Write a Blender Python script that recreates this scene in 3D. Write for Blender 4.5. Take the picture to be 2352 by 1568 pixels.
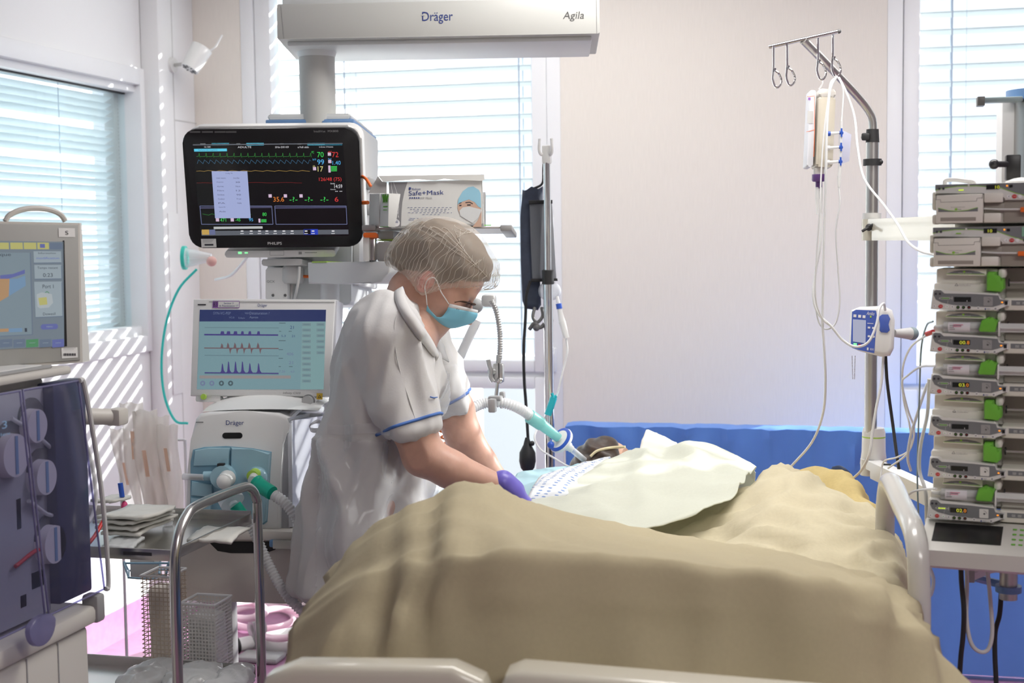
import bpy, bmesh, math, random
import numpy as np
from mathutils import Vector, Matrix, noise

for o in list(bpy.data.objects): bpy.data.objects.remove(o)
SC = bpy.context.scene
COL = SC.collection
random.seed(7)

# ------------------------------------------------------------ camera
W, H, FPX = 2352, 1568, 3200.0
CAM = Vector((0, 0, 1.5))
YAW, PITCH, ROLL = math.radians(14), math.radians(4.18), math.radians(.7)
_f0 = Vector((-math.sin(YAW), math.cos(YAW), 0)); _r0 = Vector((math.cos(YAW), math.sin(YAW), 0)); _u0 = Vector((0, 0, 1))
FW = (_f0*math.cos(PITCH) - _u0*math.sin(PITCH)).normalized()
UP0 = (_u0*math.cos(PITCH) + _f0*math.sin(PITCH)).normalized()
RT = (_r0*math.cos(ROLL) - UP0*math.sin(ROLL)).normalized()
UPV = (UP0*math.cos(ROLL) + _r0*math.sin(ROLL)).normalized()
cd = bpy.data.cameras.new('camera'); co = bpy.data.objects.new('camera', cd); COL.objects.link(co)
m = Matrix((RT, UPV, -FW)).transposed().to_4x4(); m.translation = CAM
co.matrix_world = m
cd.sensor_width = 36; cd.lens = FPX/W*36
cd.dof.use_dof = True; cd.dof.focus_distance = 3.3; cd.dof.aperture_fstop = 5.0
cd.clip_start = .05
SC.camera = co
SC.view_settings.view_transform = 'Standard'; SC.view_settings.look = 'None'
SC.view_settings.exposure = 0.35; SC.view_settings.gamma = 1.0
SC.view_settings.use_curve_mapping = False

# ------------------------------------------------------------ sky, sun, added fill lights out of view
wd = bpy.data.worlds.new('sky'); SC.world = wd; wd.use_nodes = True
nt = wd.node_tree; bg = nt.nodes['Background']
tc = nt.nodes.new('ShaderNodeTexCoord'); sep = nt.nodes.new('ShaderNodeSeparateXYZ'); cr = nt.nodes.new('ShaderNodeValToRGB')
nt.links.new(tc.outputs['Generated'], sep.inputs[0]); nt.links.new(sep.outputs['Z'], cr.inputs[0])
cr.color_ramp.elements[0].position = 0.0; cr.color_ramp.elements[0].color = (.80, .90, 1, 1)
cr.color_ramp.elements[1].position = .35; cr.color_ramp.elements[1].color = (.93, .97, 1, 1)
nt.links.new(cr.outputs[0], bg.inputs[0]); bg.inputs[1].default_value = 1.15
SUNDIR = Vector((-1.15, -1.0, -.62)).normalized()
sl = bpy.data.lights.new('sun', 'SUN'); sl.energy = 12; sl.angle = math.radians(.8); sl.color = (1, .97, .92)
so = bpy.data.objects.new('sun', sl); COL.objects.link(so)
so.rotation_euler = SUNDIR.to_track_quat('-Z', 'Y').to_euler(); so.location = (8, 10, 8)
def area(name, loc, sx, sy, power, rot=(0, 0, 0), col=(1, .972, .93)):
    l = bpy.data.lights.new(name, 'AREA'); l.shape = 'RECTANGLE'; l.size = sx; l.size_y = sy; l.energy = power; l.color = col
    o = bpy.data.objects.new(name, l); COL.objects.link(o); o.location = loc; o.rotation_euler = rot
    return o
area('fill_bed', (.1, 3.1, 2.70), 1.6, .5, 30)  # added fill from above for the bed and sheets, no fixture
area('fill_wall', (-1.3, 4.5, 2.70), 1.8, .4, 12)  # added fill that lifts the back wall on the left
area('fill_right', (1.2, 4.5, 2.70), 1.4, .4, 10)  # added fill that lifts the back wall on the right
area('fill_entry', (1.2, .6, 2.70), 1.6, .6, 30)  # added frontal fill for the pump faces, unseen source

# ------------------------------------------------------------ pixel measuring helpers
def ray(px, py): return FW + RT*((px-W/2)/FPX) - UPV*((py-H/2)/FPX)
def P(px, py, d): return CAM + ray(px, py)*d
def PY(px, py, Y): r = ray(px, py); return CAM + r*(Y/r.y)
def PX(px, py, X): r = ray(px, py); return CAM + r*(X/r.x)
def PZ(px, py, Z): r = ray(px, py); return CAM + r*((Z-CAM.z)/r.z)
def S(px, d): return px*d/FPX

# ------------------------------------------------------------ materials
MATS = {}
def mat(name, col=(.8, .8, .8), rough=.5, metal=0., **k):
    if name in MATS: return MATS[name]
    m = bpy.data.materials.new(name); m.use_nodes = True
    n = m.node_tree; b = n.nodes['Principled BSDF']
    b.inputs['Base Color'].default_value = (*col, 1); b.inputs['Roughness'].default_value = rough; b.inputs['Metallic'].default_value = metal
    if k.get('spec') is not None: b.inputs['Specular IOR Level'].default_value = k['spec']
    if k.get('sss'): b.inputs['Subsurface Weight'].default_value = k['sss']; b.inputs['Subsurface Radius'].default_value = (.012, .004, .002); b.inputs['Subsurface Scale'].default_value = 1
    if k.get('sheen'): b.inputs['Sheen Weight'].default_value = k['sheen']
    if k.get('coat'): b.inputs['Coat Weight'].default_value = k['coat']
    if k.get('emit'): b.inputs['Emission Color'].default_value = (*col, 1); b.inputs['Emission Strength'].default_value = k['emit']
    out = n.nodes['Material Output']
    sh = b.outputs[0]
    if k.get('noise'):      # (scale, bump distance, colour variation)
        sc, bd, cv = k['noise']
        t = n.nodes.new('ShaderNodeTexCoord'); z = n.nodes.new('ShaderNodeTexNoise'); z.inputs['Scale'].default_value = sc; z.inputs['Detail'].default_value = 4
        mp = n.nodes.new('ShaderNodeMapping'); mp.inputs['Scale'].default_value = k.get('nscale', (1, 1, 1))
        n.links.new(t.outputs['Object'], mp.inputs[0]); n.links.new(mp.outputs[0], z.inputs[0])
        if bd:
            bu = n.nodes.new('ShaderNodeBump'); bu.inputs['Distance'].default_value = bd; bu.inputs['Strength'].default_value = 1
            n.links.new(z.outputs[0], bu.inputs['Height']); n.links.new(bu.outputs[0], b.inputs['Normal'])
        if cv:
            r = n.nodes.new('ShaderNodeValToRGB'); r.color_ramp.elements[0].position = .3; r.color_ramp.elements[1].position = .7
            r.color_ramp.elements[0].color = (*[c*(1-cv) for c in col], 1); r.color_ramp.elements[1].color = (*[min(1, c*(1+cv*.6)) for c in col], 1)
            n.links.new(z.outputs[0], r.inputs[0]); n.links.new(r.outputs[0], b.inputs['Base Color'])
    if k.get('trl'):        # translucent share
        tr = n.nodes.new('ShaderNodeBsdfTranslucent'); tr.inputs[0].default_value = (*k.get('trlcol', col), 1)
        mx = n.nodes.new('ShaderNodeMixShader'); mx.inputs[0].default_value = k['trl']
        n.links.new(sh, mx.inputs[1]); n.links.new(tr.outputs[0], mx.inputs[2]); sh = mx.outputs[0]
    if k.get('clear'):      # see-through share
        tr = n.nodes.new('ShaderNodeBsdfTransparent'); tr.inputs[0].default_value = (*k.get('tint', (1, 1, 1)), 1)
        mx = n.nodes.new('ShaderNodeMixShader')
        if k.get('rim'):
            lw = n.nodes.new('ShaderNodeLayerWeight'); lw.inputs[0].default_value = .35
            mr = n.nodes.new('ShaderNodeMapRange'); mr.inputs[3].default_value = k['clear']; mr.inputs[4].default_value = k['rim']
            n.links.new(lw.outputs['Facing'], mr.inputs[0]); n.links.new(mr.outputs[0], mx.inputs[0])
        else: mx.inputs[0].default_value = k['clear']
        n.links.new(sh, mx.inputs[1]); n.links.new(tr.outputs[0], mx.inputs[2]); sh = mx.outputs[0]
    n.links.new(sh, out.inputs[0])
    MATS[name] = m
    return m
def glow(name, col, s=.8):
    if name.startswith('v_'): s = .42
    elif name.startswith('d_'): s = .7
    if name in MATS: return MATS[name]
    m = bpy.data.materials.new(name); m.use_nodes = True; n = m.node_tree
    b = n.nodes['Principled BSDF']; b.inputs['Base Color'].default_value = (.01, .01, .01, 1); b.inputs['Roughness'].default_value = .25
    b.inputs['Emission Color'].default_value = (*col, 1); b.inputs['Emission Strength'].default_value = s
    MATS[name] = m; return m
def glass_mat(name, tint, gloss=.08, rough=.02):
    m = bpy.data.materials.new(name); m.use_nodes = True; n = m.node_tree; n.nodes.clear()
    out = n.nodes.new('ShaderNodeOutputMaterial'); t = n.nodes.new('ShaderNodeBsdfTransparent'); t.inputs[0].default_value = (*tint, 1)
    g = n.nodes.new('ShaderNodeBsdfGlossy'); g.inputs['Roughness'].default_value = rough
    lw = n.nodes.new('ShaderNodeLayerWeight'); lw.inputs[0].default_value = .5; f = n.nodes.new('ShaderNodeMath'); f.operation = 'POWER'; f.inputs[1].default_value = 5; n.links.new(lw.outputs['Facing'], f.inputs[0])
    ad = n.nodes.new('ShaderNodeMath'); ad.operation = 'ADD'; ad.inputs[1].default_value = gloss; n.links.new(f.outputs[0], ad.inputs[0])
    mx = n.nodes.new('ShaderNodeMixShader'); n.links.new(ad.outputs[0], mx.inputs[0]); n.links.new(t.outputs[0], mx.inputs[1]); n.links.new(g.outputs[0], mx.inputs[2])
    n.links.new(mx.outputs[0], out.inputs[0]); MATS[name] = m; return m

mat('white_plastic', (.80, .80, .785), .35); mat('cream_plastic', (.66, .64, .585), .4)
mat('pump_plastic', (.78, .76, .69), .45); mat('pump_panel', (.73, .73, .70), .45); mat('pump_grey', (.19, .20, .21), .45); mat('pump_lime', (.30, .62, .06), .4)
mat('light_grey', (.60, .60, .59), .4); mat('mid_grey', (.33, .33, .33), .4); mat('dark_grey', (.12, .12, .12), .4)
mat('black', (.012, .012, .014), .35); mat('black_rubber', (.02, .02, .021), .55)
mat('steel', (.58, .57, .55), .22, 1); mat('chrome', (.72, .72, .72), .12, 1); mat('brushed', (.55, .54, .52), .35, 1)
mat('blue_trim', (.16, .30, .55), .4); mat('paper', (.8, .8, .78), .7); mat('ink_blue', (.035, .06, .24), .5); mat('ink', (.04, .04, .05), .6)
mat('red', (.6, .03, .03), .35); mat('orange', (.85, .16, .02), .4); mat('green_plastic', (.16, .50, .05), .35); mat('white', (.85, .85, .85), .5)
mat('teal', (.0, .42, .28), .4); mat('lime', (.45, .70, .10), .4); mat('yellow', (.75, .50, .06), .5)
mat('tube_clear', (.88, .89, .88), .2, clear=.35, rim=.1)
mat('clear_plastic', (.85, .88, .92), .12, clear=.72, rim=.15)
mat('blue_plastic', (.03, .10, .50), .35)

# ------------------------------------------------------------ mesh builder
TXT = {}
def text_geo(s):
    if s in TXT: return TXT[s]
    c = bpy.data.curves.new('t', 'FONT'); c.body = s; c.size = 1; c.resolution_u = 3
    o = bpy.data.objects.new('t', c); COL.objects.link(o); bpy.context.view_layer.update()
    me = o.evaluated_get(bpy.context.evaluated_depsgraph_get()).to_mesh()
    v = [tuple(x.co) for x in me.vertices]; f = [tuple(p.vertices) for p in me.polygons]
    xs = [a[0] for a in v]; ys = [a[1] for a in v]
    o.evaluated_get(bpy.context.evaluated_depsgraph_get()).to_mesh_clear()
    bpy.data.objects.remove(o); bpy.data.curves.remove(c)
    TXT[s] = (v, f, min(xs), max(xs), min(ys), max(ys)); return TXT[s]

def crom(pts, n=8, closed=False):
    p = [Vector(q) for q in pts]; out = []
    L = len(p); rng = L if closed else L-1
    for i in range(rng):
        a = p[(i-1) % L] if (closed or i > 0) else p[0]*2-p[1]
        b = p[i]; c = p[(i+1) % L]
        d = p[(i+2) % L] if (closed or i+2 < L) else c*2-b
        for k in range(n):
            t = k/n; out.append(.5*((2*b)+(c-a)*t+(2*a-5*b+4*c-d)*t*t+(3*b-a-3*c+d)*t**3))
    if not closed: out.append(p[-1].copy())
    return out
def resample(pts, step):
    out = [pts[0].copy()]; acc = 0
    for a, b in zip(pts, pts[1:]):
        l = (b-a).length
        if l < 1e-9: continue
        t = step-acc
        while t <= l: out.append(a.lerp(b, t/l)); t += step
        acc = l-(t-step)
    out.append(pts[-1].copy()); return out
def rrect(x0, z0, x1, z1, r, n=5):
    r = min(r, (x1-x0)/2-1e-5, (z1-z0)/2-1e-5); out = []
    for cx, cz, a0 in ((x1-r, z0+r, -90), (x1-r, z1-r, 0), (x0+r, z1-r, 90), (x0+r, z0+r, 180)):
        for k in range(n+1):
            a = math.radians(a0+90*k/n); out.append((cx+r*math.cos(a), cz+r*math.sin(a)))
    return out

class MB:
    def __init__(s, M=None): s.v = []; s.f = []; s.fm = []; s.mats = []; s.cur = 0; s.M = M or Matrix(); s.smooth = 40
    def m(s, name):
        mm = MATS[name]
        if mm not in s.mats: s.mats.append(mm)
        s.cur = s.mats.index(mm); return s
    def add(s, vs, fs, M=None):
        k = len(s.v); M = s.M @ M if M is not None else s.M
        s.v += [M @ Vector(v) for v in vs]; s.f += [tuple(i+k for i in f) for f in fs]; s.fm += [s.cur]*len(fs); return s
    def addbm(s, bm, M=None):
        bm.verts.index_update()
        s.add([v.co.copy() for v in bm.verts], [[v.index for v in f.verts] for f in bm.faces], M); bm.free(); return s
    def box(s, c, d, bev=0, seg=2, M=None):
        bm = bmesh.new(); bmesh.ops.create_cube(bm, size=1)
        for v in bm.verts: v.co = Vector((v.co.x*d[0], v.co.y*d[1], v.co.z*d[2]))
        if bev: bmesh.ops.bevel(bm, geom=bm.edges[:], offset=min(bev, min(d)*.49), segments=seg, profile=.5, affect='EDGES')
        T = Matrix.Translation(c); return s.addbm(bm, M @ T if M is not None else T)
    def bb(s, x0, x1, y0, y1, z0, z1, bev=0, seg=2, M=None):
        return s.box(((x0+x1)/2, (y0+y1)/2, (z0+z1)/2), (abs(x1-x0), abs(y1-y0), abs(z1-z0)), bev, seg, M)
    def sph(s, c, r, n=16, M=None, top=None):
        r = (r, r, r) if not hasattr(r, '__len__') else r
        bm = bmesh.new(); bmesh.ops.create_uvsphere(bm, u_segments=n, v_segments=max(6, n//2+2), radius=1)
        for v in bm.verts: v.co = Vector((v.co.x*r[0]+c[0], v.co.y*r[1]+c[1], v.co.z*r[2]+c[2]))
        return s.addbm(bm, M)
    def cyl(s, a, b, r, r2=None, n=20, cap=True):
        a, b = Vector(a), Vector(b); return s.tube([a, b], r, n=n, r2=r2, sm=0, cap=cap)
    def tube(s, pts, r, n=10, sm=6, r2=None, cap=True, prof=None, step=None, closed=False):
        p = crom(pts, sm, closed) if sm else [Vector(q) for q in pts]
        if step: p = resample(p, step)
        N = len(p); vs = []; fs = []
        if N < 2: return s
        def tan(i):
            if closed: return (p[(i+1) % N]-p[i-1]).normalized()
            return (p[min(i+1, N-1)]-p[max(i-1, 0)]).normalized()
        t = tan(0); nrm = t.orthogonal().normalized(); L = 0
        tot = sum((p[i+1]-p[i]).length for i in range(N-1)) or 1
        for i in range(N):
            t2 = tan(i)
            q = t.rotation_difference(t2); nrm = (q @ nrm); nrm = (nrm-t2*nrm.dot(t2)).normalized(); t = t2
            if i: L += (p[i]-p[i-1]).length
            bn = t.cross(nrm); rr = r if r2 is None else r+(r2-r)*L/tot
            if prof: rr = prof(L, tot, rr)
            for k in range(n):
                a = 2*math.pi*k/n; vs.append(p[i]+(nrm*math.cos(a)+bn*math.sin(a))*rr)
        for i in range(N if closed else N-1):
            for k in range(n):
                i2 = (i+1) % N
                fs.append((i*n+k, i*n+(k+1) % n, i2*n+(k+1) % n, i2*n+k))
        if cap and not closed: fs.append(tuple(range(n))[::-1]); fs.append(tuple((N-1)*n+k for k in range(n)))
        return s.add(vs, fs)
    def lathe(s, prof, n=24, M=None):   # prof [(r,z)] round local Z
        vs = []; fs = []; K = len(prof)
        for r, z in prof:
            for k in range(n): a = 2*math.pi*k/n; vs.append((max(r, 1e-5)*math.cos(a), max(r, 1e-5)*math.sin(a), z))
        for i in range(K-1):
            for k in range(n): fs.append((i*n+k, i*n+(k+1) % n, (i+1)*n+(k+1) % n, (i+1)*n+k))
        fs.append(tuple(range(n))[::-1]); fs.append(tuple((K-1)*n+k for k in range(n)))
        return s.add(vs, fs, M)
    def prism(s, poly, y0, y1, bev=0, M=None, seg=2):   # polygon (x,z) counter clockwise seen from -Y, extruded in Y
        bm = bmesh.new(); a = [bm.verts.new((x, y0, z)) for x, z in poly]; b = [bm.verts.new((x, y1, z)) for x, z in poly]
        n = len(poly); ff = bm.faces.new(a); bf = bm.faces.new(b[::-1])
        for i in range(n): bm.faces.new((a[i], b[i], b[(i+1) % n], a[(i+1) % n]))
        if bev:
            es = [e for e in ff.edges]
            bmesh.ops.bevel(bm, geom=es, offset=bev, segments=seg, profile=.5, affect='EDGES')
        bmesh.ops.recalc_face_normals(bm, faces=bm.faces[:])
        return s.addbm(bm, M)
    def rr(s, x0, z0, x1, z1, r, y0, y1, bev=0, M=None):
        return s.prism(rrect(min(x0, x1), min(z0, z1), max(x0, x1), max(z0, z1), r), y0, y1, bev, M)
    def poly(s, pts, y=0): return s.add([(x, y, z) for x, z in pts], [tuple(range(len(pts)))])
    def quad(s, x0, z0, x1, z1, y=0): return s.poly([(x0, z0), (x1, z0), (x1, z1), (x0, z1)], y)
    def text(s, t, x0, z0, x1, z1, y=0, shear=0):    # fitted to the box
        v, f, a, b, c, d = text_geo(t); sx = (x1-x0)/max(b-a, 1e-6); sz = (z1-z0)/max(d-c, 1e-6)
        return s.add([(x0+(q[0]-a)*sx+shear*(q[1]-c)*sz, y, z0+(q[1]-c)*sz) for q in v], f)
    def line(s, pts, w, y=0):
        for (x0, z0), (x1, z1) in zip(pts, pts[1:]):
            dx, dz = x1-x0, z1-z0; l = math.hypot(dx, dz) or 1; nx, nz = -dz/l*w/2, dx/l*w/2
            s.poly([(x0-nx, z0-nz), (x1-nx, z1-nz), (x1+nx, z1+nz), (x0+nx, z0+nz)], y)
        return s
    def grid(s, rows, closed=False):
        n = len(rows[0]); vs = [q for r in rows for q in r]; fs = []
        for i in range(len(rows)-1):
            for k in range(n if closed else n-1): fs.append((i*n+k, i*n+(k+1) % n, (i+1)*n+(k+1) % n, (i+1)*n+k))
        return s.add(vs, fs)
    def build(s, name, parent=None, M=None, material=None, keep=False):
        if material: s.mats = [MATS[material]]; s.fm = [0]*len(s.f)
        me = bpy.data.meshes.new(name); v = s.v; loc = Vector()
        if M is None and not keep and v:
            a = np.array([tuple(q) for q in v]); loc = Vector(((a[:, 0].min()+a[:, 0].max())/2, (a[:, 1].min()+a[:, 1].max())/2, a[:, 2].min()))
            v = [q-loc for q in v]
        me.from_pydata([tuple(q) for q in v], [], s.f)
        for q in (s.mats or [MATS['white']]): me.materials.append(q)
        me.polygons.foreach_set('material_index', s.fm)
        me.polygons.foreach_set('use_smooth', [True]*len(me.polygons)); me.update()
        me.set_sharp_from_angle(angle=math.radians(s.smooth))
        o = bpy.data.objects.new(name, me); COL.objects.link(o)
        o.matrix_world = M.copy() if M is not None else Matrix.Translation(loc)
        if parent is not None:
            o.parent = parent; o.matrix_parent_inverse = WM[parent.name].inverted()
        WM[o.name] = o.matrix_world.copy() if M is not None else Matrix.Translation(loc)
        return o
WM = {}
def thing(name, label, cat, loc, group=None, M=None):
    o = bpy.data.objects.new(name, None); o.empty_display_size = .05; COL.objects.link(o)
    mw = M.copy() if M is not None else Matrix.Translation(Vector(loc))
    o.matrix_world = mw; WM[o.name] = mw
    return tag(o, label, cat, group)
def tag(o, label=None, cat=None, group=None, kind=None):
    if label: o['label'] = label
    if cat: o['category'] = cat
    if group: o['group'] = group
    if kind: o['kind'] = kind
    return o
def struct(o): o['kind'] = 'structure'; return o
def kids(o): return [c for c in bpy.data.objects if c.parent == o]
def copy_tree(root, M, label=None, group=None):
    """copy a thing with parts and sub-parts to world matrix M"""
    def cp(o, par):
        c = o.copy(); COL.objects.link(c)
        if par is not None: c.parent = par
        for k in kids(o): cp(k, c)
        return c
    r = cp(root, None); r.matrix_world = M; WM[r.name] = M.copy()
    if label: r['label'] = label
    if group: r['group'] = group
    return r

class Face:
    """a flat front given by three measured corners and their distances; X right, Z up, Y into the device"""
    def __init__(s, tl, tr, bl, d0, d1, d2):
        a, b, c = P(*tl, d0), P(*tr, d1), P(*bl, d2)
        x = (b-a).normalized(); z = (a-c); s.h = (z-x*z.dot(x)).length; z = (z-x*z.dot(x)).normalized(); y = z.cross(x)
        s.w = (b-a).length; o = (b+c)/2
        s.M = Matrix((x, y, z)).transposed().to_4x4(); s.M.translation = o; s.Mi = s.M.inverted()
    def uv(s, px, py, y=0):
        o = s.Mi @ CAM; q = s.Mi.to_3x3() @ ray(px, py); t = (y-o.y)/q.y
        return (o.x+q.x*t, o.z+q.z*t)
    def pts(s, l, y=0): return [s.uv(*q, y=y) for q in l]
    def at(s, x, y, z): return s.M @ Vector((x, y, z))
    def box(s, mb, px0, py0, px1, py1, y0, y1, r=0, bev=0):
        x0, z0 = s.uv(px0, py1, min(y0, y1)); x1, z1 = s.uv(px1, py0, min(y0, y1))
        return mb.rr(x0, z0, x1, z1, r, y0, y1, bev) if r else mb.bb(x0, x1, y0, y1, z0, z1, bev)
    def q(s, mb, px0, py0, px1, py1, y=-.0006):
        x0, z0 = s.uv(px0, max(py0, py1), y); x1, z1 = s.uv(px1, min(py0, py1), y); return mb.quad(x0, z0, x1, z1, y)
    def t(s, mb, st, px0, py0, px1, py1, y=-.0008, shear=0):
        x0, z0 = s.uv(px0, max(py0, py1), y); x1, z1 = s.uv(px1, min(py0, py1), y); return mb.text(st, x0, z0, x1, z1, y, shear)
    def ln(s, mb, pts, wpx, y=-.0007):
        a = s.uv(0, 0, y)[0]; b = s.uv(wpx, 0, y)[0]; return mb.line([s.uv(*q, y=y) for q in pts], abs(b-a), y)

# ------------------------------------------------------------ signed distance modelling (bodies, cloth over bodies)
def sd_cone(p, a, b, ra, rb):
    a, b = np.array(a), np.array(b); ab = b-a; L2 = float(ab@ab) or 1e-12
    t = np.clip(((p-a)@ab)/L2, 0, 1); return np.linalg.norm(p-a-t[..., None]*ab, axis=-1)-(ra+(rb-ra)*t)
def sd_ell(p, c, r, R=None):
    q = p-np.array(c)
    if R is not None: q = q@np.array(R)       # R columns = ellipsoid axes
    r = np.array(r); k0 = np.linalg.norm(q/r, axis=-1); k1 = np.linalg.norm(q/(r*r), axis=-1)+1e-9
    return k0*(k0-1)/k1
def smin(a, b, k): h = np.clip(.5+.5*(b-a)/k, 0, 1); return b+(a-b)*h-k*h*(1-h)
def smax(a, b, k): return -smin(-a, -b, k)
def surface(fn, lo, hi, st):
    lo = np.array(lo, float); hi = np.array(hi, float); n = np.ceil((hi-lo)/st).astype(int)+1
    ax = [lo[i]+st*np.arange(n[i]) for i in range(3)]
    D = np.empty(n)
    Yg, Zg = np.meshgrid(ax[1], ax[2], indexing='ij')
    for i0 in range(0, n[0], 24):
        xs = ax[0][i0:i0+24]
        p = np.empty((len(xs), n[1], n[2], 3)); p[..., 0] = xs[:, None, None]; p[..., 1] = Yg; p[..., 2] = Zg
        D[i0:i0+24] = fn(p)
    D[0] = D[-1] = 1; D[:, 0] = D[:, -1] = 1; D[:, :, 0] = D[:, :, -1] = 1
    ins = D < 0
    acc = np.zeros((n[0]-1, n[1]-1, n[2]-1, 3)); cnt = np.zeros(acc.shape[:3])
    offs = [(i, j, k) for i in (0, 1) for j in (0, 1) for k in (0, 1)]
    sl_ = lambda o: tuple(slice(o[i], n[i]-1+o[i]) for i in range(3))
    for a in offs:
        for ax_ in range(3):
            if a[ax_]: continue
            b = list(a); b[ax_] = 1
            da, db = D[sl_(a)], D[sl_(b)]; cr_ = (da < 0) != (db < 0)
            t = np.where(cr_, da/(da-db+1e-30), 0)
            for c in range(3): acc[..., c] += np.where(cr_, a[c]+(t if c == ax_ else 0), 0)
            cnt += cr_
    act = cnt > 0; idx = -np.ones(act.shape, int); idx[act] = np.arange(act.sum())
    cell = np.argwhere(act); V = lo+st*(cell+acc[act]/cnt[act][:, None])
    F = []
    for ax_ in range(3):
        u, v = (ax_+1) % 3, (ax_+2) % 3
        s0 = [slice(1, n[i]-1) for i in range(3)]; s0[ax_] = slice(0, n[ax_]-1); s1 = list(s0); s1[ax_] = slice(1, n[ax_])
        A, B = ins[tuple(s0)], ins[tuple(s1)]; e = np.argwhere(A != B)
        if not len(e): continue
        base = e.copy(); base[:, u] += 1; base[:, v] += 1
        flip = A[tuple(e.T)]
        def g(du, dv): q = base.copy(); q[:, u] -= du; q[:, v] -= dv; return idx[tuple(q.T)]
        q = np.stack([g(1, 1), g(0, 1), g(0, 0), g(1, 0)], 1)
        q[~flip] = q[~flip][:, ::-1]
        F.append(q)
    return V, np.concatenate(F)
def mesh_normals(V, F):
    N = np.zeros_like(V); a, b, c, d = (V[F[:, i]] for i in range(4)); fn = np.cross(c-a, d-b)
    for i in range(4): np.add.at(N, F[:, i], fn)
    return N/(np.linalg.norm(N, axis=1, keepdims=True)+1e-12)
def relax(V, F, it=2, lam=.5):
    for _ in range(it):
        A = np.zeros_like(V); c = np.zeros(len(V))
        for i in range(4):
            np.add.at(A, F[:, i], V[F[:, (i+1) % 4]]+V[F[:, (i-1) % 4]]); np.add.at(c, F[:, i], 2)
        V = V*(1-lam)+lam*A/c[:, None]
    return V
def vnoise(V, scale, seed=0):
    return np.array([noise.noise(Vector((x*scale[0]+seed, y*scale[1], z*scale[2]))) for x, y, z in V])
def np_obj(name, V, F, material, parent=None, mats=None, fmi=None):
    mb = MB(); mb.smooth = 180
    lo, hi = V.min(0), V.max(0); loc = Vector(((lo[0]+hi[0])/2, (lo[1]+hi[1])/2, lo[2]))
    me = bpy.data.meshes.new(name); me.from_pydata((V-np.array(loc)).tolist(), [], F.tolist())
    for q in (mats or [material]): me.materials.append(MATS[q])
    if fmi is not None: me.polygons.foreach_set('material_index', fmi)
    me.polygons.foreach_set('use_smooth', [True]*len(me.polygons)); me.update()
    o = bpy.data.objects.new(name, me); COL.objects.link(o); o.location = loc; WM[o.name] = Matrix.Translation(loc)
    if parent is not None: o.parent = parent; o.matrix_parent_inverse = WM[parent.name].inverted()
    return o
def loft(ctrl, nu=8, nv=8):
    """ctrl: rows of points -> smooth refined rows"""
    rows = [crom(r, nu) for r in ctrl]; cols = [crom([r[i] for r in rows], nv) for i in range(len(rows[0]))]
    return [[cols[i][j] for i in range(len(cols))] for j in range(len(cols[0]))]
def cloth(name, ctrl, material, nu=8, nv=8, amp=.006, sc=(9, 9, 9), seed=0, thick=.003, parent=None, ridged=True, fine=.0015, extra=None):
    rows = loft(ctrl, nu, nv); n = len(rows[0]); V = np.array([tuple(q) for r in rows for q in r]).reshape(len(rows), n, 3)
    F = np.array([(i*n+k, i*n+k+1, (i+1)*n+k+1, (i+1)*n+k) for i in range(len(rows)-1) for k in range(n-1)])
    V = V.reshape(-1, 3); N = mesh_normals(V, F)
    a = vnoise(V, sc, seed); a = (1-2*np.abs(a)-.6) if ridged else a
    V = V+N*(amp*a+fine*vnoise(V, (40, 40, 40), seed+5))[:, None]
    if extra is not None:
        vv, uu = np.meshgrid(np.linspace(0, 1, len(rows)), np.linspace(0, 1, n), indexing='ij'); V = V+N*extra(uu.ravel(), vv.ravel())[:, None]
    o = np_obj(name, V, F, material, parent)
    if thick: md = o.modifiers.new('thickness', 'SOLIDIFY'); md.thickness = thick; md.offset = 0
    return o
class Face3(Face):
    def __init__(s, a, b, c):
        x = (b-a).normalized(); z = (a-c); s.h = (z-x*z.dot(x)).length; z = (z-x*z.dot(x)).normalized(); y = z.cross(x)
        s.w = (b-a).length; o = (b+c)/2
        s.M = Matrix((x, y, z)).transposed().to_4x4(); s.M.translation = o; s.Mi = s.M.inverted()
def net_mat(name, col, sc, w=.12, rough=.5):
    m = bpy.data.materials.new(name); m.use_nodes = True; n = m.node_tree; b = n.nodes['Principled BSDF']; b.inputs['Base Color'].default_value = (*col, 1); b.inputs['Roughness'].default_value = rough
    t = n.nodes.new('ShaderNodeTexCoord'); sp = n.nodes.new('ShaderNodeSeparateXYZ'); n.links.new(t.outputs['Object'], sp.inputs[0])
    outs = []
    for ax_ in 'XYZ':
        a = n.nodes.new('ShaderNodeMath'); a.operation = 'MULTIPLY'; a.inputs[1].default_value = sc; n.links.new(sp.outputs[ax_], a.inputs[0])
        fr_ = n.nodes.new('ShaderNodeMath'); fr_.operation = 'FRACT'; n.links.new(a.outputs[0], fr_.inputs[0])
        lt = n.nodes.new('ShaderNodeMath'); lt.operation = 'LESS_THAN'; lt.inputs[1].default_value = w; n.links.new(fr_.outputs[0], lt.inputs[0]); outs.append(lt)
    mx1 = n.nodes.new('ShaderNodeMath'); mx1.operation = 'MAXIMUM'; n.links.new(outs[0].outputs[0], mx1.inputs[0]); n.links.new(outs[2].outputs[0], mx1.inputs[1])
    n.links.new(mx1.outputs[0], b.inputs['Alpha']); MATS[name] = m; return m
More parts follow.
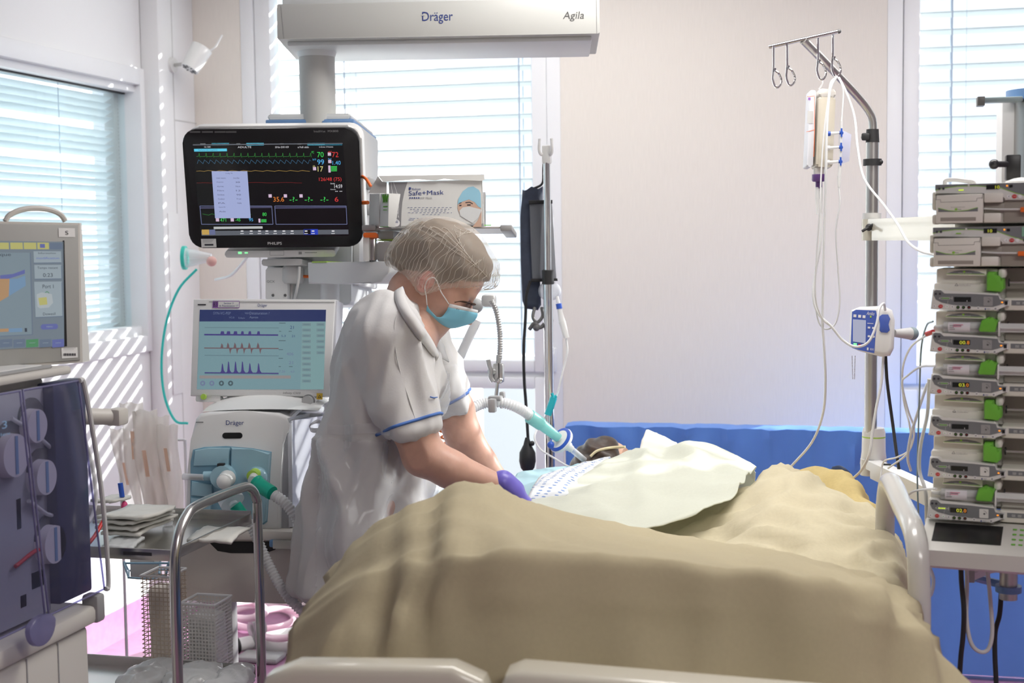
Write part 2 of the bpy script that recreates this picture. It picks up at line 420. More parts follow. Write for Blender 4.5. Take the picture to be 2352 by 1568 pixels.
# ------------------------------------------------------------ the room
YW = 5.3; XL = -2.73; XR = 3.4; YF = -1.2; ZC = 2.75
def wallmat():
    m = mat('wall_paint', (.85, .80, .735), .75, noise=(60, .0006, .03), nscale=(6, 6, .25)); return m
wallmat(); mat('wall_white', (.86, .86, .87), .6); mat('frame_white', (.87, .88, .90), .35); mat('ceiling_paint', (.85, .85, .84), .8)
mat('floor_vinyl', (.36, .17, .29), .35, noise=(30, 0, .12)); mat('ground_pale', (.7, .72, .72), .9)
glass_mat('pane_clear', (.97, .985, 1), .0); glass_mat('pane_side', (.94, .99, 1), .05)
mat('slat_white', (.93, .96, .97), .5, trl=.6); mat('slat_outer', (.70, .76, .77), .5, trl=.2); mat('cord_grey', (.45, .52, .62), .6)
mat('facade', (.75, .75, .74), .8); mat('facade_glass', (.30, .42, .60), .3)
mat('entry_paint', (.42, .41, .40), .8)
def wall_with_holes(name, axis, pos, thick, u0, u1, z0, z1, holes, material):
    """axis 'Y': wall in plane Y=pos, u=X.  axis 'X': plane X=pos, u=Y.  holes (u0,u1,z0,z1)"""
    us = sorted({u0, u1, *[h[0] for h in holes], *[h[1] for h in holes]}); zs = sorted({z0, z1, *[h[2] for h in holes], *[h[3] for h in holes]})
    mb = MB(); mb.m(material)
    for a, b in zip(us, us[1:]):
        for c, d in zip(zs, zs[1:]):
            um, zm = (a+b)/2, (c+d)/2
            if any(h[0] < um < h[1] and h[2] < zm < h[3] for h in holes): continue
            if axis == 'Y': mb.bb(a, b, pos, pos+thick, c, d)
            else: mb.bb(pos, pos+thick, a, b, c, d)
    return struct(mb.build(name))
def pxX(px, py=500): return PY(px, py, YW).x
def pyZ(px, py): return PY(px, py, YW).z
# back windows: outer opening, measured
W2 = (pxX(562), pxX(1290), .12, 2.62); W3 = (pxX(2035), pxX(2035)+2.0, .12, 2.62)
WL = (1.6, PX(338, 500, XL).y, PX(338, 795, XL).z, PX(330, 172, XL).z)
wall_with_holes('wall_back', 'Y', YW, .25, XL-.3, XR+.3, 0, ZC, [W2, W3], 'wall_paint')
wall_with_holes('wall_left', 'X', XL-.2, .2, YF-.2, YW, 0, ZC, [WL], 'wall_white')
mb = MB(); mb.m('entry_paint'); mb.bb(XR, XR+.2, YF-.2, YW, 0, ZC); struct(mb.build('wall_right'))
mb = MB(); mb.m('entry_paint'); mb.bb(XL-.2, XR+.2, YF-.2, YF, 0, ZC); struct(mb.build('wall_front'))
mb = MB(); mb.m('floor_vinyl'); mb.bb(XL-.2, XR+.2, YF-.2, YW+.25, -.1, 0); struct(mb.build('floor'))
mb = MB(); mb.m('ceiling_paint'); mb.bb(XL-.2, XR+.2, YF-.2, YW+.25, ZC, ZC+.1); struct(mb.build('ceiling'))
# duct column in the left corner
mb = MB(); mb.m('wall_white'); cx1 = -2.65; cy0 = 5.0
mb.bb(XL, cx1, cy0, YW, 0, ZC, .008)
mb.m('light_grey'); mb.bb(cx1, cx1+.0015, cy0+.11, cy0+.114, 0, ZC); mb.bb(cx1, cx1+.0015, cy0+.114, YW, 1.99, 1.994)
mb.m('wall_white'); mb.bb(cx1, cx1+.006, cy0+.03, cy0+.11, .9, 1.62, .002)
struct(mb.build('trim_1'))
mb = MB(); mb.m('floor_vinyl'); mb.bb(XL, XL+.012, YF, cy0, 0, .12); mb.bb(cx1, W2[0], YW-.012, YW, 0, .12); struct(mb.build('baseboard_left'))
mb = MB(); mb.m('floor_vinyl'); mb.bb(W2[1], W3[0], YW-.012, YW, 0, .12); struct(mb.build('baseboard_back'))

def back_window(n, ow, gx0, gx1, ztop, zmid1, zmid0, gx0l, gx1l, handle_px=None):
    """fixed frame + casement above, fixed light below"""
    x0, x1, z0, z1 = ow
    fr = MB(); fr.m('frame_white')
    y0, y1 = YW+.03, YW+.11
    def ring(a, b, c, d, w, e, f, ya, yb):
        # outer a..b x c..d, inner opening w..e x ...
        pass
    def frame(X0, X1, Z0, Z1, x0_, x1_, z0_, z1_, ya, yb):
        fr.bb(X0, x0_, ya, yb, Z0, Z1, .004); fr.bb(x1_, X1, ya, yb, Z0, Z1, .004)
        fr.bb(x0_, x1_, ya, yb, z1_, Z1, .004); fr.bb(x0_, x1_, ya, yb, Z0, z0_, .004)
    frame(x0, x1, z0, z1, x0+.055, x1-.055, z0+.05, z1-.05, y0-.03, y1)
    tz0, tz1 = zmid0, zmid1                       # transom band
    zm = (tz0+tz1)/2
    fr.bb(x0+.055, x1-.055, y0, y1, zm-.03, zm+.03, .004)
    o = struct(fr.build('window_%d' % n))
    sa = MB(); sa.m('frame_white')
    def sash(X0, X1, Z0, Z1, x0_, x1_, z0_, z1_):
        sa.bb(X0, x0_, y0-.02, y1-.01, Z0, Z1, .006); sa.bb(x1_, X1, y0-.02, y1-.01, Z0, Z1, .006)
        sa.bb(x0_, x1_, y0-.02, y1-.01, z1_, Z1, .006); sa.bb(x0_, x1_, y0-.02, y1-.01, Z0, z0_, .006)
    sash(x0+.057, x1-.057, zm+.01, z1-.052, gx0, gx1, tz1, z1-.12)
    sa.build('sash', o)
    sb = MB(); sb.m('frame_white'); sa = sb
    sash(x0+.057, x1-.057, z0+.052, zm-.01, gx0l, gx1l, z0+.14, tz0); sb.build('lower_frame', o)
    g = MB(); g.m('pane_clear'); g.bb(gx0, gx1, y0+.02, y0+.024, tz1, z1-.12); g.build('pane', o)
    g = MB(); g.m('pane_clear'); g.bb(gx0l, gx1l, y0+.02, y0+.024, z0+.14, tz0); g.build('pane', o)
    if handle_px:
        a = PY(handle_px[0], handle_px[1], YW-.02); b = PY(handle_px[0], handle_px[2], YW-.02)
        h = MB(); h.m('frame_white'); h.bb(a.x-.014, a.x+.014, YW-.012, YW+.02, b.z, a.z, .004); h.bb(a.x-.009, a.x+.009, YW-.045, YW-.02, b.z-.02, a.z-.02, .006); h.bb(a.x-.008, a.x+.008, YW-.045, YW-.01, a.z-.04, a.z-.02, .004)
        h.build('window_handle', o)
    return o
g2 = (pxX(628), pxX(1222)); g3 = (pxX(2110), W3[1]-.12)
back_window(2, W2, g2[0], g2[1], 2.5, pyZ(1000, 826), pyZ(1150, 893), pxX(640), pxX(1222), (1267, 800, 855))
back_window(3, W3, g3[0], g3[1], 2.5, pyZ(2110, 838), pyZ(2110, 940), pxX(2112), g3[1])
def blind(name, x0, x1, z0, z1, label, pitch=.0645, y=YW+.22, cords=()):
    t = thing(name, label, 'blind', ((x0+x1)/2, y, z0))
    mb = MB(); mb.m('slat_outer'); z = z1; ang = math.radians(-8)
    while z > z0:
        M = Matrix.Translation((0, y, z)) @ Matrix.Rotation(ang, 4, 'X')
        pr = [(-.032, .0), (-.02, .004), (0, .006), (.02, .004), (.032, 0), (.032, -.006), (0, -.001), (-.032, -.006)]
        vs = [M @ Vector((xx, a, b)) for xx in (x0, x1) for a, b in pr]; k = 8
        mb.add(vs, [tuple(range(k)), tuple(range(2*k-1, k-1, -1))]+[(i, i+k, (i+1) % k+k, (i+1) % k) for i in range(k)])
        z -= pitch
    mb.smooth = 60; mb.build('slats', t)
    c = MB(); c.m('cord_grey')
    for cx in cords: c.bb(cx-.003, cx+.003, y-.036, y-.034, z0, z1); c.bb(cx-.003, cx+.003, y+.034, y+.036, z0, z1); c.bb(cx+.05, cx+.0515, y-.036, y-.034, z0, z1)
    c.build('ladder_cord', t)
    rl = MB(); rl.m('frame_white'); rl.bb(x0, x1, y-.03, y+.03, z0-.03, z0-.005, .004); rl.build('bottom_rail', t)
    return t
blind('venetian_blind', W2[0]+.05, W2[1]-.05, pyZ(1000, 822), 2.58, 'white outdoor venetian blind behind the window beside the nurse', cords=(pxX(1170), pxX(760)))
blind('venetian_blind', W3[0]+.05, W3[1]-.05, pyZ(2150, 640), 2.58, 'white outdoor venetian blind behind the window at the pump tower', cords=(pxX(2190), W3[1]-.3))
# left side window
y0, y1, z0, z1 = WL
pr = PX(314, 500, XL-.05).y; pt = PX(290, 213, XL-.05).z; pb = PX(310, 748, XL-.05).z
fr = MB(); fr.m('frame_white')
def ringX(xa, xb, Y0, Y1, Z0, Z1, a, b, c, d, bev=.004):
    fr.bb(xa, xb, Y0, a, Z0, Z1, bev); fr.bb(xa, xb, b, Y1, Z0, Z1, bev); fr.bb(xa, xb, a, b, d, Z1, bev); fr.bb(xa, xb, a, b, Z0, c, bev)
ringX(XL-.2, XL+.014, y0-.02, y1+.012, z0-.02, z1+.02, y0+.045, y1-.045, z0+.045, z1-.045)
ringX(XL-.15, XL-.012, y0+.04, y1-.04, z0+.04, z1-.04, y0+.1, pr, pb, pt)
wo = struct(fr.build('window_1'))
g = MB(); g.m('pane_side'); g.bb(XL-.06, XL-.056, y0+.1, pr, pb, pt); g.build('pane', wo)
g = MB(); g.m('black_rubber'); g.bb(XL-.075, XL-.05, pr-.028, pr, pb, pt); g.bb(XL-.07, XL-.055, y0+.1, pr, pt-.006, pt); g.build('seal', wo)
g = MB(); g.m('light_grey'); g.bb(XL-.13, XL-.085, pr-.085, pr-.03, pb, pt, .003)
g.m('mid_grey')
for i in range(60): g.bb(XL-.085, XL-.0845, pr-.06, pr-.056, pb+.02+i*.0145, pb+.024+i*.0145)
g.build('guide_rail', wo)
t = thing('venetian_blind', 'white venetian blind behind the glass of the left side window', 'blind', (XL-.11, 3.2, z0))
mb = MB(); mb.m('slat_white'); z = pt-.005; k = 0
while z > pb:
    w = .022; M = Matrix.Translation((XL-.11, 0, z)) @ Matrix.Rotation(math.radians(-28 if k % 5 else 8), 4, 'Y')
    mb.add([M @ Vector(q) for q in ((-w, y0+.1, 0), (w, y0+.1, 0), (w, pr-.09, 0), (-w, pr-.09, 0), (-w, y0+.1, .0015), (w, y0+.1, .0015), (w, pr-.09, .0015), (-w, pr-.09, .0015))],
           [(0, 1, 2, 3), (7, 6, 5, 4), (0, 4, 5, 1), (1, 5, 6, 2), (2, 6, 7, 3), (3, 7, 4, 0)])
    z -= .0265; k += 1
mb.build('slats', t)
g = MB(); g.m('cord_grey'); 
for yy in (3.0, 4.1, 4.55): g.bb(XL-.088, XL-.0865, yy, yy+.003, pb, pt)
g.build('ladder_cord', t)
# outside
mb = MB(); mb.m('facade'); mb.bb(-6.4, -6, 5.9, 22, -9, 4); tag(mb.build('bright_backing_wall'), 'sunlit pale outer wall seen through the side window blind', 'wall')  # invented wall, put here to catch sun and brighten the side window
mb = MB(); mb.m('ground_pale'); mb.bb(-40, 40, YW+.3, 60, -9.1, -9); tag(struct(mb.build('ground')), None)
t = thing('apartment_building', 'pale building with rows of windows seen through the far right window', 'building', (8, 24, -9))
mb = MB(); mb.m('facade'); mb.bb(2, 26, 24, 30, -9, 2.2); mb.build('wall', t)
for i in range(9):
    for j in range(4):
        mb = MB(); mb.m('facade_glass'); x = 5.0+i*1.7; z = -6.4+j*2.3; mb.bb(x, x+.9, 23.96, 24.02, z, z+1.35); mb.build('window', t)
t = thing('office_building', 'pale low building seen hazily through the low window panes behind the bed', 'building', (-8, 26, -9))
mb = MB(); mb.m('facade'); mb.bb(-16, 0, 26, 32, -9, -1.2); mb.build('wall', t)
for i in range(7):
    mb = MB(); mb.m('facade_glass'); x = -14.6+i*2; mb.bb(x, x+1.1, 25.96, 26.02, -5.2, -3.4); mb.build('window', t)
# wall spotlight on the duct column
q = P(455, 147, 5.5)
t = thing('wall_spotlight', 'small white swivel spotlight on the duct column left of the ceiling beam', 'lamp', (cx1, q.y, q.z-.05))
mb = MB(); mb.m('white_plastic'); mb.cyl((cx1, q.y, q.z), (cx1+.012, q.y, q.z), .03); mb.build('base', t)
mb = MB(); mb.m('steel'); mb.cyl((cx1+.012, q.y, q.z), (cx1+.09, q.y-.03, q.z), .007); mb.build('arm', t)
c = Vector((cx1+.13, q.y-.05, q.z+.015)); ax = Vector((.35, .35, .8)).normalized()
mb = MB(); mb.m('white_plastic'); mb.cyl(c-ax*.05, c+ax*.05, .036, .043, n=24)
mb.m('dark_grey')
for i in range(8):
    a = i*math.pi/4; e1 = ax.orthogonal().normalized(); e2 = ax.cross(e1); dv = e1*math.cos(a)+e2*math.sin(a)
    mb.cyl(c-ax*.051+dv*.014, c-ax*.051+dv*.03, .0025, n=6)
mb.build('lamp_head', t)
mb = MB(); mb.m('white_plastic'); mb.tube([c+ax*.03+Vector((.04, 0, 0)), c+Vector((.075, .02, .045)), c+Vector((.10, .03, .09))], .004); mb.build('grip', t)
# ------------------------------------------------------------ ceiling supply beam
mat('beam_grey', (.56, .565, .54), .4); mat('beam_light', (.72, .74, .74), .4)
fb = Face((629, 8), (1378, -6), (637, 90), 3.60, 3.58, 3.60)
M = fb.M
t = thing('ceiling_pendant', 'long grey ceiling supply beam with drop column and blue-trimmed head behind the monitor', 'ceiling pendant', (0, 0, 0), M=Matrix.Translation(fb.at(0, .1, -.05)))
x0, z0 = fb.uv(637, 90); x1, z1 = fb.uv(1377, -4)
mb = MB(); mb.m('beam_grey'); mb.rr(x0, z0, x1, z1, .004, 0, .26, .002); mb.m('beam_light'); mb.bb(x0+.01, x1-.01, .02, .25, z1, z1+.03, .004)
mb.bb(x0+.02, x1-.02, .03, .24, z0-.012, z0+.002, .004); mb.build('beam', t, M)
mb = MB(); mb.m('mid_grey'); fb.ln(mb, [(645, 14), (652, 89)], 1.2); fb.ln(mb, [(1370, -2), (1371, 77)], 1.2); mb.build('end_seam', t, M)
mb = MB(); mb.m('ink_blue'); fb.t(mb, 'Dräger', 970, 55, 1040, 26); mb.build('logo', t, M)
# the barred D of the beam logo
mb = MB(); mb.m('beam_grey'); fb.q(mb, 968, 36, 976, 33, -.001); mb.build('logo_cut', t, M)
mb = MB(); mb.m('dark_grey'); fb.t(mb, 'Agila', 1292, 49, 1340, 26, shear=.18); mb.build('model_lettering', t, M)
# drop column
dC = 3.72
c0 = P(727, 97, dC); c1 = P(730, 268, dC); r = S(41, dC)
mb = MB(); mb.m('beam_light')
mb.lathe([(S(58, dC), 0), (S(58, dC), -.012), (r*1.08, -.04), (r*1.02, -.05)], 40, Matrix.Translation((c0.x, c0.y, c0.z+.01))); mb.build('collar', t)
mb = MB(); mb.m('beam_grey'); mb.lathe([(r, 0), (r, -1.05)], 48, Matrix.Translation((c0.x, c0.y, c0.z-.02))); mb.build('column', t)
# service head behind the monitor
fh = Face((611, 268), (812, 266), (613, 420), 3.72, 3.70, 3.72)
M = fh.M
mb = MB(); mb.m('beam_light'); fh.box(mb, 614, 275, 808, 700, .0, .30, .012, .004); mb.build('service_head', t, M)
mb = MB(); mb.m('beam_light'); x0, z0 = fh.uv(612, 276); x1, z1 = fh.uv(812, 267); mb.rr(x0+.005, z0, x1-.005, z1+.006, .01, -.01, .31, .005); mb.build('head_cap', t, M)
mb = MB(); mb.m('blue_trim'); x0, z0 = fh.uv(610, 285, -.012); x1, z1 = fh.uv(813, 273, -.012); mb.bb(x0, x1, -.014, .315, z0, z1, .003); a = fh.uv(740, 292, -.016); b = fh.uv(762, 277, -.016); mb.bb(a[0], b[0], -.018, .0, a[1], b[1], .002); mb.build('trim_band', t, M)
mb = MB(); mb.m('light_grey'); x, z = fh.uv(826, 400); mb.bb(fh.uv(808, 300)[0], fh.uv(824, 300)[0], .02, .29, fh.uv(800, 655)[1], fh.uv(800, 285)[1], .006); mb.m('mid_grey')
for i, py in enumerate((410, 470, 530, 590)): x, z = fh.uv(826, py); mb.sph((x+.004, .12, z), .018)
mb.build('outlet_panel', t, M)
# articulated arms carrying the tray shelf
mat('arm_white', (.75, .76, .77), .35)
fa = Face((715, 603), (905, 600), (718, 655), 3.62, 3.5, 3.62); M = fa.M
mb = MB(); mb.m('arm_white')
x0, z0 = fa.uv(715, 652); x1, z1 = fa.uv(905, 603)
poly = fa.pts([(718, 652), (716, 603), (905, 600), (905, 622), (900, 629), (884, 648), (862, 652), (812, 646), (780, 652)])
mb.prism(poly[::-1], -.02, .09, .005); mb.build('lower_arm', t, M)
mb = MB(); mb.m('lime'); a, b = fa.uv(716, 603, -.021); c, d = fa.uv(750, 600.5, -.021); mb.rr(a, b, c, d+.001, .001, -.021, .07); mb.build('joint_ring', t, M)
mb = MB(); mb.m('arm_white'); mb.cyl(fa.at(fa.uv(737, 655)[0], .04, fa.uv(737, 652)[1]), fa.at(fa.uv(737, 655)[0], .04, fa.uv(737, 685)[1]-.12), S(22, 3.6)); mb.build('arm_post', t)
fu = Face((865, 548), (1010, 545), (865, 600), 3.56, 3.5, 3.56); M = fu.M
mb = MB(); mb.m('arm_white'); fu.box(mb, 865, 552, 1020, 600, -.01, .08, .006, .004); mb.build('upper_arm', t, M)
mb = MB(); mb.m('light_grey'); fu.box(mb, 867, 530, 903, 549, .0, .07, .004, .002); mb.build('arm_joint', t, M)
mb = MB(); mb.m('lime'); fu.box(mb, 867, 549, 903, 552.5, -.002, .072, 0, .001); mb.build('joint_ring', t, M)
# rail shelf
t = thing('equipment_shelf', 'narrow steel rail shelf with grey end caps carrying the mask boxes', 'shelf', P(1000, 523, 3.5))
fs = Face((835, 518), (1175, 515), (835, 530), 3.52, 3.5, 3.52); M = fs.M
mb = MB(); mb.m('brushed'); a = fs.uv(855, 527); b = fs.uv(1150, 520); mb.bb(a[0], b[0], -.004, .004, a[1], b[1], .001); mb.m('light_grey'); mb.bb(a[0], b[0], .004, .20, a[1]+.002, b[1]-.001); mb.build('shelf_board', t, M)
for p0, p1 in ((831, 862), (1149, 1176)):
    mb = MB(); mb.m('mid_grey'); fs.box(mb, p0, 516, p1, 530, -.014, .22, 0, .003); mb.build('end_cap', t, M)
# clip board / small parts between monitor and shelf
t = thing('suction_regulator', 'small steel and white suction bracket with orange tube below the shelf end', 'regulator', P(850, 600, 3.56))
fz = Face((832, 540), (866, 540), (832, 600), 3.5, 3.5, 3.5); M = fz.M
mb = MB(); mb.m('steel'); fz.box(mb, 848, 540, 862, 598, 0, .05, 0, .003); mb.build('bracket', t, M)
mb = MB(); mb.m('white_plastic'); fz.box(mb, 834, 543, 848, 600, -.005, .05, .004, .002); mb.build('housing', t, M)
mb = MB(); mb.m('orange'); fz.box(mb, 834, 535, 866, 545, -.012, .03, .004, .003); mb.tube([fz.at(*q) for q in ((-.01, 0, .03), (.02, 0, .02), (.0, .01, -.05), (-.01, .02, -.09))], .003); mb.build('clip', t, None)
for k in kids(t):
    if k.name.startswith('clip'): bpy.data.objects.remove(k)
mb = MB(M); mb.m('orange'); fz.box(mb, 834, 534, 866, 545, -.012, .03, .004, .003); mb.build('clip', t)
def hose(name, label, cat, pts, r, material, group=None, n=8):
    mb = MB(); mb.m(material); mb.smooth = 80; mb.tube([P(*q) for q in pts], r, n=n); return tag(mb.build(name), label, cat, group)
hose('orange_tube', 'short orange tube entering the supply head above the mask boxes', 'tube', [(826, 402, 3.6), (840, 410, 3.56), (852, 428, 3.55)], .004, 'orange')
hose('orange_tube', 'straight orange tube stub right of the large black monitor', 'tube', [(820, 466, 3.6), (845, 465, 3.56)], .005, 'orange')
hose('orange_tube', 'orange tube passing behind the monitor bracket', 'tube', [(686, 634, 3.66), (705, 635, 3.66), (722, 635, 3.66)], .004, 'orange')

# ------------------------------------------------------------ mask boxes
mat('card_white', (.74, .745, .72), .6); mat('card_grey', (.27, .27, .28), .6); mat('cap_blue', (.32, .60, .75), .6); mat('skin_print', (.62, .42, .32), .6); mat('card_inner', (.40, .39, .38), .8); mat('mask_print', (.70, .72, .72), .6)
fk = Face((893, 417), (1104, 410), (897, 521), 3.46, 3.46, 3.46); M = fk.M
t = thing('mask_box', 'opened Safe+Mask carton with a masked face printed on it, on the rail shelf', 'box', (0, 0, 0), M=Matrix.Translation(fk.at(0, .05, -fk.h/2)))
x0, z0 = fk.uv(896, 521); x1, z1 = fk.uv(1107, 412)
mb = MB(); mb.m('card_white'); w = .0015
mb.bb(x0, x1, 0, w, z0, z1); mb.bb(x0, x0+w, 0, .1, z0, z1); mb.bb(x1-w, x1, 0, .1, z0, z1); mb.bb(x0, x1, .1-w, .1, z0, z1+.01); mb.bb(x0, x1, 0, .1, z0, z0+w); mb.build('carton', t, M)
mb = MB(); mb.m('card_white')
tp = fk.pts([(869, 404), (1112, 401), (1113, 413), (1105, 416), (1040, 413), (1020, 411), (1000, 415), (960, 412), (880, 418)], .0)
mb.prism(tp[::-1], -.006, -.004); mb.build('torn_flap', t, M)
mb = MB(); mb.m('card_inner'); tp = fk.pts([(846, 443), (868, 404), (878, 417), (888, 418), (888, 444)]); mb.prism(tp[::-1], .002, .004); mb.build('lid_inside', t, M)
g = MB()
g.m('card_grey'); g.poly(fk.pts([(896, 521), (893, 418), (936, 418), (929, 440), (924, 465), (922, 490), (921, 521)], -.0005), -.0005)
g.m('ink_blue'); fk.t(g, 'Medicom', 946, 437, 966, 431); fk.t(g, 'Safe+Mask', 939, 449, 1019, 436)
g.poly(fk.pts([(939, 430), (944, 430), (944, 434), (941.5, 437), (939, 434)], -.001), -.001)
for i in range(5): 
    c = fk.uv(942+i*5, 454.5); g.poly([(c[0]+.002*math.cos(a), c[1]+.002*math.sin(a)) for a in [k*math.pi/4 for k in range(8)]], -.001)
g.m('mid_grey'); fk.t(g, 'FFP Mask', 965, 457.5, 993, 452)
g.m('ink_blue')
for py, a, b in ((476, 936, 1038), (480, 942, 1032), (484, 950, 1024), (488, 937, 1038), (492, 970, 1010), (501, 941, 1036), (504.5, 938, 1030)):
    q = a
    while q < b: fk.q(g, q, py+1, min(q+4.5+(q*7 % 3), b), py, -.0008); q += 6.5+(q*5 % 3)
# printed face, generic
g.m('skin_print'); g.poly(fk.pts([(1052, 466), (1051, 478), (1056, 492), (1092, 492), (1106, 480), (1090, 462), (1070, 455)], -.0007), -.0007)
g.poly(fk.pts([(1106, 521), (1106, 484), (1098, 505), (1085, 521)], -.0008), -.0008)
g.m('cap_blue'); g.poly(fk.pts([(1051, 470), (1053, 456), (1063, 439), (1075, 430), (1087, 428), (1100, 436), (1104, 444), (1105, 478), (1098, 474), (1090, 464), (1077, 458), (1062, 463)], -.0009), -.0009)
g.m('mask_print'); g.poly(fk.pts([(1055, 484), (1063, 476), (1078, 474), (1106, 481), (1099, 500), (1085, 512), (1068, 502), (1057, 495)], -.0010), -.0010)
g.m('ink'); fk.ln(g, [(1054, 467), (1060, 465)], 1.6, -.0011); fk.ln(g, [(1069, 465), (1079, 464), (1086, 468)], 1.8, -.0011); fk.q(g, 1055, 473, 1060, 470, -.0011); fk.q(g, 1073, 472, 1081, 469, -.0011)
g.m('white'); c = fk.uv(910, 512); g.poly([(c[0]+.009*math.cos(a), c[1]+.009*math.sin(a)) for a in [k*math.pi/10 for k in range(20)]], -.0010)
g.m('ink_blue'); fk.t(g, '50', 906, 512, 914, 506, -.0013)
g.m('white'); fk.ln(g, [(898, 419), (902, 450), (912, 480), (916, 500)], .8, -.0011); fk.ln(g, [(904, 419), (914, 450), (916, 480), (914, 500)], .8, -.0011)
g.build('printed_front', t, M)
fm = Face((846, 444), (872, 443), (847, 521), 3.56, 3.50, 3.56); M = fm.M
t = thing('glove_box', 'plain white carton with green print left of the mask carton', 'box', (0, 0, 0), M=Matrix.Translation(fm.at(0, .05, -fm.h/2)))
mb = MB(); mb.m('card_white'); fm.box(mb, 847, 444, 872, 521, 0, .09, 0, .001); mb.build('carton', t, M)
mb = MB(); mb.m('card_white'); fm.box(mb, 872.5, 444, 893, 521, -.004, .08, 0, .001); mb.build('side_panel', t, M)
mb = MB(); mb.m('green_plastic'); fm.ln(mb, [(879, 457), (882, 453), (885, 457), (888, 453), (890, 457)], 1.5, -.006); fm.t(mb, 'Mö', 879, 467, 890, 461, -.006); fm.q(mb, 880, 476, 890, 473, -.006); fm.q(mb, 880, 483, 889, 481, -.006); fm.q(mb, 873, 521, 893, 520, -.006); mb.build('printed_front', t, M)
t = thing('grey_carton', 'grey carton end showing behind the right side of the mask carton', 'box', P(1110, 519, 3.62))
fg = Face((1090, 441), (1116, 441), (1090, 518), 3.62, 3.62, 3.62); mb = MB(); mb.m('mid_grey'); fg.box(mb, 1060, 441, 1115, 517, 0, .05, 0, .001); mb.build('carton', t, fg.M)
mb = MB(); mb.m('green_plastic'); fg.q(mb, 1107, 518, 1128, 516); mb.build('paper_edge', t, fg.M)

# ------------------------------------------------------------ bedside monitor (black)
mat('bezel_black', (.012, .012, .013), .28); mat('screen_black', (.015, .016, .018), .12)
glow('g_cyan', (.10, .55, .75)); glow('g_dcyan', (.03, .22, .33)); glow('g_green', (.05, .62, .10)); glow('g_red', (.62, .04, .04)); glow('g_blue', (.08, .42, .80)); glow('g_yellow', (.65, .60, .22))
glow('g_white', (.65, .65, .68)); glow('g_orange', (.70, .20, .03)); glow('g_win', (.33, .38, .62)); glow('g_frame', (.12, .14, .26)); glow('g_strip', (.10, .11, .13)); glow('g_dim', (.13, .14, .15)); glow('g_pink', (.6, .45, .6)); glow('g_royal', (.02, .05, .45)); glow('g_gold', (.5, .32, .08)); glow('g_text', (.06, .06, .12)); glow('g_dgreen', (.03, .22, .04)); glow('g_dblue', (.04, .14, .24)); glow('g_pale', (.45, .47, .47)); glow('g_redd', (.28, .02, .02))
f = Face((415, 297), (822, 293), (438, 570), 3.52, 3.52, 3.60); M = f.M
t = thing('patient_monitor', 'large black-framed patient monitor showing vital signs left of the drop column', 'monitor', (0, 0, 0), M=Matrix.Translation(f.at(0, .05, -f.h/2)))
hw, hh = f.w/2, f.h/2
mb = MB(); mb.m('bezel_black'); mb.rr(-hw, -hh, hw, hh, .035, 0, .03, .004); mb.build('bezel', t, M)
mb = MB(); mb.m('white_plastic'); mb.rr(-hw+.004, -hh+.004, hw+.004, hh+.004, .035, .028, .085, .01); mb.build('rear_housing', t, M)
sc = MB(); sc.m('screen_black'); sc.poly(f.pts([(462, 542), (441, 327), (788, 327), (802, 542)], -.0006), -.0006); sc.build('screen', t, M)
g = MB()
def row(px0, px1, py, n, w, h, m_, y=-.0014):
    g.m(m_)
    for i in range(n): a = px0+(px1-px0)*i/max(1, n-1); f.q(g, a, py+h, a+w, py, y)
g.m('g_strip'); f.q(g, 443, 334, 787, 328, -.001)
g.m('g_cyan'); f.q(g, 486, 334, 526, 328); f.q(g, 566, 334, 606, 328); f.q(g, 706, 334, 746, 328); g.m('g_dcyan'); f.q(g, 746, 334, 786, 328); g.m('g_cyan'); f.q(g, 446, 348, 521, 341, -.0012)
for a, b, c in ((460, 472, 329), (543, 552, 329), (643, 652, 329), (683, 692, 329)): g.m('g_dim'); f.q(g, a, c+3, b, c, -.0014)
g.m('g_text'); f.t(g, 'Tachy Fib', 503, 333, 512, 329.5, -.0014); f.t(g, 'Ventilation', 582, 333, 592, 329.5, -.0014); f.t(g, 'Tachycardie moyenne', 455, 347, 499, 342.5, -.0014)
g.m('g_white'); f.t(g, 'Ch. USIC', 469, 339, 484, 335.5, -.0014); f.t(g, 'ADULTE', 546, 340, 577, 335.5, -.0014); f.t(g, '30 Nov 2018 14:59', 632, 340, 663, 335.5, -.0014); f.t(g, 'm Profil. adulte', 684, 340, 709, 335.5, -.0014); f.t(g, 'm Ecran. 5 Patients', 733, 339, 765, 335.5, -.0014)
g.m('g_dgreen')                      # ecg trace
pts = []
for i in range(0, 17):
    x = 451+i*16; pts += [(x, 359.5), (x+5, 359), (x+6.5, 351 if i < 30 else 355), (x+8, 361), (x+9, 359.5)]
f.ln(g, [p for p in pts if p[0] < 716], .8, -.0014)
g.m('g_dblue')
pts = []
for i in range(0, 20): x = 453+i*13.4; pts += [(x, 376), (x+3, 367), (x+7, 370)]
f.ln(g, [p for p in pts if p[0] < 716], .8, -.0014)
g.m('g_gold'); f.ln(g, [(451, 393)]+[(460+i*9, 392.5+math.sin(i*2.1)*1.1) for i in range(29)], .7, -.0014)
g.m('g_redd'); f.ln(g, [(452, 420)]+[(470+i*14, 419.5+math.sin(i*1.3)*.6) for i in range(17)], .5, -.0014)
def T(s, m_, a, b, c, d): g.m(m_); f.t(g, s, a, b, c, d, -.0016)
T('70', 'g_green', 729, 361, 743, 349); T('72', 'g_red', 763, 361, 777, 349); T('99', 'g_blue', 729, 378, 744, 366); T('1.40', 'g_blue', 764, 378.5, 782, 369); T('17', 'g_yellow', 730, 394, 742, 382)
T('126/48 (75)', 'g_red', 733, 418, 784, 407); T('14:59', 'g_white', 768, 432, 786, 423.5); T('35.6', 'g_orange', 628, 463, 652, 452)
for a in (665, 700, 736): T('-?-', 'g_green', a, 463, a+18, 452)
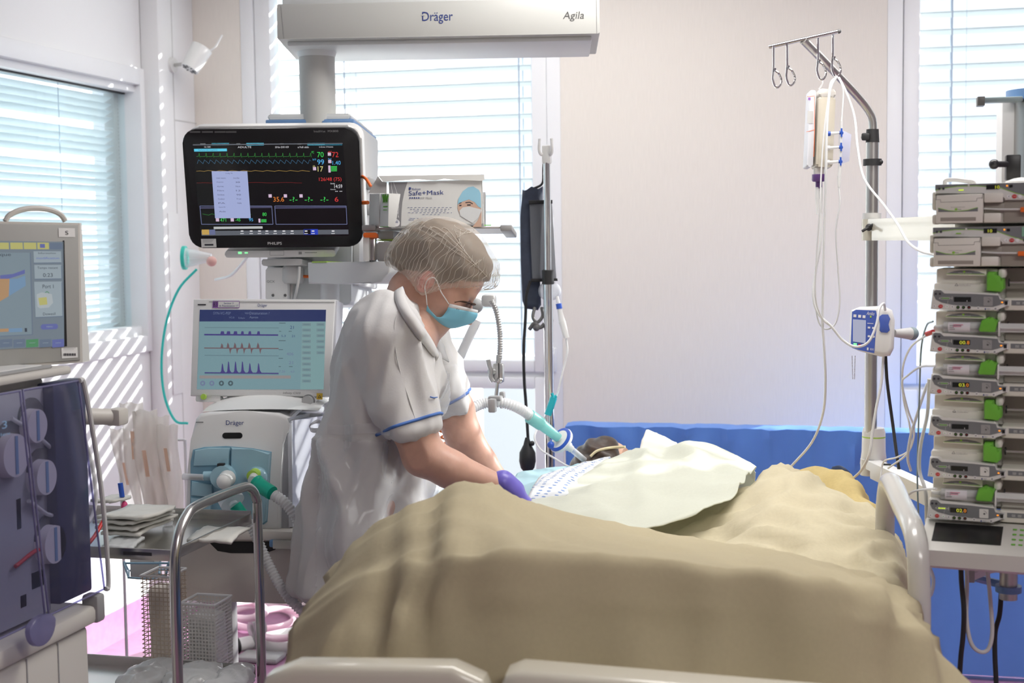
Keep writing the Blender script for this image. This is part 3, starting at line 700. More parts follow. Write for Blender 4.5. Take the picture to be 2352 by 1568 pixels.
T('6', 'g_red', 769, 463, 777, 452); T('80', 'g_green', 603, 496, 612, 488); T('471', 'g_green', 506, 509, 519, 501); T('-45', 'g_green', 541, 508, 552, 501); T('95', 'g_blue', 572, 508, 581, 501)
T('FC', 'g_green', 716, 352, 721, 347); T('SpO2', 'g_blue', 718, 369, 726, 364); T('FR', 'g_yellow', 719, 384, 724, 380); T('ART', 'g_red', 753, 351, 762, 347); T('Perf', 'g_blue', 754, 367, 761, 363)
g.m('g_pink')
for a, b in ((753, 350), (754, 367), (719, 383.5), (617, 446), (652, 446), (688, 446), (496, 501), (530, 501)): f.q(g, a, b+7.5, a+7, b, -.0015)
g.m('g_pink'); f.q(g, 754.5, 396, 759, 380, -.0015); f.q(g, 594, 511, 598, 502, -.0015)
g.m('g_green'); [f.q(g, 760, 383.5+i*3.2, 774, 381.5+i*3.2, -.0015) for i in range(4)]; [f.q(g, 600, 505+i*2.6, 612, 503.4+i*2.6, -.0015) for i in range(3)]
g.m('g_white'); f.t(g, 'Sonde', 759, 423, 769, 419.5, -.0015); f.t(g, 'Dimanche', 759, 436, 771, 433.5, -.0015); f.t(g, '-- --', 770, 440, 786, 438.5, -.0015)
g.m('g_frame')
f.ln(g, [(459, 473), (624, 473), (627, 515), (463, 515), (459, 473)], 1.6, -.0014); f.ln(g, [(631, 473), (795, 473), (797, 515), (634, 515), (631, 473)], 1.6, -.0014)
g.m('g_text'); f.q(g, 460, 479, 623, 474, -.0012); f.q(g, 632, 479, 795, 474, -.0012)
g.m('g_dgreen'); f.ln(g, [(465+i*7, 491+(i % 3)*1.5) for i in range(17)], .8, -.0014)
g.m('g_pale'); f.q(g, 491, 526, 603, 519.5, -.0017); g.m('g_strip'); f.q(g, 463, 541, 800, 527, -.0012)
g.m('g_gold'); f.q(g, 464, 539, 480, 527, -.0015); g.m('g_frame'); f.q(g, 481, 539, 494, 527, -.0015)
g.m('g_royal'); f.q(g, 698, 539, 730, 526, -.0015); g.m('screen_black'); f.q(g, 699, 538, 713, 527, -.0016)
g.m('g_white')
for a in (556, 577, 596, 613, 632, 652, 671, 703, 719, 765): f.q(g, a-3, 532, a+3, 529, -.0018); f.q(g, a-4, 537, a+4, 535.5, -.0018)
# pop-up window
g.m('g_win'); wp = [(486, 393), (568, 393), (576, 501), (494, 501)]; g.poly(f.pts([wp[3], wp[2], wp[1], wp[0]], -.0020), -.0020)
g.m('g_text')
f.t(g, 'Config. PA', 518, 400, 534, 396.5, -.0023)
for i, (a, b) in enumerate((('Unité mesure', 'Zéro le 30nov'), ('Moyenne', '30'), ('Alarmes', 'Non'), ('Filtre', '12'), ('Extrêmes', '90'), ('Couleur', 'Rouge'), ('PA', 'Visible'), ('Option PA', ''), ('Aide', ''))):
    y = 407+i*9.6; dx = i*.8; f.t(g, a, 497+dx, y+3.4, 512+dx+(6 if i == 0 else 0), y, -.0023)
    if b: f.t(g, b, 540+dx-(4 if i == 0 else 0), y+3.4, 550+dx, y, -.0023)
g.build('display_readings', t, M)
g = MB(); g.m('white'); f.t(g, 'PHILIPS', 615, 562, 647, 555.5, -.0012); g.m('mid_grey'); f.t(g, 'IntelliVue', 721, 304, 747, 299, -.0012); f.t(g, 'MX800', 753, 303.5, 777, 298.5, -.0012)
g.m('dark_grey'); [f.q(g, a, 305, b, 301, -.0012) for a, b in ((436, 460), (464, 489), (493, 518), (519, 543))]
g.build('logo', t, M)
g = MB(); g.m('paper'); f.q(g, 463, 568, 496, 548, -.0012); g.m('ink'); f.q(g, 470, 564, 490, 560, -.0016); g.m('mid_grey'); [f.q(g, 466, 551+i*2.5, 492-i*3, 550+i*2.5, -.0016) for i in range(3)]; g.build('inventory_sticker', t, M)
mb = MB(); mb.m('white_plastic'); f.box(mb, 517, 574, 770, 592, .01, .12, .006, .003); mb.build('lower_module', t, M)
g = MB(); glow('g_led', (.2, .9, .3), 1.2); g.m('g_led'); f.q(g, 547, 583, 555, 578, .0094); f.q(g, 562, 582, 569, 579, .0094); g.m('paper'); f.q(g, 684, 586, 744, 577, .0094); g.m('mid_grey'); f.q(g, 686, 584, 693, 578, .009); f.q(g, 700, 581, 728, 579, .009); f.ln(g, [(620, 576), (652, 576), (652, 586), (620, 586), (620, 576)], .7, .0094); g.build('status_lights', t, M)
# wall channel bracket
fq = Face((604, 595), (695, 594), (604, 680), 3.66, 3.64, 3.66); M = fq.M
t = thing('monitor_bracket', 'grey metal bracket and swivel holding up the black monitor', 'bracket', (0, 0, 0), M=Matrix.Translation(fq.at(0, .05, -fq.h/2)))
mb = MB(); mb.m('light_grey'); fq.box(mb, 601, 594, 693, 610, -.02, .08, .004, .003); mb.build('top_plate', t, M)
mb = MB(); mb.m('light_grey'); mb.lathe([(.026, -.028), (.03, -.02), (.03, .01), (.024, .02)], 24, Matrix.Translation((fq.uv(667, 628)[0], .02, fq.uv(667, 626)[1]))); mb.build('swivel', t, M)
mb = MB(); mb.m('white_plastic'); fq.box(mb, 610, 614, 660, 690, .0, .06, .006, .004); mb.build('channel', t, M)
mb = MB(); mb.m('mid_grey'); fq.t(mb, 'GCX', 613, 649, 631, 643.5, -.001); mb.build('lettering', t, M)
mb = MB(); mb.m('steel'); fq.box(mb, 661, 620, 672, 690, .02, .05, 0, .002)
for px in (627, 655): c = fq.uv(px, 678); mb.m('dark_grey'); mb.sph((c[0], .0, c[1]), .004)
mb.build('post', t, M)
hose('grey_cable', 'pale grey cable dropping from the black monitor to the ventilator screen', 'cable', [(688, 612, 3.6), (686, 640, 3.6), (681, 668, 3.6), (676, 690, 3.62)], .004, 'light_grey')

# ------------------------------------------------------------ ventilator on its cart
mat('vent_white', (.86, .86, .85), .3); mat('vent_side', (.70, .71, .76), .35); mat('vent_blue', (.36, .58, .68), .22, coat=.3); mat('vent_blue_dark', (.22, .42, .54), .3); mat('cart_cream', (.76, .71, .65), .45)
glow('v_bg', (.30, .50, .56)); glow('v_bg2', (.34, .56, .58)); glow('v_navy', (.04, .06, .20)); glow('v_purple', (.10, .08, .34)); glow('v_brown', (.26, .16, .18)); glow('v_btn', (.30, .44, .48)); glow('v_line', (.22, .36, .42)); glow('v_salmon', (.46, .42, .42)); glow('v_gr', (.11, .17, .20)); glow('v_lav', (.26, .32, .52)); glow('v_txt', (.06, .10, .30)); glow('v_pale', (.25, .28, .42))
t = thing('ventilator', 'white Dräger ventilator with a pale blue port panel and a curve display on top', 'ventilator', P(560, 1215, 3.55))
f = Face((443, 686), (768, 687), (435, 908), 3.56, 3.52, 3.54); M = f.M
hw, hh = f.w/2, f.h/2
mb = MB(); mb.m('vent_white'); mb.prism(f.pts([(436, 909), (443, 686), (770, 687), (757, 911)])[::1], 0, .035, .006)
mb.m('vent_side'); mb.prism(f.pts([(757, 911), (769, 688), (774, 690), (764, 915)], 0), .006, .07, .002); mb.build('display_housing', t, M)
mb = MB(); mb.m('v_bg'); mb.poly(f.pts([(452, 894), (459, 711), (749, 711), (743, 894)], -.0006), -.0006); mb.build('screen', t, M)
g = MB()
g.m('v_navy'); g.poly(f.pts([(458, 738), (459, 711), (749, 711), (748, 738)], -.001), -.001)
g.m('v_bg2'); g.poly(f.pts([(690, 894), (694, 739), (748, 739), (743, 894)], -.001), -.001)
g.m('v_lav'); f.t(g, 'SYN-VC-PEP', 490, 722, 530, 716, -.0014); f.t(g, 'Ventilation', 562, 721, 572, 716, -.0014); f.t(g, 'Désaturation ?', 573, 722, 619, 716, -.0014); f.t(g, 'Apnée', 573, 732, 593, 726, -.0014); f.t(g, 'VC:0', 526, 731, 538, 727, -.0014); f.t(g, 'R.Alarm', 548, 732, 562, 728, -.0014)
g.m('v_line'); [f.q(g, 470, y+.7, 640, y, -.0012) for y in (752, 799.6, 816, 858)]
g.m('v_purple'); f.q(g, 469, 770, 639, 767.5, -.0016)
xs = (511, 525, 541, 557, 574, 594)
for i, x in enumerate(xs):
    w = 4.4 if i < 3 else 3.4; g.poly(f.pts([(x-w-1, 769), (x-w+1, 760.5), (x+w-1, 760.5), (x+w, 769)], -.0015), -.0015)
g.m('v_brown'); f.q(g, 469, 800, 640, 799, -.0014)
for i, x in enumerate(xs):
    g.poly(f.pts([(x-5, 799.5), (x-2, 788+(i > 0)*-2), (x+1, 792), (x+2, 799.5)], -.0015), -.0015)
    if i: g.poly(f.pts([(x+1, 799.5), (x+3.5, 813), (x+6, 803), (x+10, 799.5)], -.0015), -.0015)
g.m('v_purple')
for i, x in enumerate(xs):
    h = 22 if i == 0 else 27-(i > 3)*4; g.poly(f.pts([(x-6, 856), (x-3, 852), (x-1, 856-h), (x+1, 856-h+3), (x+3, 850), (x+7, 856)], -.0015), -.0015)
f.q(g, 470, 857, 640, 856, -.0014)
def T(s, m_, a, b, c, d): g.m(m_); f.t(g, s, a, b, c, d, -.0016)
T('21', 'v_txt', 666, 755, 675, 748); T('5,3', 'v_txt', 646, 774, 656, 769); T('21', 'v_txt', 670, 774, 677, 769); T('406', 'v_lav', 658, 816, 674, 809); T('21', 'v_lav', 663, 836, 673, 829); T('7,26', 'v_lav', 641, 856, 655, 850); T('4,0', 'v_lav', 667, 856, 676, 851)
g.m('v_gr')
for a, b, c in ((641, 656, 741), (641, 646, 760), (663, 670, 760), (640, 656, 781.5), (640, 650, 802), (640, 650, 822), (640, 645, 841), (664, 672, 841)): f.q(g, a, c+1.3, b, c, -.0016)
g.m('v_salmon'); g.poly(f.pts([(458, 869), (458.5, 862), (668, 862), (668, 869)], -.0014), -.0014)
g.m('v_btn')
for i in range(11): f.q(g, 694, 748+i*13, 714, 741.5+i*13, -.0013)
for i in range(6): f.q(g, 727, 748+i*13, 745, 741.5+i*13, -.0013)
g.m('v_line'); [f.q(g, 697, 746+i*13, 711, 744+i*13, -.0016) for i in range(11)]; [f.q(g, 730, 746+i*13, 743, 744+i*13, -.0016) for i in range(6)]
for i, (x, m_) in enumerate(((466, 'v_lav'), (487, 'v_lav'), (509, 'v_gr'), (530, 'v_gr'))):
    g.m(m_); c = f.uv(x, 880); r = S(6, 3.54); g.poly([(c[0]+r*math.cos(a), c[1]+r*math.sin(a)) for a in [k*math.pi/10 for k in range(20)]], -.0014)
    g.m('v_bg'); r = S(2.5, 3.54); g.poly([(c[0]+r*math.cos(a), c[1]+r*math.sin(a)) for a in [k*math.pi/10 for k in range(20)]], -.0018)
g.build('display_readings', t, M)
g = MB(); g.m('ink_blue'); f.t(g, 'Dräger', 592, 706, 614, 697.5, -.0012); g.m('light_grey'); g.m('mid_grey'); f.t(g, 'Infinity C500', 650, 906, 690, 900, -.0012, .1); f.q(g, 480, 693.8, 768, 693, -.0012)
g.m('ink'); f.q(g, 454, 701, 473, 698, -.0012); g.build('front_marking', t, M); g = MB(); mat('sticker_purple', (.30, .12, .45), .5); g.m('sticker_purple'); f.q(g, 488, 707, 550, 691, -.0012); g.m('paper'); f.q(g, 501, 705.5, 549, 692.5, -.0016); g.m('ink'); f.t(g, 'B3', 490, 704, 499, 694.5, -.0018); g.m('ink_blue'); f.t(g, 'Secteur 3', 514, 698, 536, 694, -.002); f.t(g, 'de Réanimation 17', 503, 704, 547, 700, -.002)
g.build('ward_sticker', t, M)
mb = MB(); mb.m('vent_white'); f.box(mb, 449, 909, 506, 922, .005, .03, .004, .002); mb.m('lime'); c = f.uv(467, 911, -.003); mb.cyl((c[0], .003, c[1]), (c[0], -.004, c[1]), S(6.5, 3.54)); mb.build('power_button', t, M)
mb = MB(); mb.m('vent_white'); c = f.uv(707, 921, -.01); R_ = S(16, 3.54); mb.cyl((c[0], .03, c[1]), (c[0], -.004, c[1]), R_, n=32); mb.m('mid_grey'); mb.cyl((c[0], .0, c[1]), (c[0], -.006, c[1]), R_*.97, n=32); mb.m('light_grey'); mb.cyl((c[0], 0, c[1]), (c[0], -.02, c[1]), R_*.8, R_*.72, n=32); mb.build('rotary_knob', t, M)
mb = MB(); mb.m('yellow'); f.q(mb, 727, 917, 741, 903, -.0015); mb.m('ink'); f.ln(mb, [(731, 913), (734, 907), (737, 913), (731, 913)], .8, -.002); mb.build('alarm_key', t, M)
mb = MB(); mb.m('beam_light'); f.box(mb, 566, 911, 728, 945, .03, .12, .0, .01); mb.build('display_neck', t, M)
# body
f = Face((452, 946), (700, 944), (430, 1216), 3.46, 3.44, 3.46); M = f.M
fr_ = [(428, 1128), (436, 1020), (447, 962), (452, 950), (460, 946), (520, 942), (600, 942), (650, 945), (690, 948), (664, 960), (655, 985), (648, 1040), (644, 1100), (642, 1218), (424, 1212)]
fp = f.pts([(424, 1212), (642, 1218), (644, 1100), (650, 1020), (658, 975), (666, 958), (640, 948), (560, 943), (480, 945), (458, 950), (448, 962), (438, 1010), (430, 1090)])
mb = MB(); mb.m('vent_white'); mb.prism(fp, 0, .30, .010, seg=3)
dome = [[f.at(x, y, z) for x, y, z in r] for r in ()]
mb.build('housing', t, M)
# domed top
mb = MB(); mb.m('vent_white'); mb.smooth = 80
xa, za = f.uv(462, 948); xb, zb = f.uv(730, 948)
rows = []
for j in range(9):
    y = .01+.30*j/8; zz = za+.0+.055*math.sin(math.pi*min(1, (j+.3)/7)); rows.append([(xa+(xb-xa)*i/14, y, za+(zz-za)*math.sin(math.pi*(i+.7)/15.4)**.5) for i in range(15)])
mb.grid(rows); mb.build('domed_top', t, M)
# right flank with recessed handle
mb = MB(); mb.m('vent_side'); sp = f.pts([(640, 1216), (642, 1100), (650, 1015), (660, 972), (672, 962), (722, 925), (726, 960), (727, 1150), (668, 1192)])
x0 = f.uv(648, 1216)[0]; z0 = f.uv(648, 1216)[1]; z1 = f.uv(650, 985)[1]; z2 = f.uv(650, 955)[1]
x1 = x0+.004
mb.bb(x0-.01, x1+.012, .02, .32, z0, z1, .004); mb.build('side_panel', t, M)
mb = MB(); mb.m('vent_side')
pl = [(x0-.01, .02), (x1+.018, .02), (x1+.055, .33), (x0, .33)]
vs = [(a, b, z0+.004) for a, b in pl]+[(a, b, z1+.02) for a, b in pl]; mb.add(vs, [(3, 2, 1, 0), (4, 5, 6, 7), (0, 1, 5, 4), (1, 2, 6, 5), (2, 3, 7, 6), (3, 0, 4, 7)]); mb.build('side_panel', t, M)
mb = MB(); mb.m('vent_white'); mb.prism([(x0-.02, z1+.015), (x1+.03, z1+.015), (x1+.07, z2+.01), (x1+.06, z2+.03), (x0-.01, z2-.005)], .24, .33, .004)
mb.tube([(x1+.004, .02, z1-.01), (x1+.006, .03, z1+.02), (x1+.022, .10, z2+.015), (x1+.045, .22, z2+.032), (x1+.058, .30, z2+.036)], .008, n=8); mb.build('grip_handle', t, M)
# blue panel
bp = f.pts([(437, 1198), (606, 1204), (614, 1198), (624, 1037), (580, 1029), (520, 1024), (470, 1026), (444, 1032), (438, 1060)], -.001)
mb = MB(); mb.m('vent_blue_dark'); mb.prism(bp, -.004, .002, .002); mb.build('port_panel', t, M)
mb = MB(); mb.m('vent_blue')
mb.prism(f.pts([(528, 1195), (604, 1201), (611, 1196), (621, 1040), (580, 1031), (532, 1027)], -.01), -.016, -.002, .004, seg=3)
mb.prism(f.pts([(444, 1070), (526, 1068), (528, 1028), (480, 1028), (448, 1034)], -.01), -.014, -.002, .004); mb.prism(f.pts([(438, 1138), (488, 1142), (487, 1112), (440, 1105)], -.01), -.012, -.002, .004); mb.prism(f.pts([(438, 1196), (484, 1198), (486, 1146), (438, 1142)], -.01), -.012, -.002, .004); mb.build('panel_cover', t, M)
mb = MB(); mb.m('vent_blue'); c = f.uv(512, 1095, -.03); mb.cyl((c[0], 0, c[1]), (c[0], -.045, c[1]), S(29, 3.44), S(26, 3.44), n=32); mb.cyl((c[0]-.025, -.022, c[1]+.002), (c[0]-.05, -.022, c[1]+.002), S(11, 3.44)); mb.m('black_rubber'); mb.bb(c[0]-.012, c[0]+.004, -.04, -.02, c[1]+.022, c[1]+.034, .002)
mb.m('white_plastic'); c2 = f.uv(515, 1100, -.07); mb.cyl((c2[0], -.04, c2[1]), (c2[0], -.075, c2[1]-.006), S(19, 3.44), S(17, 3.44), n=28); mb.sph((c2[0], -.07, c2[1]-.006), S(17.5, 3.44)); mb.build('expiratory_valve', t, M)
mb = MB(); mb.m('vent_blue'); c = f.uv(590, 1095, -.02); mb.sph((c[0], -.012, c[1]), (S(24, 3.44), .03, S(24, 3.44)), 24); mb.m('lime'); c = f.uv(582, 1090, -.05); mb.cyl((c[0], -.03, c[1]), (c[0]-.002, -.052, c[1]-.004), S(14, 3.44), n=24); mb.m('white_plastic'); mb.cyl((c[0], -.03, c[1]), (c[0]+.004, -.075, c[1]-.012), S(10.5, 3.44), n=24); mb.build('inspiratory_port', t, M)
mb = MB(); mb.m('clear_plastic'); a = f.uv(420, 1094, -.03); b = f.uv(468, 1096, -.03); mb.cyl((a[0], -.03, a[1]), (b[0], -.03, b[1]), .008); mb.m('steel'); mb.cyl((b[0]-.035, -.03, b[1]), (b[0], -.03, b[1]), .005); mb.build('flow_sensor', t, M)
g = MB(); g.m('ink_blue'); f.t(g, 'Dräger', 519, 979, 560, 965, -.001); g.build('logo', t, M); g = MB(); g.m('bezel_black'); a = f.uv(511, 1007); b = f.uv(557, 993); g.rr(a[0], a[1], b[0], b[1], .03, -.001, .001); g.build('sensor_window', t, M); g = MB(); g.m('mid_grey'); f.q(g, 450, 971, 467, 968, -.001); g.build('inventory_mark', t, M)
# cart
f = Face((392, 1216), (700, 1224), (392, 1380), 3.46, 3.42, 3.46); M = f.M
t = thing('ventilator_cart', 'cream cart with a black drawer grip carrying the ventilator', 'cart', (0, 0, 0), M=Matrix.Translation(Vector(f.at(0, .15, 0)[:2]+(0,))))
mb = MB(); mb.m('cart_cream'); f.box(mb, 400, 1221, 700, 1236, -.02, .36, 0, .005); mb.build('top_board', t, M)
mb = MB(); mb.m('cart_cream'); f.box(mb, 408, 1237, 694, 1378, .0, .34, .005, .004); mb.build('drawer_front', t, M)
mb = MB(); mb.m('black'); mb.poly(f.pts([(500, 1265), (478, 1243), (650, 1243), (632, 1262), (610, 1270), (530, 1270)], -.002), -.002); mb.build('grip_recess', t, M)
mb = MB(); a = f.uv(620, 1247, -.02); b = f.uv(694, 1249, -.02); mb.m('blue_trim'); mb.bb(a[0], a[0]+.03, -.03, -.0, a[1]-.009, a[1]+.009, .004); mb.m('brushed'); mb.bb(a[0]+.01, b[0], -.032, -.022, a[1]-.012, a[1]+.010, .002); mb.build('equipment_rail', t, M)
mb = MB(); mb.m('cart_cream'); c = f.uv(560, 1380); 
zf = -(f.at(0, 0, 0).z)
p = f.at(f.uv(436, 1380)[0], .27, c[1]); 
mb = MB(); mb.m('light_grey'); mb.cyl((p.x, p.y, p.z), (p.x, p.y, .12), .03); mb.build('pillar', t)
mb = MB(); mb.m('light_grey'); mb.bb(p.x-.2, p.x+.3, p.y-.3, p.y+.15, .07, .12, .02); mb.build('base', t)
for sx in (-.15, .25):
    for sy in (-.25, .1): mb = MB(); mb.m('dark_grey'); mb.cyl((p.x+sx-.012, p.y+sy, .036), (p.x+sx+.012, p.y+sy, .036), .035); mb.bb(p.x+sx-.008, p.x+sx+.008, p.y+sy-.008, p.y+sy+.008, .03, .08); mb.build('castor', t)
# corrugated breathing hoses
def corr(L, tot, r): return r*(1+.13*math.sin(L*2*math.pi/.0075))
mat('hose_clear', (.84, .86, .87), .2, clear=.25, rim=.05)
def chose(label, pts, r=.0125, parent=None, grp=None, corr_=corr):
    mb = MB(); mb.m('hose_clear'); mb.smooth = 80; mb.tube(pts, r, n=16, step=.0019, prof=corr_)
    return mb
t = thing('breathing_hose', 'corrugated clear hose with green cuff curving down from the right ventilator port', 'hose', P(690, 1240, 3.3))
pts = [P(*q) for q in ((600, 1118, 3.33), (628, 1136, 3.31), (655, 1155, 3.3), (680, 1190, 3.3), (696, 1235, 3.32), (715, 1300, 3.4))]
mb = MB(); mb.m('teal'); mb.tube([P(*q) for q in ((588, 1104, 3.35), (600, 1116, 3.34), (625, 1132, 3.32))], .017, n=20, prof=lambda L, T, r: r*(1+.05*(math.sin(L*500) > 0))); mb.build('cuff', t)
mb = chose('', pts[1:]); mb.build('hose_body', t)
t = thing('breathing_hose', 'corrugated clear hose with green cuff running down behind the trolley handle', 'hose', P(690, 1390, 3.4))
mb = MB(); mb.m('teal'); mb.tube([P(*q) for q in ((540, 1160, 3.31), (552, 1176, 3.31), (560, 1186, 3.31))], .015, n=20); mb.build('cuff', t)
mb = chose('', [P(*q) for q in ((558, 1184, 3.31), (575, 1205, 3.3), (592, 1240, 3.29), (614, 1290, 3.28), (650, 1355, 3.27), (690, 1400, 3.27), (740, 1440, 3.3))], .0115); mb.build('hose_body', t)
mb = MB(); mb.m('clear_plastic'); a = P(520, 1128, 3.33); b = P(538, 1160, 3.31); dv = (b-a).normalized()
mb.tube([a, a.lerp(b, .35), a.lerp(b, .45), a.lerp(b, .8), a.lerp(b, .85), b], .012, sm=0, n=24, prof=lambda L, T, r: (.013 if L < .3*T else .03 if L < .82*T else .011)); mb.build('filter', t)
# ------------------------------------------------------------ dialysis machine at the left edge
mat('dia_grey', (.36, .36, .34), .45); mat('dia_cream', (.60, .575, .53), .45); mat('dia_pane', (.50, .50, .48), .5)
mat('dia_tint', (.10, .10, .16), .10, clear=.70, tint=(.72, .72, .86)); mat('dia_edge', (.26, .25, .40), .15, clear=.45, tint=(.6, .6, .85)); mat('baffle', (.045, .05, .11), .35); mat('pump_head', (.80, .77, .79), .4); mat('stripe_blue', (.22, .38, .60), .4); mat('pane_lilac', (.44, .44, .47), .45)
glow('d_bg', (.17, .21, .25)); glow('d_yel', (.46, .44, .16)); glow('d_pan', (.20, .26, .30)); glow('d_lt', (.30, .36, .40)); glow('d_org', (.42, .26, .14)); glow('d_blu', (.17, .28, .42)); glow('d_btn', (.13, .17, .24)); glow('d_ind', (.12, .14, .36)); glow('d_grn', (.08, .25, .12)); glow('d_txt', (.05, .06, .08)); glow('d_btx', (.12, .16, .45)); glow('d_wht', (.40, .44, .46))
XD = -1.47
fd = Face3(PX(0, 905, XD), PX(178, 876, XD), PX(0, 1465, XD)); M = fd.M
t = thing('dialysis_machine', 'grey and cream dialysis machine with touch screen and dark tinted door at the left edge', 'dialysis machine', (XD-.2, 2.2, 0))
body = lambda *a, **k: None
# housing behind the door: X from -2.05 to XD-.05
tp = PX(60, 872, XD-.02).z; bt = PX(200, 1380, XD).z
ya, yb = 1.75, PX(215, 1300, XD).y
mb = MB(); mb.m('dia_cream'); mb.bb(XD-.46, XD-.06, ya, yb-.05, bt-.02, tp, .015); mb.m('pane_lilac'); mb.bb(XD-.062, XD-.035, ya+.02, yb-.10, bt, tp-.02); mb.m('baffle'); mb.bb(XD-.05, XD-.012, yb-.10, yb+.015, bt+.01, tp-.015, .006); mb.build('housing', t)
mb = MB(); mb.m('dia_cream'); mb.bb(XD-.48, XD-.02, ya, yb-.02, tp-.004, tp+.012, .006); mb.m('mid_grey'); mb.bb(XD-.40, XD-.03, ya+.05, yb-.07, tp+.012, tp+.018, .003); mb.m('white_plastic'); mb.bb(XD-.385, XD-.045, ya+.065, yb-.085, tp+.0175, tp+.0195); mb.build('top_tray', t)
e = PX(228, 1375, XD+.01)
mb = MB(); mb.m('dia_cream'); mb.bb(XD-.47, XD+.012, ya, e.y, e.z-.045, e.z-.008, .01); mb.build('ledge', t)
mb = MB(); mb.m('mid_grey'); mb.bb(XD-.02, XD+.018, e.y-.02, e.y+.012, e.z-.045, e.z+.012, .008); mb.build('latch', t)
c = PX(206, 1480, XD)
mb = MB(); mb.m('dia_cream'); mb.bb(XD-.45, XD, ya+.02, c.y, .12, e.z-.045, .012); mb.build('lower_body', t)
mb = MB(); mb.m('mid_grey'); 
for px in (60, 133): q = PX(px, 1500, XD); mb.bb(XD, XD+.0012, q.y-.0015, q.y+.0015, .14, e.z-.05)
mb.build('panel_joint', t)
mb = MB(); mb.m('dark_grey'); mb.bb(XD-.45, XD-.02, ya+.05, c.y-.03, .05, .12, .01); mb.build('base', t)
for x in (XD-.4, XD-.06):
    for y in (ya+.08, c.y-.08): mb = MB(); mb.m('black_rubber'); mb.cyl((x-.012, y, .036), (x+.012, y, .036), .036); mb.build('castor', t)
# pump heads and tubing behind the tinted door
y0 = .0
for i, (px, py, rx, rz) in enumerate(((87, 978, 34, 40), (108, 1096, 34, 42), (128, 1250, 38, 46), (38, 1046, 46, 50))):
    c = fd.uv(px, py, .012); r = S(rz, 2.7)
    mb = MB(); mb.m('dark_grey'); mb.cyl((c[0]+.01, .056, c[1]+.012), (c[0]+.01, .03, c[1]+.012), r*1.18, n=32); mb.m('pump_head'); mb.cyl((c[0], .05, c[1]), (c[0], .012, c[1]), r, r*.93, n=32)
    mb.m('stripe_blue'); mb.bb(c[0]-.004, c[0]+.004, .0105, .012, c[1]-r*.8, c[1]+r*.85); mb.build('pump_rotor', t, M)
for i, (px, py, w, h) in enumerate(((140, 960, 30, 90), (190, 1180, 60, 40), (120, 1330, 70, 60), (232, 1325, 60, 26), (60, 1180, 40, 90), (250, 1210, 34, 60), (75, 1380, 46, 50))):
    c = fd.uv(px*.72, py, .035); mb = MB(); mb.m('pump_head'); mb.box((c[0], .045, c[1]), (S(w, 2.7), .02, S(h, 2.7)), .012); mb.build('clamp_block', t, M)
for i, pl in enumerate((((20, 960), (80, 1000), (150, 1080), (120, 1180), (60, 1150)), ((120, 930), (190, 1010), (215, 1150), (180, 1230)), ((30, 1300), (90, 1260), (150, 1290), (205, 1240), (235, 1190)))):
    mb = MB(); mb.m('tube_clear' if i < 2 else 'red'); mb.tube([Vector((*fd.uv(a, b, .03)[:1], .025, fd.uv(a, b, .03)[1])) for a, b in pl], .004); mb.build('blood_line', t, M)
# door: two curved tinted panels
def door(name, px0t, px1t, px0b, px1b, curve):
    rows = []
    for j in range(13):
        v = j/12; row = []
        for i in range(13):
            u = i/12
            a = Vector(((px0t+(px1t-px0t)*u), 905-(px0t+(px1t-px0t)*u)*.17)); b_ = Vector(((px0b+(px1b-px0b)*u), 1466-(px0b+(px1b-px0b)*u)*.475)); q = a.lerp(b_, v)
            y = -.045+curve*u**3+.04*max(0, (abs(v-.5)-.44)/.06)**2*.3; x, z = fd.uv(q.x, q.y, y); row.append((x, y, z))
        rows.append(row)
    mb = MB(); mb.smooth = 80; mb.m('dia_tint'); mb.grid(rows); mb.m('dia_edge')
    for ln_ in (rows[0], rows[-1], [r[0] for r in rows], [r[-1] for r in rows]): mb.tube([Vector(p) for p in ln_], .0022, n=6, sm=0)
    return mb.build(name, t, M)
door('door_panel', -60, 46, -60, 104, .0); door('door_panel', 52, 180, 112, 240, .03)
mb = MB(); mb.m('light_grey'); mb.tube([Vector((*fd.uv(a, b, .0)[:1], -.006, fd.uv(a, b, .0)[1])) for a, b in ((176, 874), (186, 880), (205, 980), (225, 1110), (237, 1230), (243, 1340), (236, 1352))], .005, n=8); mb.build('door_frame', t, M)
mb = MB(); mb.m('dia_edge'); cc = fd.uv(94, 1437, -.05); mb.prism([(cc[0]+.042*math.cos(a), cc[1]+(.02 if math.sin(a) > 0 else .036)*math.sin(a)) for a in [k*math.pi/12 for k in range(24)]], -.055, -.045, .003); mb.build('door_grip', t, M)
mb = MB(); mb.m('stripe_blue'); fd.t(mb, '3', 5, 985, 16, 965, -.052); fd.t(mb, 'lex', 2, 1002, 24, 990, -.052); mb.build('door_lettering', t, M)
# arm stub
a = P(205, 956, 2.8); b = P(252, 957, 2.83); c = P(285, 956, 2.85)
mb = MB(); mb.m('dia_cream'); mb.cyl(a-(b-a)*1.2, b, S(19, 2.83), n=24); mb.box(b.lerp(c, .5), ((c-b).length*1.1, .04, S(39, 2.84)), .006, M=None); mb.m('light_grey')
for i in range(3): q = b.lerp(c, .35+.13*i); mb.box((q.x, q.y-.021, q.z), (.003, .004, .016), .001)
mb.build('side_arm', t)
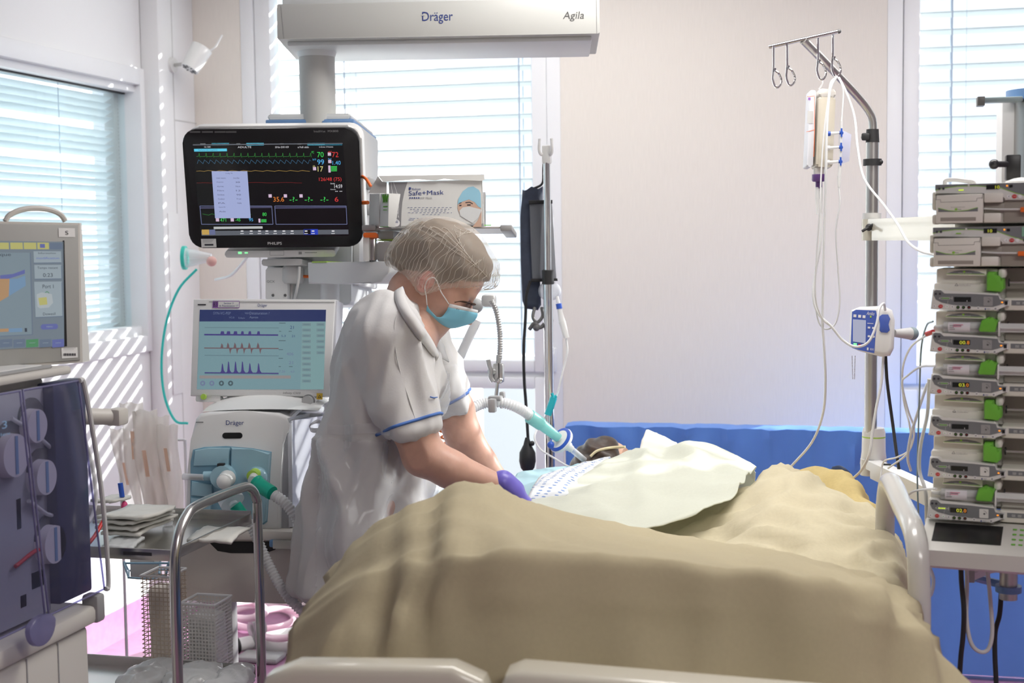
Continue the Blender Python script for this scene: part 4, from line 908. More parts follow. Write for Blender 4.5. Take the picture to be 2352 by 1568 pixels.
# touch screen head
f = Face((-200, 504), (183, 512), (-200, 861), 2.52, 2.78, 2.52); M = f.M
mb = MB(); mb.m('dia_cream'); fr4 = f.pts([(-200, 862), (190, 832), (183, 512), (-200, 504)]); bk = [f.uv(-196, 860, .12), f.uv(206, 829, .12), f.uv(187, 512, .12), f.uv(-196, 504, .12)]
mb.add([(x, 0, z) for x, z in fr4]+[(x, .12, z) for x, z in bk], [(0, 1, 2, 3), (7, 6, 5, 4), (0, 4, 5, 1), (1, 5, 6, 2), (2, 6, 7, 3), (3, 7, 4, 0)]); mb.smooth = 20; mb.build('screen_housing', t, M)
mb = MB(); mb.m('dia_grey'); mb.prism(f.pts([(-195, 855), (183, 827), (178, 517), (-195, 509)]), -.004, .002, .003); mb.build('screen_bezel', t, M)
g = MB(); g.m('d_bg'); q4 = f.pts([(-180, 812), (148, 794), (146, 555), (-180, 551)], -.005); g.poly(q4, -.005); g.m('black'); g.poly(f.pts([(147, 795), (154, 795), (148, 552), (144, 552)], -.005), -.005)
g.m('d_pan'); g.poly(f.pts([(-180, 786), (73, 768), (68, 580), (-180, 580)], -.0055), -.0055)
g.m('d_yel'); [f.q(g, a, 572, b, 557, -.006) for a, b in ((-60, -10), (-8, 20), (24, 52), (55, 83), (86, 112))]; g.m('d_ind'); f.q(g, 92, 569, 103, 560, -.0065); g.m('d_btn'); f.q(g, 115, 572, 143, 558, -.006)
g.m('d_lt'); f.q(g, 78, 603, 140, 577, -.006); f.q(g, 80, 640, 141, 608, -.006); f.q(g, 82, 728, 142, 646, -.006); g.m('d_btn'); f.ln(g, [(79, 641), (142, 640), (141, 610)], 1.5, -.0068); f.ln(g, [(82, 729), (144, 726), (142, 648)], 1.5, -.0068); f.ln(g, [(78, 604), (140, 603)], 1.5, -.0068); f.ln(g, [(0, 772), (75, 768), (70, 580)], 1.6, -.0068)
g.m('d_btx'); f.t(g, 'modification', 84, 595, 136, 590, -.007); g.m('d_txt'); f.t(g, 'Information', 88, 583, 128, 579, -.007); f.t(g, 'Temps restant', 86, 619, 133, 612, -.007); f.t(g, '0:23', 99, 636, 121, 627, -.007); f.t(g, 'Port 1', 98, 662, 123, 653, -.007); f.t(g, 'Dowesil', 99, 724, 127, 717, -.007); f.t(g, 'namique', -35, 590, 25, 581, -.007); f.t(g, '1', 57, 762, 62, 753, -.007)
g.m('d_wht'); g.poly(f.pts([(86, 704), (84, 676), (96, 671), (119, 675), (122, 695), (112, 706), (92, 708)], -.0068), -.0068); g.m('d_yel'); g.poly(f.pts([(91, 701), (88, 684), (107, 682), (109, 699)], -.0072), -.0072); g.m('d_grn'); f.ln(g, [(104, 672), (108, 669), (113, 673)], 1.6, -.0072)
g.m('d_org'); g.poly(f.pts([(-60, 730), (0, 692), (20, 680), (22, 640), (0, 632), (-60, 620)], -.0064), -.0064); g.m('d_blu'); g.poly(f.pts([(20, 680), (59, 656), (58, 632), (40, 640), (22, 640)], -.0064), -.0064); g.m('d_ind'); g.poly(f.pts([(0, 640), (20, 640), (57, 628), (57, 619), (30, 629), (0, 632)], -.0068), -.0068)
g.m('d_org'); f.q(g, -40, 764, 20, 754, -.0064); g.m('d_blu'); f.q(g, 20, 763, 51, 753, -.0064)
g.m('d_ind'); a, b = f.uv(94, 757, -.007); c, d_ = f.uv(133, 743, -.007); g.add([(x, -.007, z) for x, z in rrect(a, b, c, d_, .006)], [tuple(range(24))]); g.m('d_lt'); f.t(g, 'MENU', 107, 752, 121, 748, -.008)
for a, b, m_ in ((0, 28, 'd_btn'), (31, 58, 'd_btn'), (60, 88, 'd_grn'), (91, 118, 'd_btn'), (120, 147, 'd_ind')): g.m(m_); g.poly(f.pts([(a, 798), (b, 796), (b, 778), (a, 780)], -.006), -.006); g.m('d_lt'); f.q(g, a+7, 788, b-7, 786.5, -.0068)
g.build('display_readings', t, M)
g = MB(); g.m('paper'); f.q(g, 135, 544, 172, 524, -.0048); g.m('ink'); f.t(g, 'S', 150, 539, 157, 530, -.0054); g.build('letter_sticker', t, M); g = MB(); g.m('paper'); f.q(g, 142, 823, 178, 797, -.0048); g.m('ink'); [f.q(g, 146+i*1.9, 817, 146+i*1.9+(1.2 if i % 3 else .6), 811, -.0054) for i in range(15)]; g.m('mid_grey'); [f.q(g, 146, 800+i*3, 174-i*4, 799+i*3, -.0054) for i in range(4)]; g.build('inventory_sticker', t, M)
mb = MB(); mb.m('dia_cream'); mb.tube([Vector((f.uv(a, b, .05)[0], .05, f.uv(a, b, .05)[1])) for a, b in ((12, 508), (22, 494), (48, 482), (82, 478), (115, 482), (138, 492), (150, 507))], .0055, n=8); mb.build('carry_handle', t, M)
mb = MB(); mb.m('dia_cream'); p = P(-30, 850, 2.72); mb.cyl((p.x-.05, p.y+.08, tp), (p.x-.05, p.y+.08, p.z+.05), .03); mb.build('screen_post', t)

# ------------------------------------------------------------ steel trolley
XT = -1.357
lp = PX(404, 1400, XT); rp = PX(597, 1400, XT); yl, yr = lp.y, rp.y; yr = min(yr, yl+.46)
zs = PX(404, 1286, XT).z; zt = PX(590, 1105, XT).z; zl = PY(400, 1507, yr).z
t = thing('steel_trolley', 'tubular stainless steel trolley with two tray shelves in front of the ventilator', 'trolley', (XT-.3, (yl+yr)/2, 0))
r = S(12.5, 2.85)
for X in (XT, XT-.78):
    mb = MB(); mb.m('steel'); mb.smooth = 80
    mb.tube([(X, yl, .10), (X, yl, .4), (X, yl, zt-.16), (X, yl+.012, zt-.06), (X, yl+.06, zt-.012), (X, yl+.12, zt+.0), (X, yr-.10, zt), (X, yr-.04, zt-.008), (X, yr-.005, zt-.04), (X, yr, zt-.10), (X, yr, .4), (X, yr, .10)], r, n=16, sm=6); mb.build('end_frame', t)
for nm, z in (('top_shelf', zs), ('bottom_shelf', zl-.03)):
    mb = MB(); mb.m('steel')
    x0, x1, h = XT-.77, XT-.012, .02
    mb.bb(x0, x1, yl+.012, yr-.012, z, z+.003); mb.bb(x0, x1, yl+.008, yl+.012, z-.004, z+h, .001); mb.bb(x0, x1, yr-.012, yr-.008, z-.004, z+h+.006, .001); mb.bb(x1-.002, x1+.002, yl+.01, yr-.01, z-.004, z+h, .001); mb.bb(x0-.002, x0+.002, yl+.01, yr-.01, z-.004, z+h, .001)
    mb.build(nm, t)
mb = MB(); mb.m('ink'); mb.bb(XT-.12, XT-.055, yl+.0072, yl+.008, zs+.006, zs+.013); mb.build('maker_plate', t)
for X in (XT, XT-.78):
    for y in (yl, yr):
        mb = MB(); mb.m('steel'); mb.cyl((X, y, .06), (X, y, .11), .012); mb.m('black_rubber'); mb.cyl((X-.014, y, .042), (X+.014, y, .042), .042); mb.build('castor', t)
mat('packet', (.62, .61, .57), .5, noise=(30, .002, .05)); mat('foil_clear', (.8, .82, .83), .15, clear=.55, rim=.1)
def packet(pxa, pya, pxb, pyb, z, Ya, Yb, label, dz=0., mt='packet', grp=None):
    a = PY(pxa, pya, Ya); b = PY(pxb, pyb, Ya)
    bm = []; n = 9; rows = []
    for j in range(n):
        v = j/(n-1); rows.append([(a.x+(b.x-a.x)*i/8+.012*math.sin(v*3+z*90), Ya+(Yb-Ya)*v, z+.004*noise.noise(Vector((i*.8, j*.9, z*200)))) for i in range(9)])
    V = np.array([p for r_ in rows for p in r_]); F = np.array([(i*9+k, i*9+k+1, (i+1)*9+k+1, (i+1)*9+k) for i in range(8) for k in range(8)])
    o = np_obj('sterile_packet', V, F, mt); md = o.modifiers.new('thickness', 'SOLIDIFY'); md.thickness = .006; md.offset = 1
    return tag(o, label, 'packet', grp)
za = zs+.006
packet(225, 1250, 290, 1250, za, yl+.05, yl+.15, 'clear wrapped packet lying lowest on the trolley by the tinted door', mt='foil_clear')
for i, (a, b, s) in enumerate(((228, 318, 'thin paper packet at the bottom of the stack on the trolley'), (226, 322, 'second paper packet from the bottom of the stack on the trolley'), (224, 316, 'middle paper packet of the stack on the trolley'), (222, 330, 'topmost pale paper packet of the stack on the trolley'))):
    packet(a, 1220, b, 1220, za+.011+i*.012, yl+.13, yl+.30-.01*i, s, grp='paper packets stacked on the trolley')
packet(418, 1200, 520, 1190, za+.004, yl+.13, yl+.27, 'white sterile packet alone on the trolley under the handle bar')
packet(212, 1165, 262, 1165, za+.045, yr-.10, yr-.03, 'small tan packet standing out at the back of the trolley stack')
# vial
v = PY(385, 1192, yr-.10); mb = MB(); mb.m('clear_plastic'); mb.lathe([(.011, 0), (.012, .003), (.012, .026), (.006, .031), (.006, .033)], 20, Matrix.Translation((v.x, v.y, za))); 
t = thing('glass_vial', 'small clear glass vial with grey cap standing on the trolley', 'vial', (v.x, v.y, za)); mb.build('glass', t); mb = MB(); mb.m('light_grey'); mb.cyl((v.x, v.y, za+.033), (v.x, v.y, za+.041), .0075); mb.build('cap', t)
v = PY(287, 1170, yr-.06); t = thing('capped_needle', 'upright needle tube with blue cap and pink hub behind the trolley packets', 'needle', (v.x, v.y, za))
mb = MB(); mb.m('blue_plastic'); mb.cyl((v.x-.006, v.y, za+.052), (v.x-.010, v.y, za+.085), .006); mb.build('cap', t); mat('pink', (.75, .08, .25), .4); mb = MB(); mb.m('pink'); mb.sph((v.x-.001, v.y, za+.03), (.008, .008, .013)); mb.m('clear_plastic'); mb.cyl((v.x, v.y, za), (v.x-.006, v.y, za+.055), .004); mb.build('hub', t)
# crumpled bags on lower shelf
for i, (pa, pb, s) in enumerate(((225, 330, 'crumpled clear plastic bag at the left on the lower trolley shelf'), (320, 440, 'crumpled clear plastic bag at the middle of the lower trolley shelf'), (430, 500, 'small crumpled clear wrapper at the right of the lower trolley shelf'))):
    a = PY(pa, 1540, yl+.1); b = PY(pb, 1540, yl+.1); zz = zl-.02
    V, F = surface(lambda p: sd_ell(p, ((a.x+b.x)/2, yl+.22, zz+.028), (max(.04, (b.x-a.x)/2), .11, .026)), (a.x-.05, yl+.05, zz-.01), (b.x+.05, yl+.4, zz+.09), .008)
    N = mesh_normals(V, F); V = V+N*(.016*(1-2*np.abs(vnoise(V, (22, 22, 22), i*7)))-.008)[:, None]; V[:, 2] = np.maximum(V[:, 2], zz+.004)
    tag(np_obj('plastic_bag', V, F, 'foil_clear'), s, 'bag', 'clear bags on the lower trolley shelf')
# wire basket under the shelf
bx = [P(285, 1292, 3.5), P(388, 1292, 3.5)]
t = thing('wire_basket', 'small blue wire basket hanging under the trolley top behind the front edge', 'basket', P(335, 1328, 3.5))
mat('wire_blue', (.30, .50, .66), .35)
mb = MB(); mb.m('wire_blue'); A, B = P(285, 1293, 3.42), P(388, 1293, 3.42); C_, D_ = P(295, 1326, 3.40), P(382, 1320, 3.46)
for pl in ([A, C_, P(345, 1330, 3.40), D_, B], [P(368, 1290, 3.5), P(366, 1318, 3.44)], [A, B], [P(285, 1290, 3.6), P(296, 1310, 3.58), P(380, 1308, 3.58), P(388, 1290, 3.6)], [C_, P(296, 1310, 3.58)], [D_, P(380, 1308, 3.58)]): mb.tube(pl, .003, sm=0, n=6)
mb.build('wire_frame', t); mb = MB(); mb.m('card_white'); mb.box(P(335, 1300, 3.5), (.07, .04, .055), .006); mb.build('lining', t)

# hanging catheter packs and net bins left of the ventilator
mat('pack_film', (.93, .88, .82), .3, clear=.42, trl=.5); mat('pack_print', (.94, .68, .52), .5, trl=.4)
t0 = None
tr_ = thing('supply_rack', 'pale wire rack against the left wall holding the long catheter packs', 'rack', P(345, 1290, 4.2))
mb = MB(); mb.m('frame_white'); a = P(275, 1010, 4.28); b = P(425, 1010, 4.28)
mb.tube([a, b], .004, sm=0); mb.tube([(a.x, a.y, 0), a], .005, sm=0); mb.tube([(b.x, b.y, 0), b], .005, sm=0); c_ = P(275, 1240, 4.28); d_ = P(425, 1240, 4.28); mb.tube([c_, d_], .004, sm=0); mb.build('wire_frame', tr_)
for i, (xt, yt, xb, yb, w, d) in enumerate(((300, 925, 345, 1215, 26, 4.22), (330, 942, 365, 1215, 28, 4.20), (362, 955, 385, 1215, 24, 4.24), (385, 975, 402, 1215, 24, 4.20), (276, 985, 322, 1215, 22, 4.25))):
    rows = []
    for j in range(10):
        v = j/9; px = xt+(xb-xt)*v**1.3+3*math.sin(v*9+i); py = yt+(yb-yt)*v
        rows.append([P(px-w/1+2*w*k/6, py+(3*math.sin(k*1.7+i) if j == 0 else 0), d+.012*math.sin(k*1.1+v*5+i)) for k in range(7)])
    t = thing('catheter_pack', ['tall pale catheter pack with the highest top in the rack', 'catheter pack second from the left by its upper end', 'catheter pack in the middle of the rack', 'rightmost catheter pack in the rack beside the ventilator', 'leftmost short catheter pack with orange print in the rack'][i], 'packet', rows[-1][3], 'long catheter packs in the rack')
    mb = MB(); mb.smooth = 180; mb.m('pack_film'); mb.grid(rows); o = mb.build('film', t); md = o.modifiers.new('thickness', 'SOLIDIFY'); md.thickness = .003
    mb = MB(); mb.m('pack_print'); jj = 2+i % 3; off = -(_r0.cross(_u0)).normalized()*-.004
    q = [rows[jj][2], rows[jj][3], rows[jj+2][3], rows[jj+2][2]]; mb.add([p-_f0*.006 for p in q], [(0, 1, 2, 3)]); mb.build('print', t)
net_mat('net_beige', (.60, .50, .40), 95, .22); net_mat('net_white', (.75, .74, .72), 120, .4)
mat('bin_fill', (.93, .85, .78), .6, noise=(12, .004, .15)); mat('bin_fill2', (.94, .93, .92), .4, noise=(25, .006, .2), nscale=(1, 1, .2))
for i, (pa, pb, py, d, nm, fl, s) in enumerate(((322, 395, 1322, 3.32, 'net_beige', 'bin_fill', 'tall beige mesh bin with pale packs seen under the trolley shelf'), (413, 503, 1385, 3.30, 'net_white', 'bin_fill2', 'white mesh bin with crumpled foil wraps right of the trolley post'))):
    a, b = P(pa, py, d), P(pb, py, d); t = thing('mesh_bin', s, 'bin', ((a.x+b.x)/2, a.y+.06, 0)); zt_ = a.z
    mb = MB(); mb.m(nm); x0, x1, y0, y1 = a.x, b.x, a.y, a.y+.09
    for q in (((x0, y0), (x1, y0)), ((x1, y0), (x1, y1)), ((x1, y1), (x0, y1)), ((x0, y1), (x0, y0))): mb.add([(q[0][0], q[0][1], .03), (q[1][0], q[1][1], .03), (q[1][0], q[1][1], zt_), (q[0][0], q[0][1], zt_)], [(0, 1, 2, 3)])
    mb.build('netting', t)
    mb = MB(); mb.m('frame_white'); mb.tube([(x0, y0, zt_), (x1, y0, zt_), (x1, y1, zt_), (x0, y1, zt_)], .003, sm=0, closed=True, n=6); mb.build('rim', t); mb = MB(); mb.m('frame_white'); mb.bb(x0, x1, y0, y1, 0, .03, .004); mb.build('base_plate', t)
    V, F = surface(lambda p: np.maximum(np.maximum(np.abs(p[..., 0]-(x0+x1)/2)-(x1-x0)/2+.008, np.abs(p[..., 1]-(y0+y1)/2)-.038), np.abs(p[..., 2]-zt_/2)-zt_/2+.03), (x0-.02, y0-.02, 0), (x1+.02, y1+.02, zt_+.03), .012)
    N = mesh_normals(V, F); V = V+N*(.006*vnoise(V, (30, 30, 8), i))[:, None]; V[:, 2] = np.clip(V[:, 2], .03, zt_-.01); np_obj('contents', V, F, fl, t)

# oxygen mask and teal tube on the duct column
t = thing('oxygen_mask', 'clear oxygen mask with teal rim hanging left of the black monitor', 'oxygen mask', P(450, 590, 4.9))
mat('mask_teal', (.10, .75, .65), .3, trl=.4)
mb = MB(); mb.m('mask_teal'); c = P(420, 592, 4.9); q = _r0; mb.cyl(c, c+q*.012, .042, n=24); mb.build('rim', t)
mb = MB(); mb.m('clear_plastic'); mb.tube([c+q*.012, c+q*.05, c+q*.075, c+q*.10], .035, sm=0, r2=.014, n=20); mb.build('cone', t)
mat('pink_pale', (.85, .55, .5), .4, trl=.3); mb = MB(); mb.m('pink_pale'); mb.sph(P(486, 600, 4.87), .018); mb.build('valve', t)
mat('tube_teal', (.12, .78, .72), .3, trl=.5); mat('tube_white', (.85, .86, .86), .25, clear=.12)
hose('oxygen_tube', 'thin teal oxygen tube curving down the white duct column', 'tube', [(452, 618, 4.88), (410, 665, 4.88), (382, 740, 4.87), (371, 830, 4.86), (378, 910, 4.86), (402, 965, 4.86), (432, 972, 4.86)], .0045, 'tube_teal')
hose('white_tube', 'thin white tube sagging from the oxygen mask to the monitor bracket', 'tube', [(495, 642, 4.85), (530, 632, 4.7), (560, 600, 4.5), (580, 575, 4.3)], .005, 'tube_white')
# floor things
t = thing('hose_coil', 'loops of pinkish white suction hose lying on the purple floor', 'hose', PZ(600, 1440, 0))
mat('hose_pink', (.80, .58, .66), .3, clear=.1)
def fl(px, py, z): return PZ(px, py, z)
for k, (cx, cy, rx, ry) in enumerate(((600, 1418, 75, 26), (640, 1432, 62, 34), (560, 1402, 50, 18))):
    mb = MB(); mb.m('hose_pink'); mb.tube([fl(cx+rx*math.cos(a), cy+ry*math.sin(a), .03+.05*k+.012*math.sin(a*2)) for a in [j*math.pi/6 for j in range(12)]], .013, n=10, closed=True); mb.build('loop', t)
for q in kids(t): q.name = q.name
t = thing('floor_cylinder', 'white cylinder with black end cap and grey clamp lying on the purple floor', 'cylinder', PZ(590, 1500, 0))
a, b = PZ(520, 1487, .035), PZ(690, 1452, .035); dv = (b-a).normalized()
mb = MB(); mb.m('white_plastic'); mb.cyl(a+dv*.03, b, .026); mb.build('tube_body', t)
mb = MB(); mb.m('black_rubber'); mb.cyl(a, a+dv*.045, .031); mb.build('end_cap', t)
mb = MB(); mb.m('mid_grey'); mb.tube([a+dv*.13+Vector((0, -.03, -.02)), a+dv*.13+Vector((0, -.03, .03)), a+dv*.10+Vector((0, .0, .06)), a+dv*.10+Vector((0, .03, .03))], .009); mb.cyl(a+dv*.10+Vector((0, 0, .05)), a+dv*.15+Vector((0, 0, .05)), .03); mb.build('clamp', t)
mb = MB(); mb.m('mid_grey'); p = PZ(600, 1508, .012); mb.box(p, (.16, .10, .022), .01); mb.m('card_white'); p = PZ(650, 1478, .03); mb.box(p, (.13, .10, .05), .012); tag(mb.build('plug_box'), 'grey and white plug housing next to the cylinder on the floor', 'plug')
# ------------------------------------------------------------ the nurse
mat('skin', (.63, .37, .28), .45, sss=.12, noise=(60, .0004, .06)); mat('tunic', (.70, .69, .685), .75, noise=(220, .0002, .0), trl=.12)
mat('hair_brown', (.13, .075, .035), .5, noise=(60, .001, .45), nscale=(1, 1, 6)); mat('mask_blue', (.30, .72, .90), .6, trl=.25); mat('mask_white', (.82, .83, .84), .6)
mat('piping', (.06, .16, .48), .6); mat('glove', (.16, .13, .55), .35); mat('apron', (.85, .86, .88), .12, clear=.80, rim=.45); mat('brow', (.07, .035, .02), .6); mat('ear_skin', (.62, .20, .16), .5, sss=.2)
mat('cap_film', (.80, .74, .66), .7, clear=.66, trl=.35)
FWD = (RT*.84-UPV*.545).normalized(); HUP = (RT*.545+UPV*.84).normalized(); SD = -FW
HO = P(985, 645, 3.27); HR = np.array(Matrix((FWD, HUP, SD)).transposed())
def h(f, u, s): return HO+FWD*f+HUP*u+SD*s
def cone(p, a, b, ra, rb): return sd_cone(p, a, b, ra, rb)
def head_sdf(p):
    d = sd_ell(p, h(-.005, .055, 0), (.098, .086, .074), HR)
    d = smin(d, sd_ell(p, h(.052, -.005, 0), (.058, .078, .058), HR), .03)
    d = smin(d, sd_ell(p, h(.06, .055, 0), (.050, .050, .058), HR), .03)
    d = smin(d, sd_ell(p, h(.045, -.062, 0), (.048, .026, .044), HR), .025)
    d = smin(d, cone(p, h(.080, -.078, 0), h(.080, -.078, .01), .018, .017), .02)
    for s in (-1, 1):
        d = smax(d, -(np.linalg.norm(p-np.array(h(.120, .008, s*.030)), axis=-1)-.017), .012)
        d = smin(d, np.linalg.norm(p-np.array(h(.0945, .005, s*.032)), axis=-1)-.0125, .004)
        d = smin(d, cone(p, h(.106, .026, s*.014), h(.090, .027, s*.048), .007, .005), .010)
        d = smin(d, cone(p, h(.080, -.022, s*.040), h(.06, -.01, s*.052), .018, .012), .02)
    d = smin(d, cone(p, h(.107, .012, 0), h(.131, -.028, 0), .007, .0105), .010)
    for s in (-1, 1): d = smin(d, cone(p, h(.120, -.033, s*.009), h(.120, -.033, s*.010), .007, .006), .006)
    d = smin(d, cone(p, h(.106, -.050, -.014), h(.106, -.050, .014), .010, .010), .012)
    return d
NK0, NK1 = h(-.025, -.045, 0), P(915, 760, 3.31)
def limb(p, pts, k=.02):
    d = None
    for (a, ra), (b, rb) in zip(pts, pts[1:]):
        e = cone(p, a, b, ra, rb); d = e if d is None else smin(d, e, k)
    return d
ARM_N = [(P(885, 800, 3.14), .056), (P(950, 980, 3.10), .050), (P(972, 1045, 3.10), .047), (P(1035, 1078, 3.10), .042), (P(1165, 1124, 3.13), .025), (P(1178, 1131, 3.14), .022)]
ARM_F = [(P(985, 830, 3.48), .052), (P(1043, 940, 3.50), .050), (P(1064, 1000, 3.50), .046), (P(1107, 1060, 3.50), .036), (P(1152, 1114, 3.48), .027), (P(1160, 1123, 3.475), .022)]
def arms(p): return np.minimum(limb(p, ARM_N, .012), limb(p, ARM_F, .012))
def torso(p, g=0.):
    d = None
    for s in (3.23, 3.40):
        e = limb(p, [(P(925, 785, s), .095+g), (P(882, 865, s), .108+g), (P(858, 950, s), .104+g), (P(848, 1020, s), .100+g), (P(842, 1150, s), .122+g)], .03)
        d = e if d is None else smin(d, e, .05)
    return d
def body_sdf(p):
    d = head_sdf(p); d = smin(d, cone(p, NK0, NK1, .052, .060), .02)
    d = smin(d, torso(p, -.015), .04); d = smin(d, arms(p), .015)
    return d
LEGS = [(P(842, 1160, 3.24), (0, -.02)), (P(842, 1160, 3.42), (-.02, .05))]
def leg_pts(i):
    hp = LEGS[i][0]; kx = Vector((hp.x+.0, hp.y, .50)); ax_ = Vector((hp.x-.02, hp.y+.0, .10)); return [(hp, .095), (kx, .062), (ax_, .045)]
def hit(sdf, px, py, d0=2.9, d1=3.9, out=0.0):
    ds = np.arange(d0, d1, .001); pts = np.array([tuple(P(px, py, d)) for d in ds]); v = sdf(pts); i = np.argmax(v < out); return P(px, py, ds[i])
head_lo = np.array(P(870, 860, 3.27)); 
nurse = thing('person', 'nurse in white short-sleeved tunic, hair net and blue face mask bending over the bed', 'person', (HO.x-.25, HO.y-.05, 0))
def bounds(pts, m): a = np.array([tuple(p) for p in pts]); return a.min(0)-m, a.max(0)+m
lo, hi = bounds([P(760, 500, 3.2), P(760, 500, 3.5), P(1220, 1290, 3.1), P(1220, 500, 3.5)], .09); lo[2] = P(800, 1290, 3.3).z
V, F = surface(body_sdf, lo, hi, .0062); V = relax(V, F, 2, .4)
np_obj('body', V, F, 'skin', nurse)
# fine head over the coarse body is not needed: the head shares the body surface
def tunic_sdf(p):
    d = None
    for s, so in ((3.22, -.0), (3.41, .0)):
        e = limb(p, [(P(905, 765, s), .082), (P(886, 860, s), .115), (P(858, 955, s), .107), (P(848, 1020, s), .104), (P(840, 1120, s), .122), (P(828, 1240, s), .136), (P(824, 1342, s), .150)], .03)
        d = e if d is None else smin(d, e, .06)
    d = smin(d, cone(p, P(885, 762, 3.16), P(890, 765, 3.46), .083, .083), .03)
    d = smin(d, cone(p, P(932, 905, 3.25), P(938, 905, 3.40), .080, .080), .04)
    d = smin(d, cone(p, P(872, 1085, 3.25), P(872, 1085, 3.38), .115, .115), .04)
    sn = cone(p, P(888, 790, 3.13), P(953, 1010, 3.095), .087, .058); c = np.array(P(953, 1001, 3.1)); n = np.array((P(953, 1001, 3.1)-P(888, 800, 3.12)).normalized())
    sn = smax(sn, (p-c)@n, .006)
    sf = cone(p, P(975, 810, 3.46), P(1046, 955, 3.50), .072, .062); c = np.array(P(1043, 950, 3.5)); n = np.array((P(1046, 955, 3.5)-P(985, 840, 3.49)).normalized())
    sf = smax(sf, (p-c)@n, .006)
    d = smin(d, sn, .018); d = smin(d, sf, .018)
    zc = P(800, 1338, 3.3).z
    d = smax(d, zc-p[..., 2], .008)
    # V neck opening round the neck
    d = smax(d, -cone(p, NK0, P(930, 755, 3.31), .058, .058), .008)
    d = smax(d, -cone(p, P(985, 740, 3.31), P(1010, 795, 3.31), .040, .008), .008)
    return d
lo, hi = bounds([P(700, 640, 3.2), P(760, 640, 3.5), P(1080, 1350, 3.1), P(1080, 640, 3.5)], .10); lo[2] = P(800, 1360, 3.3).z
V, F = surface(tunic_sdf, lo, hi, .0065); V = relax(V, F, 2, .5); N = mesh_normals(V, F)
# cloth folds: local frame along camera right / up
cx = (V-np.array(P(900, 900, 3.3))); r_ = cx@np.array(RT); u_ = cx@np.array(UPV); s_ = cx@np.array(FW)
def fold(a, b, c): return 1-2*np.abs(np.array([noise.noise(Vector((x, y, z))) for x, y, z in zip(a, b, c)]))
# directions: on the skirt folds hang, on the back they sweep from shoulder to waist, at the sleeve they follow the arm
ang = np.clip((u_+.05)/.25, -1, 1)*.5+.45
q1 = r_*np.cos(ang)-u_*np.sin(ang)*-1; q2 = -r_*np.sin(ang)+u_*np.cos(ang)
f1 = fold((r_+.35*u_)*9, (u_-.35*r_)*2.6, s_*9); f2 = fold((r_-.3*u_)*18+5, u_*5, s_*16+3)
amp = .011+.006*(u_ < -.1)
V = V+N*(amp*2.5*(f1-.55)+.012*(f2-.5))[:, None]
zc = P(800, 1338, 3.3).z
V = relax(V, F, 1, .4)
np_obj('tunic', V, F, 'tunic', nurse)
TV, TF, TN = V, F, mesh_normals(V, F)
# fine folds on the surface follow real displacement; apron shell
ctr = TV[TF].mean(1); wz = P(850, 985, 3.3).z; rr_ = (ctr-np.array(P(850, 1000, 3.3)))@np.array(RT)
bibmask = (rr_ > .03) & (ctr[:, 2] > wz) & (ctr[:, 2] < P(980, 850, 3.3).z) & ((ctr-np.array(P(975, 900, 3.2)))@np.array(FW) > .02) & ((ctr-np.array(P(975, 900, 3.45)))@np.array(FW) < -.02)
am = ((ctr[:, 2] < wz) & (rr_ > -.10)) | bibmask
idx = TF[am]; un, inv = np.unique(idx, return_inverse=True); AV = TV[un]+TN[un]*(.007+.004*vnoise(TV[un], (14, 14, 5), 3))[:, None]
# keep the shell clear of sleeves
np_obj('apron', AV, inv.reshape(idx.shape), 'apron', nurse)
from mathutils.bvhtree import BVHTree
BV = BVHTree.FromPolygons(TV.tolist(), TF.tolist())
def bring(c, axis, rmax, off, n=48):
    axis = axis.normalized(); e1 = axis.orthogonal().normalized(); e2 = axis.cross(e1); res = []
    for k in range(n):
        a = 2*math.pi*k/n; dv = e1*math.cos(a)+e2*math.sin(a); q = BV.ray_cast(c+dv*rmax, -dv, rmax)[0]; res.append((q if q is not None else c+dv*rmax*.7)+dv*off)
    return res
def bpt(px, py, off=.002):
    r = ray(px, py).normalized(); q = BV.ray_cast(CAM+r*2, r)[0]; return (q if q is not None else P(px, py, 3.3))-r*off
def ring_on(sdf, c, axis, rmax, n=40, out=.0):
    axis = axis.normalized(); e1 = axis.orthogonal().normalized(); e2 = axis.cross(e1); res = []
    for k in range(n):
        a = 2*math.pi*k/n; dv = e1*math.cos(a)+e2*math.sin(a); ts = np.linspace(0, rmax, 120); v = sdf(np.array([tuple(c+dv*t) for t in ts])); i = np.argmax(v > out); res.append(c+dv*(ts[i] if v[i] > out else rmax))
    return res
for nm, c, ax_, rm, px in (('sleeve_piping', P(944, 972, 3.1), P(953, 1001, 3.1)-P(888, 800, 3.12), .072, 0), ('sleeve_piping', P(1035, 918, 3.49), P(1046, 955, 3.5)-P(985, 840, 3.49), .075, 1)):
    mb = MB(); mb.m('piping'); mb.smooth = 80; mb.tube(bring(c, ax_, rm+.02, .0012), .0036, n=6, sm=2, closed=True); mb.build(nm, nurse)
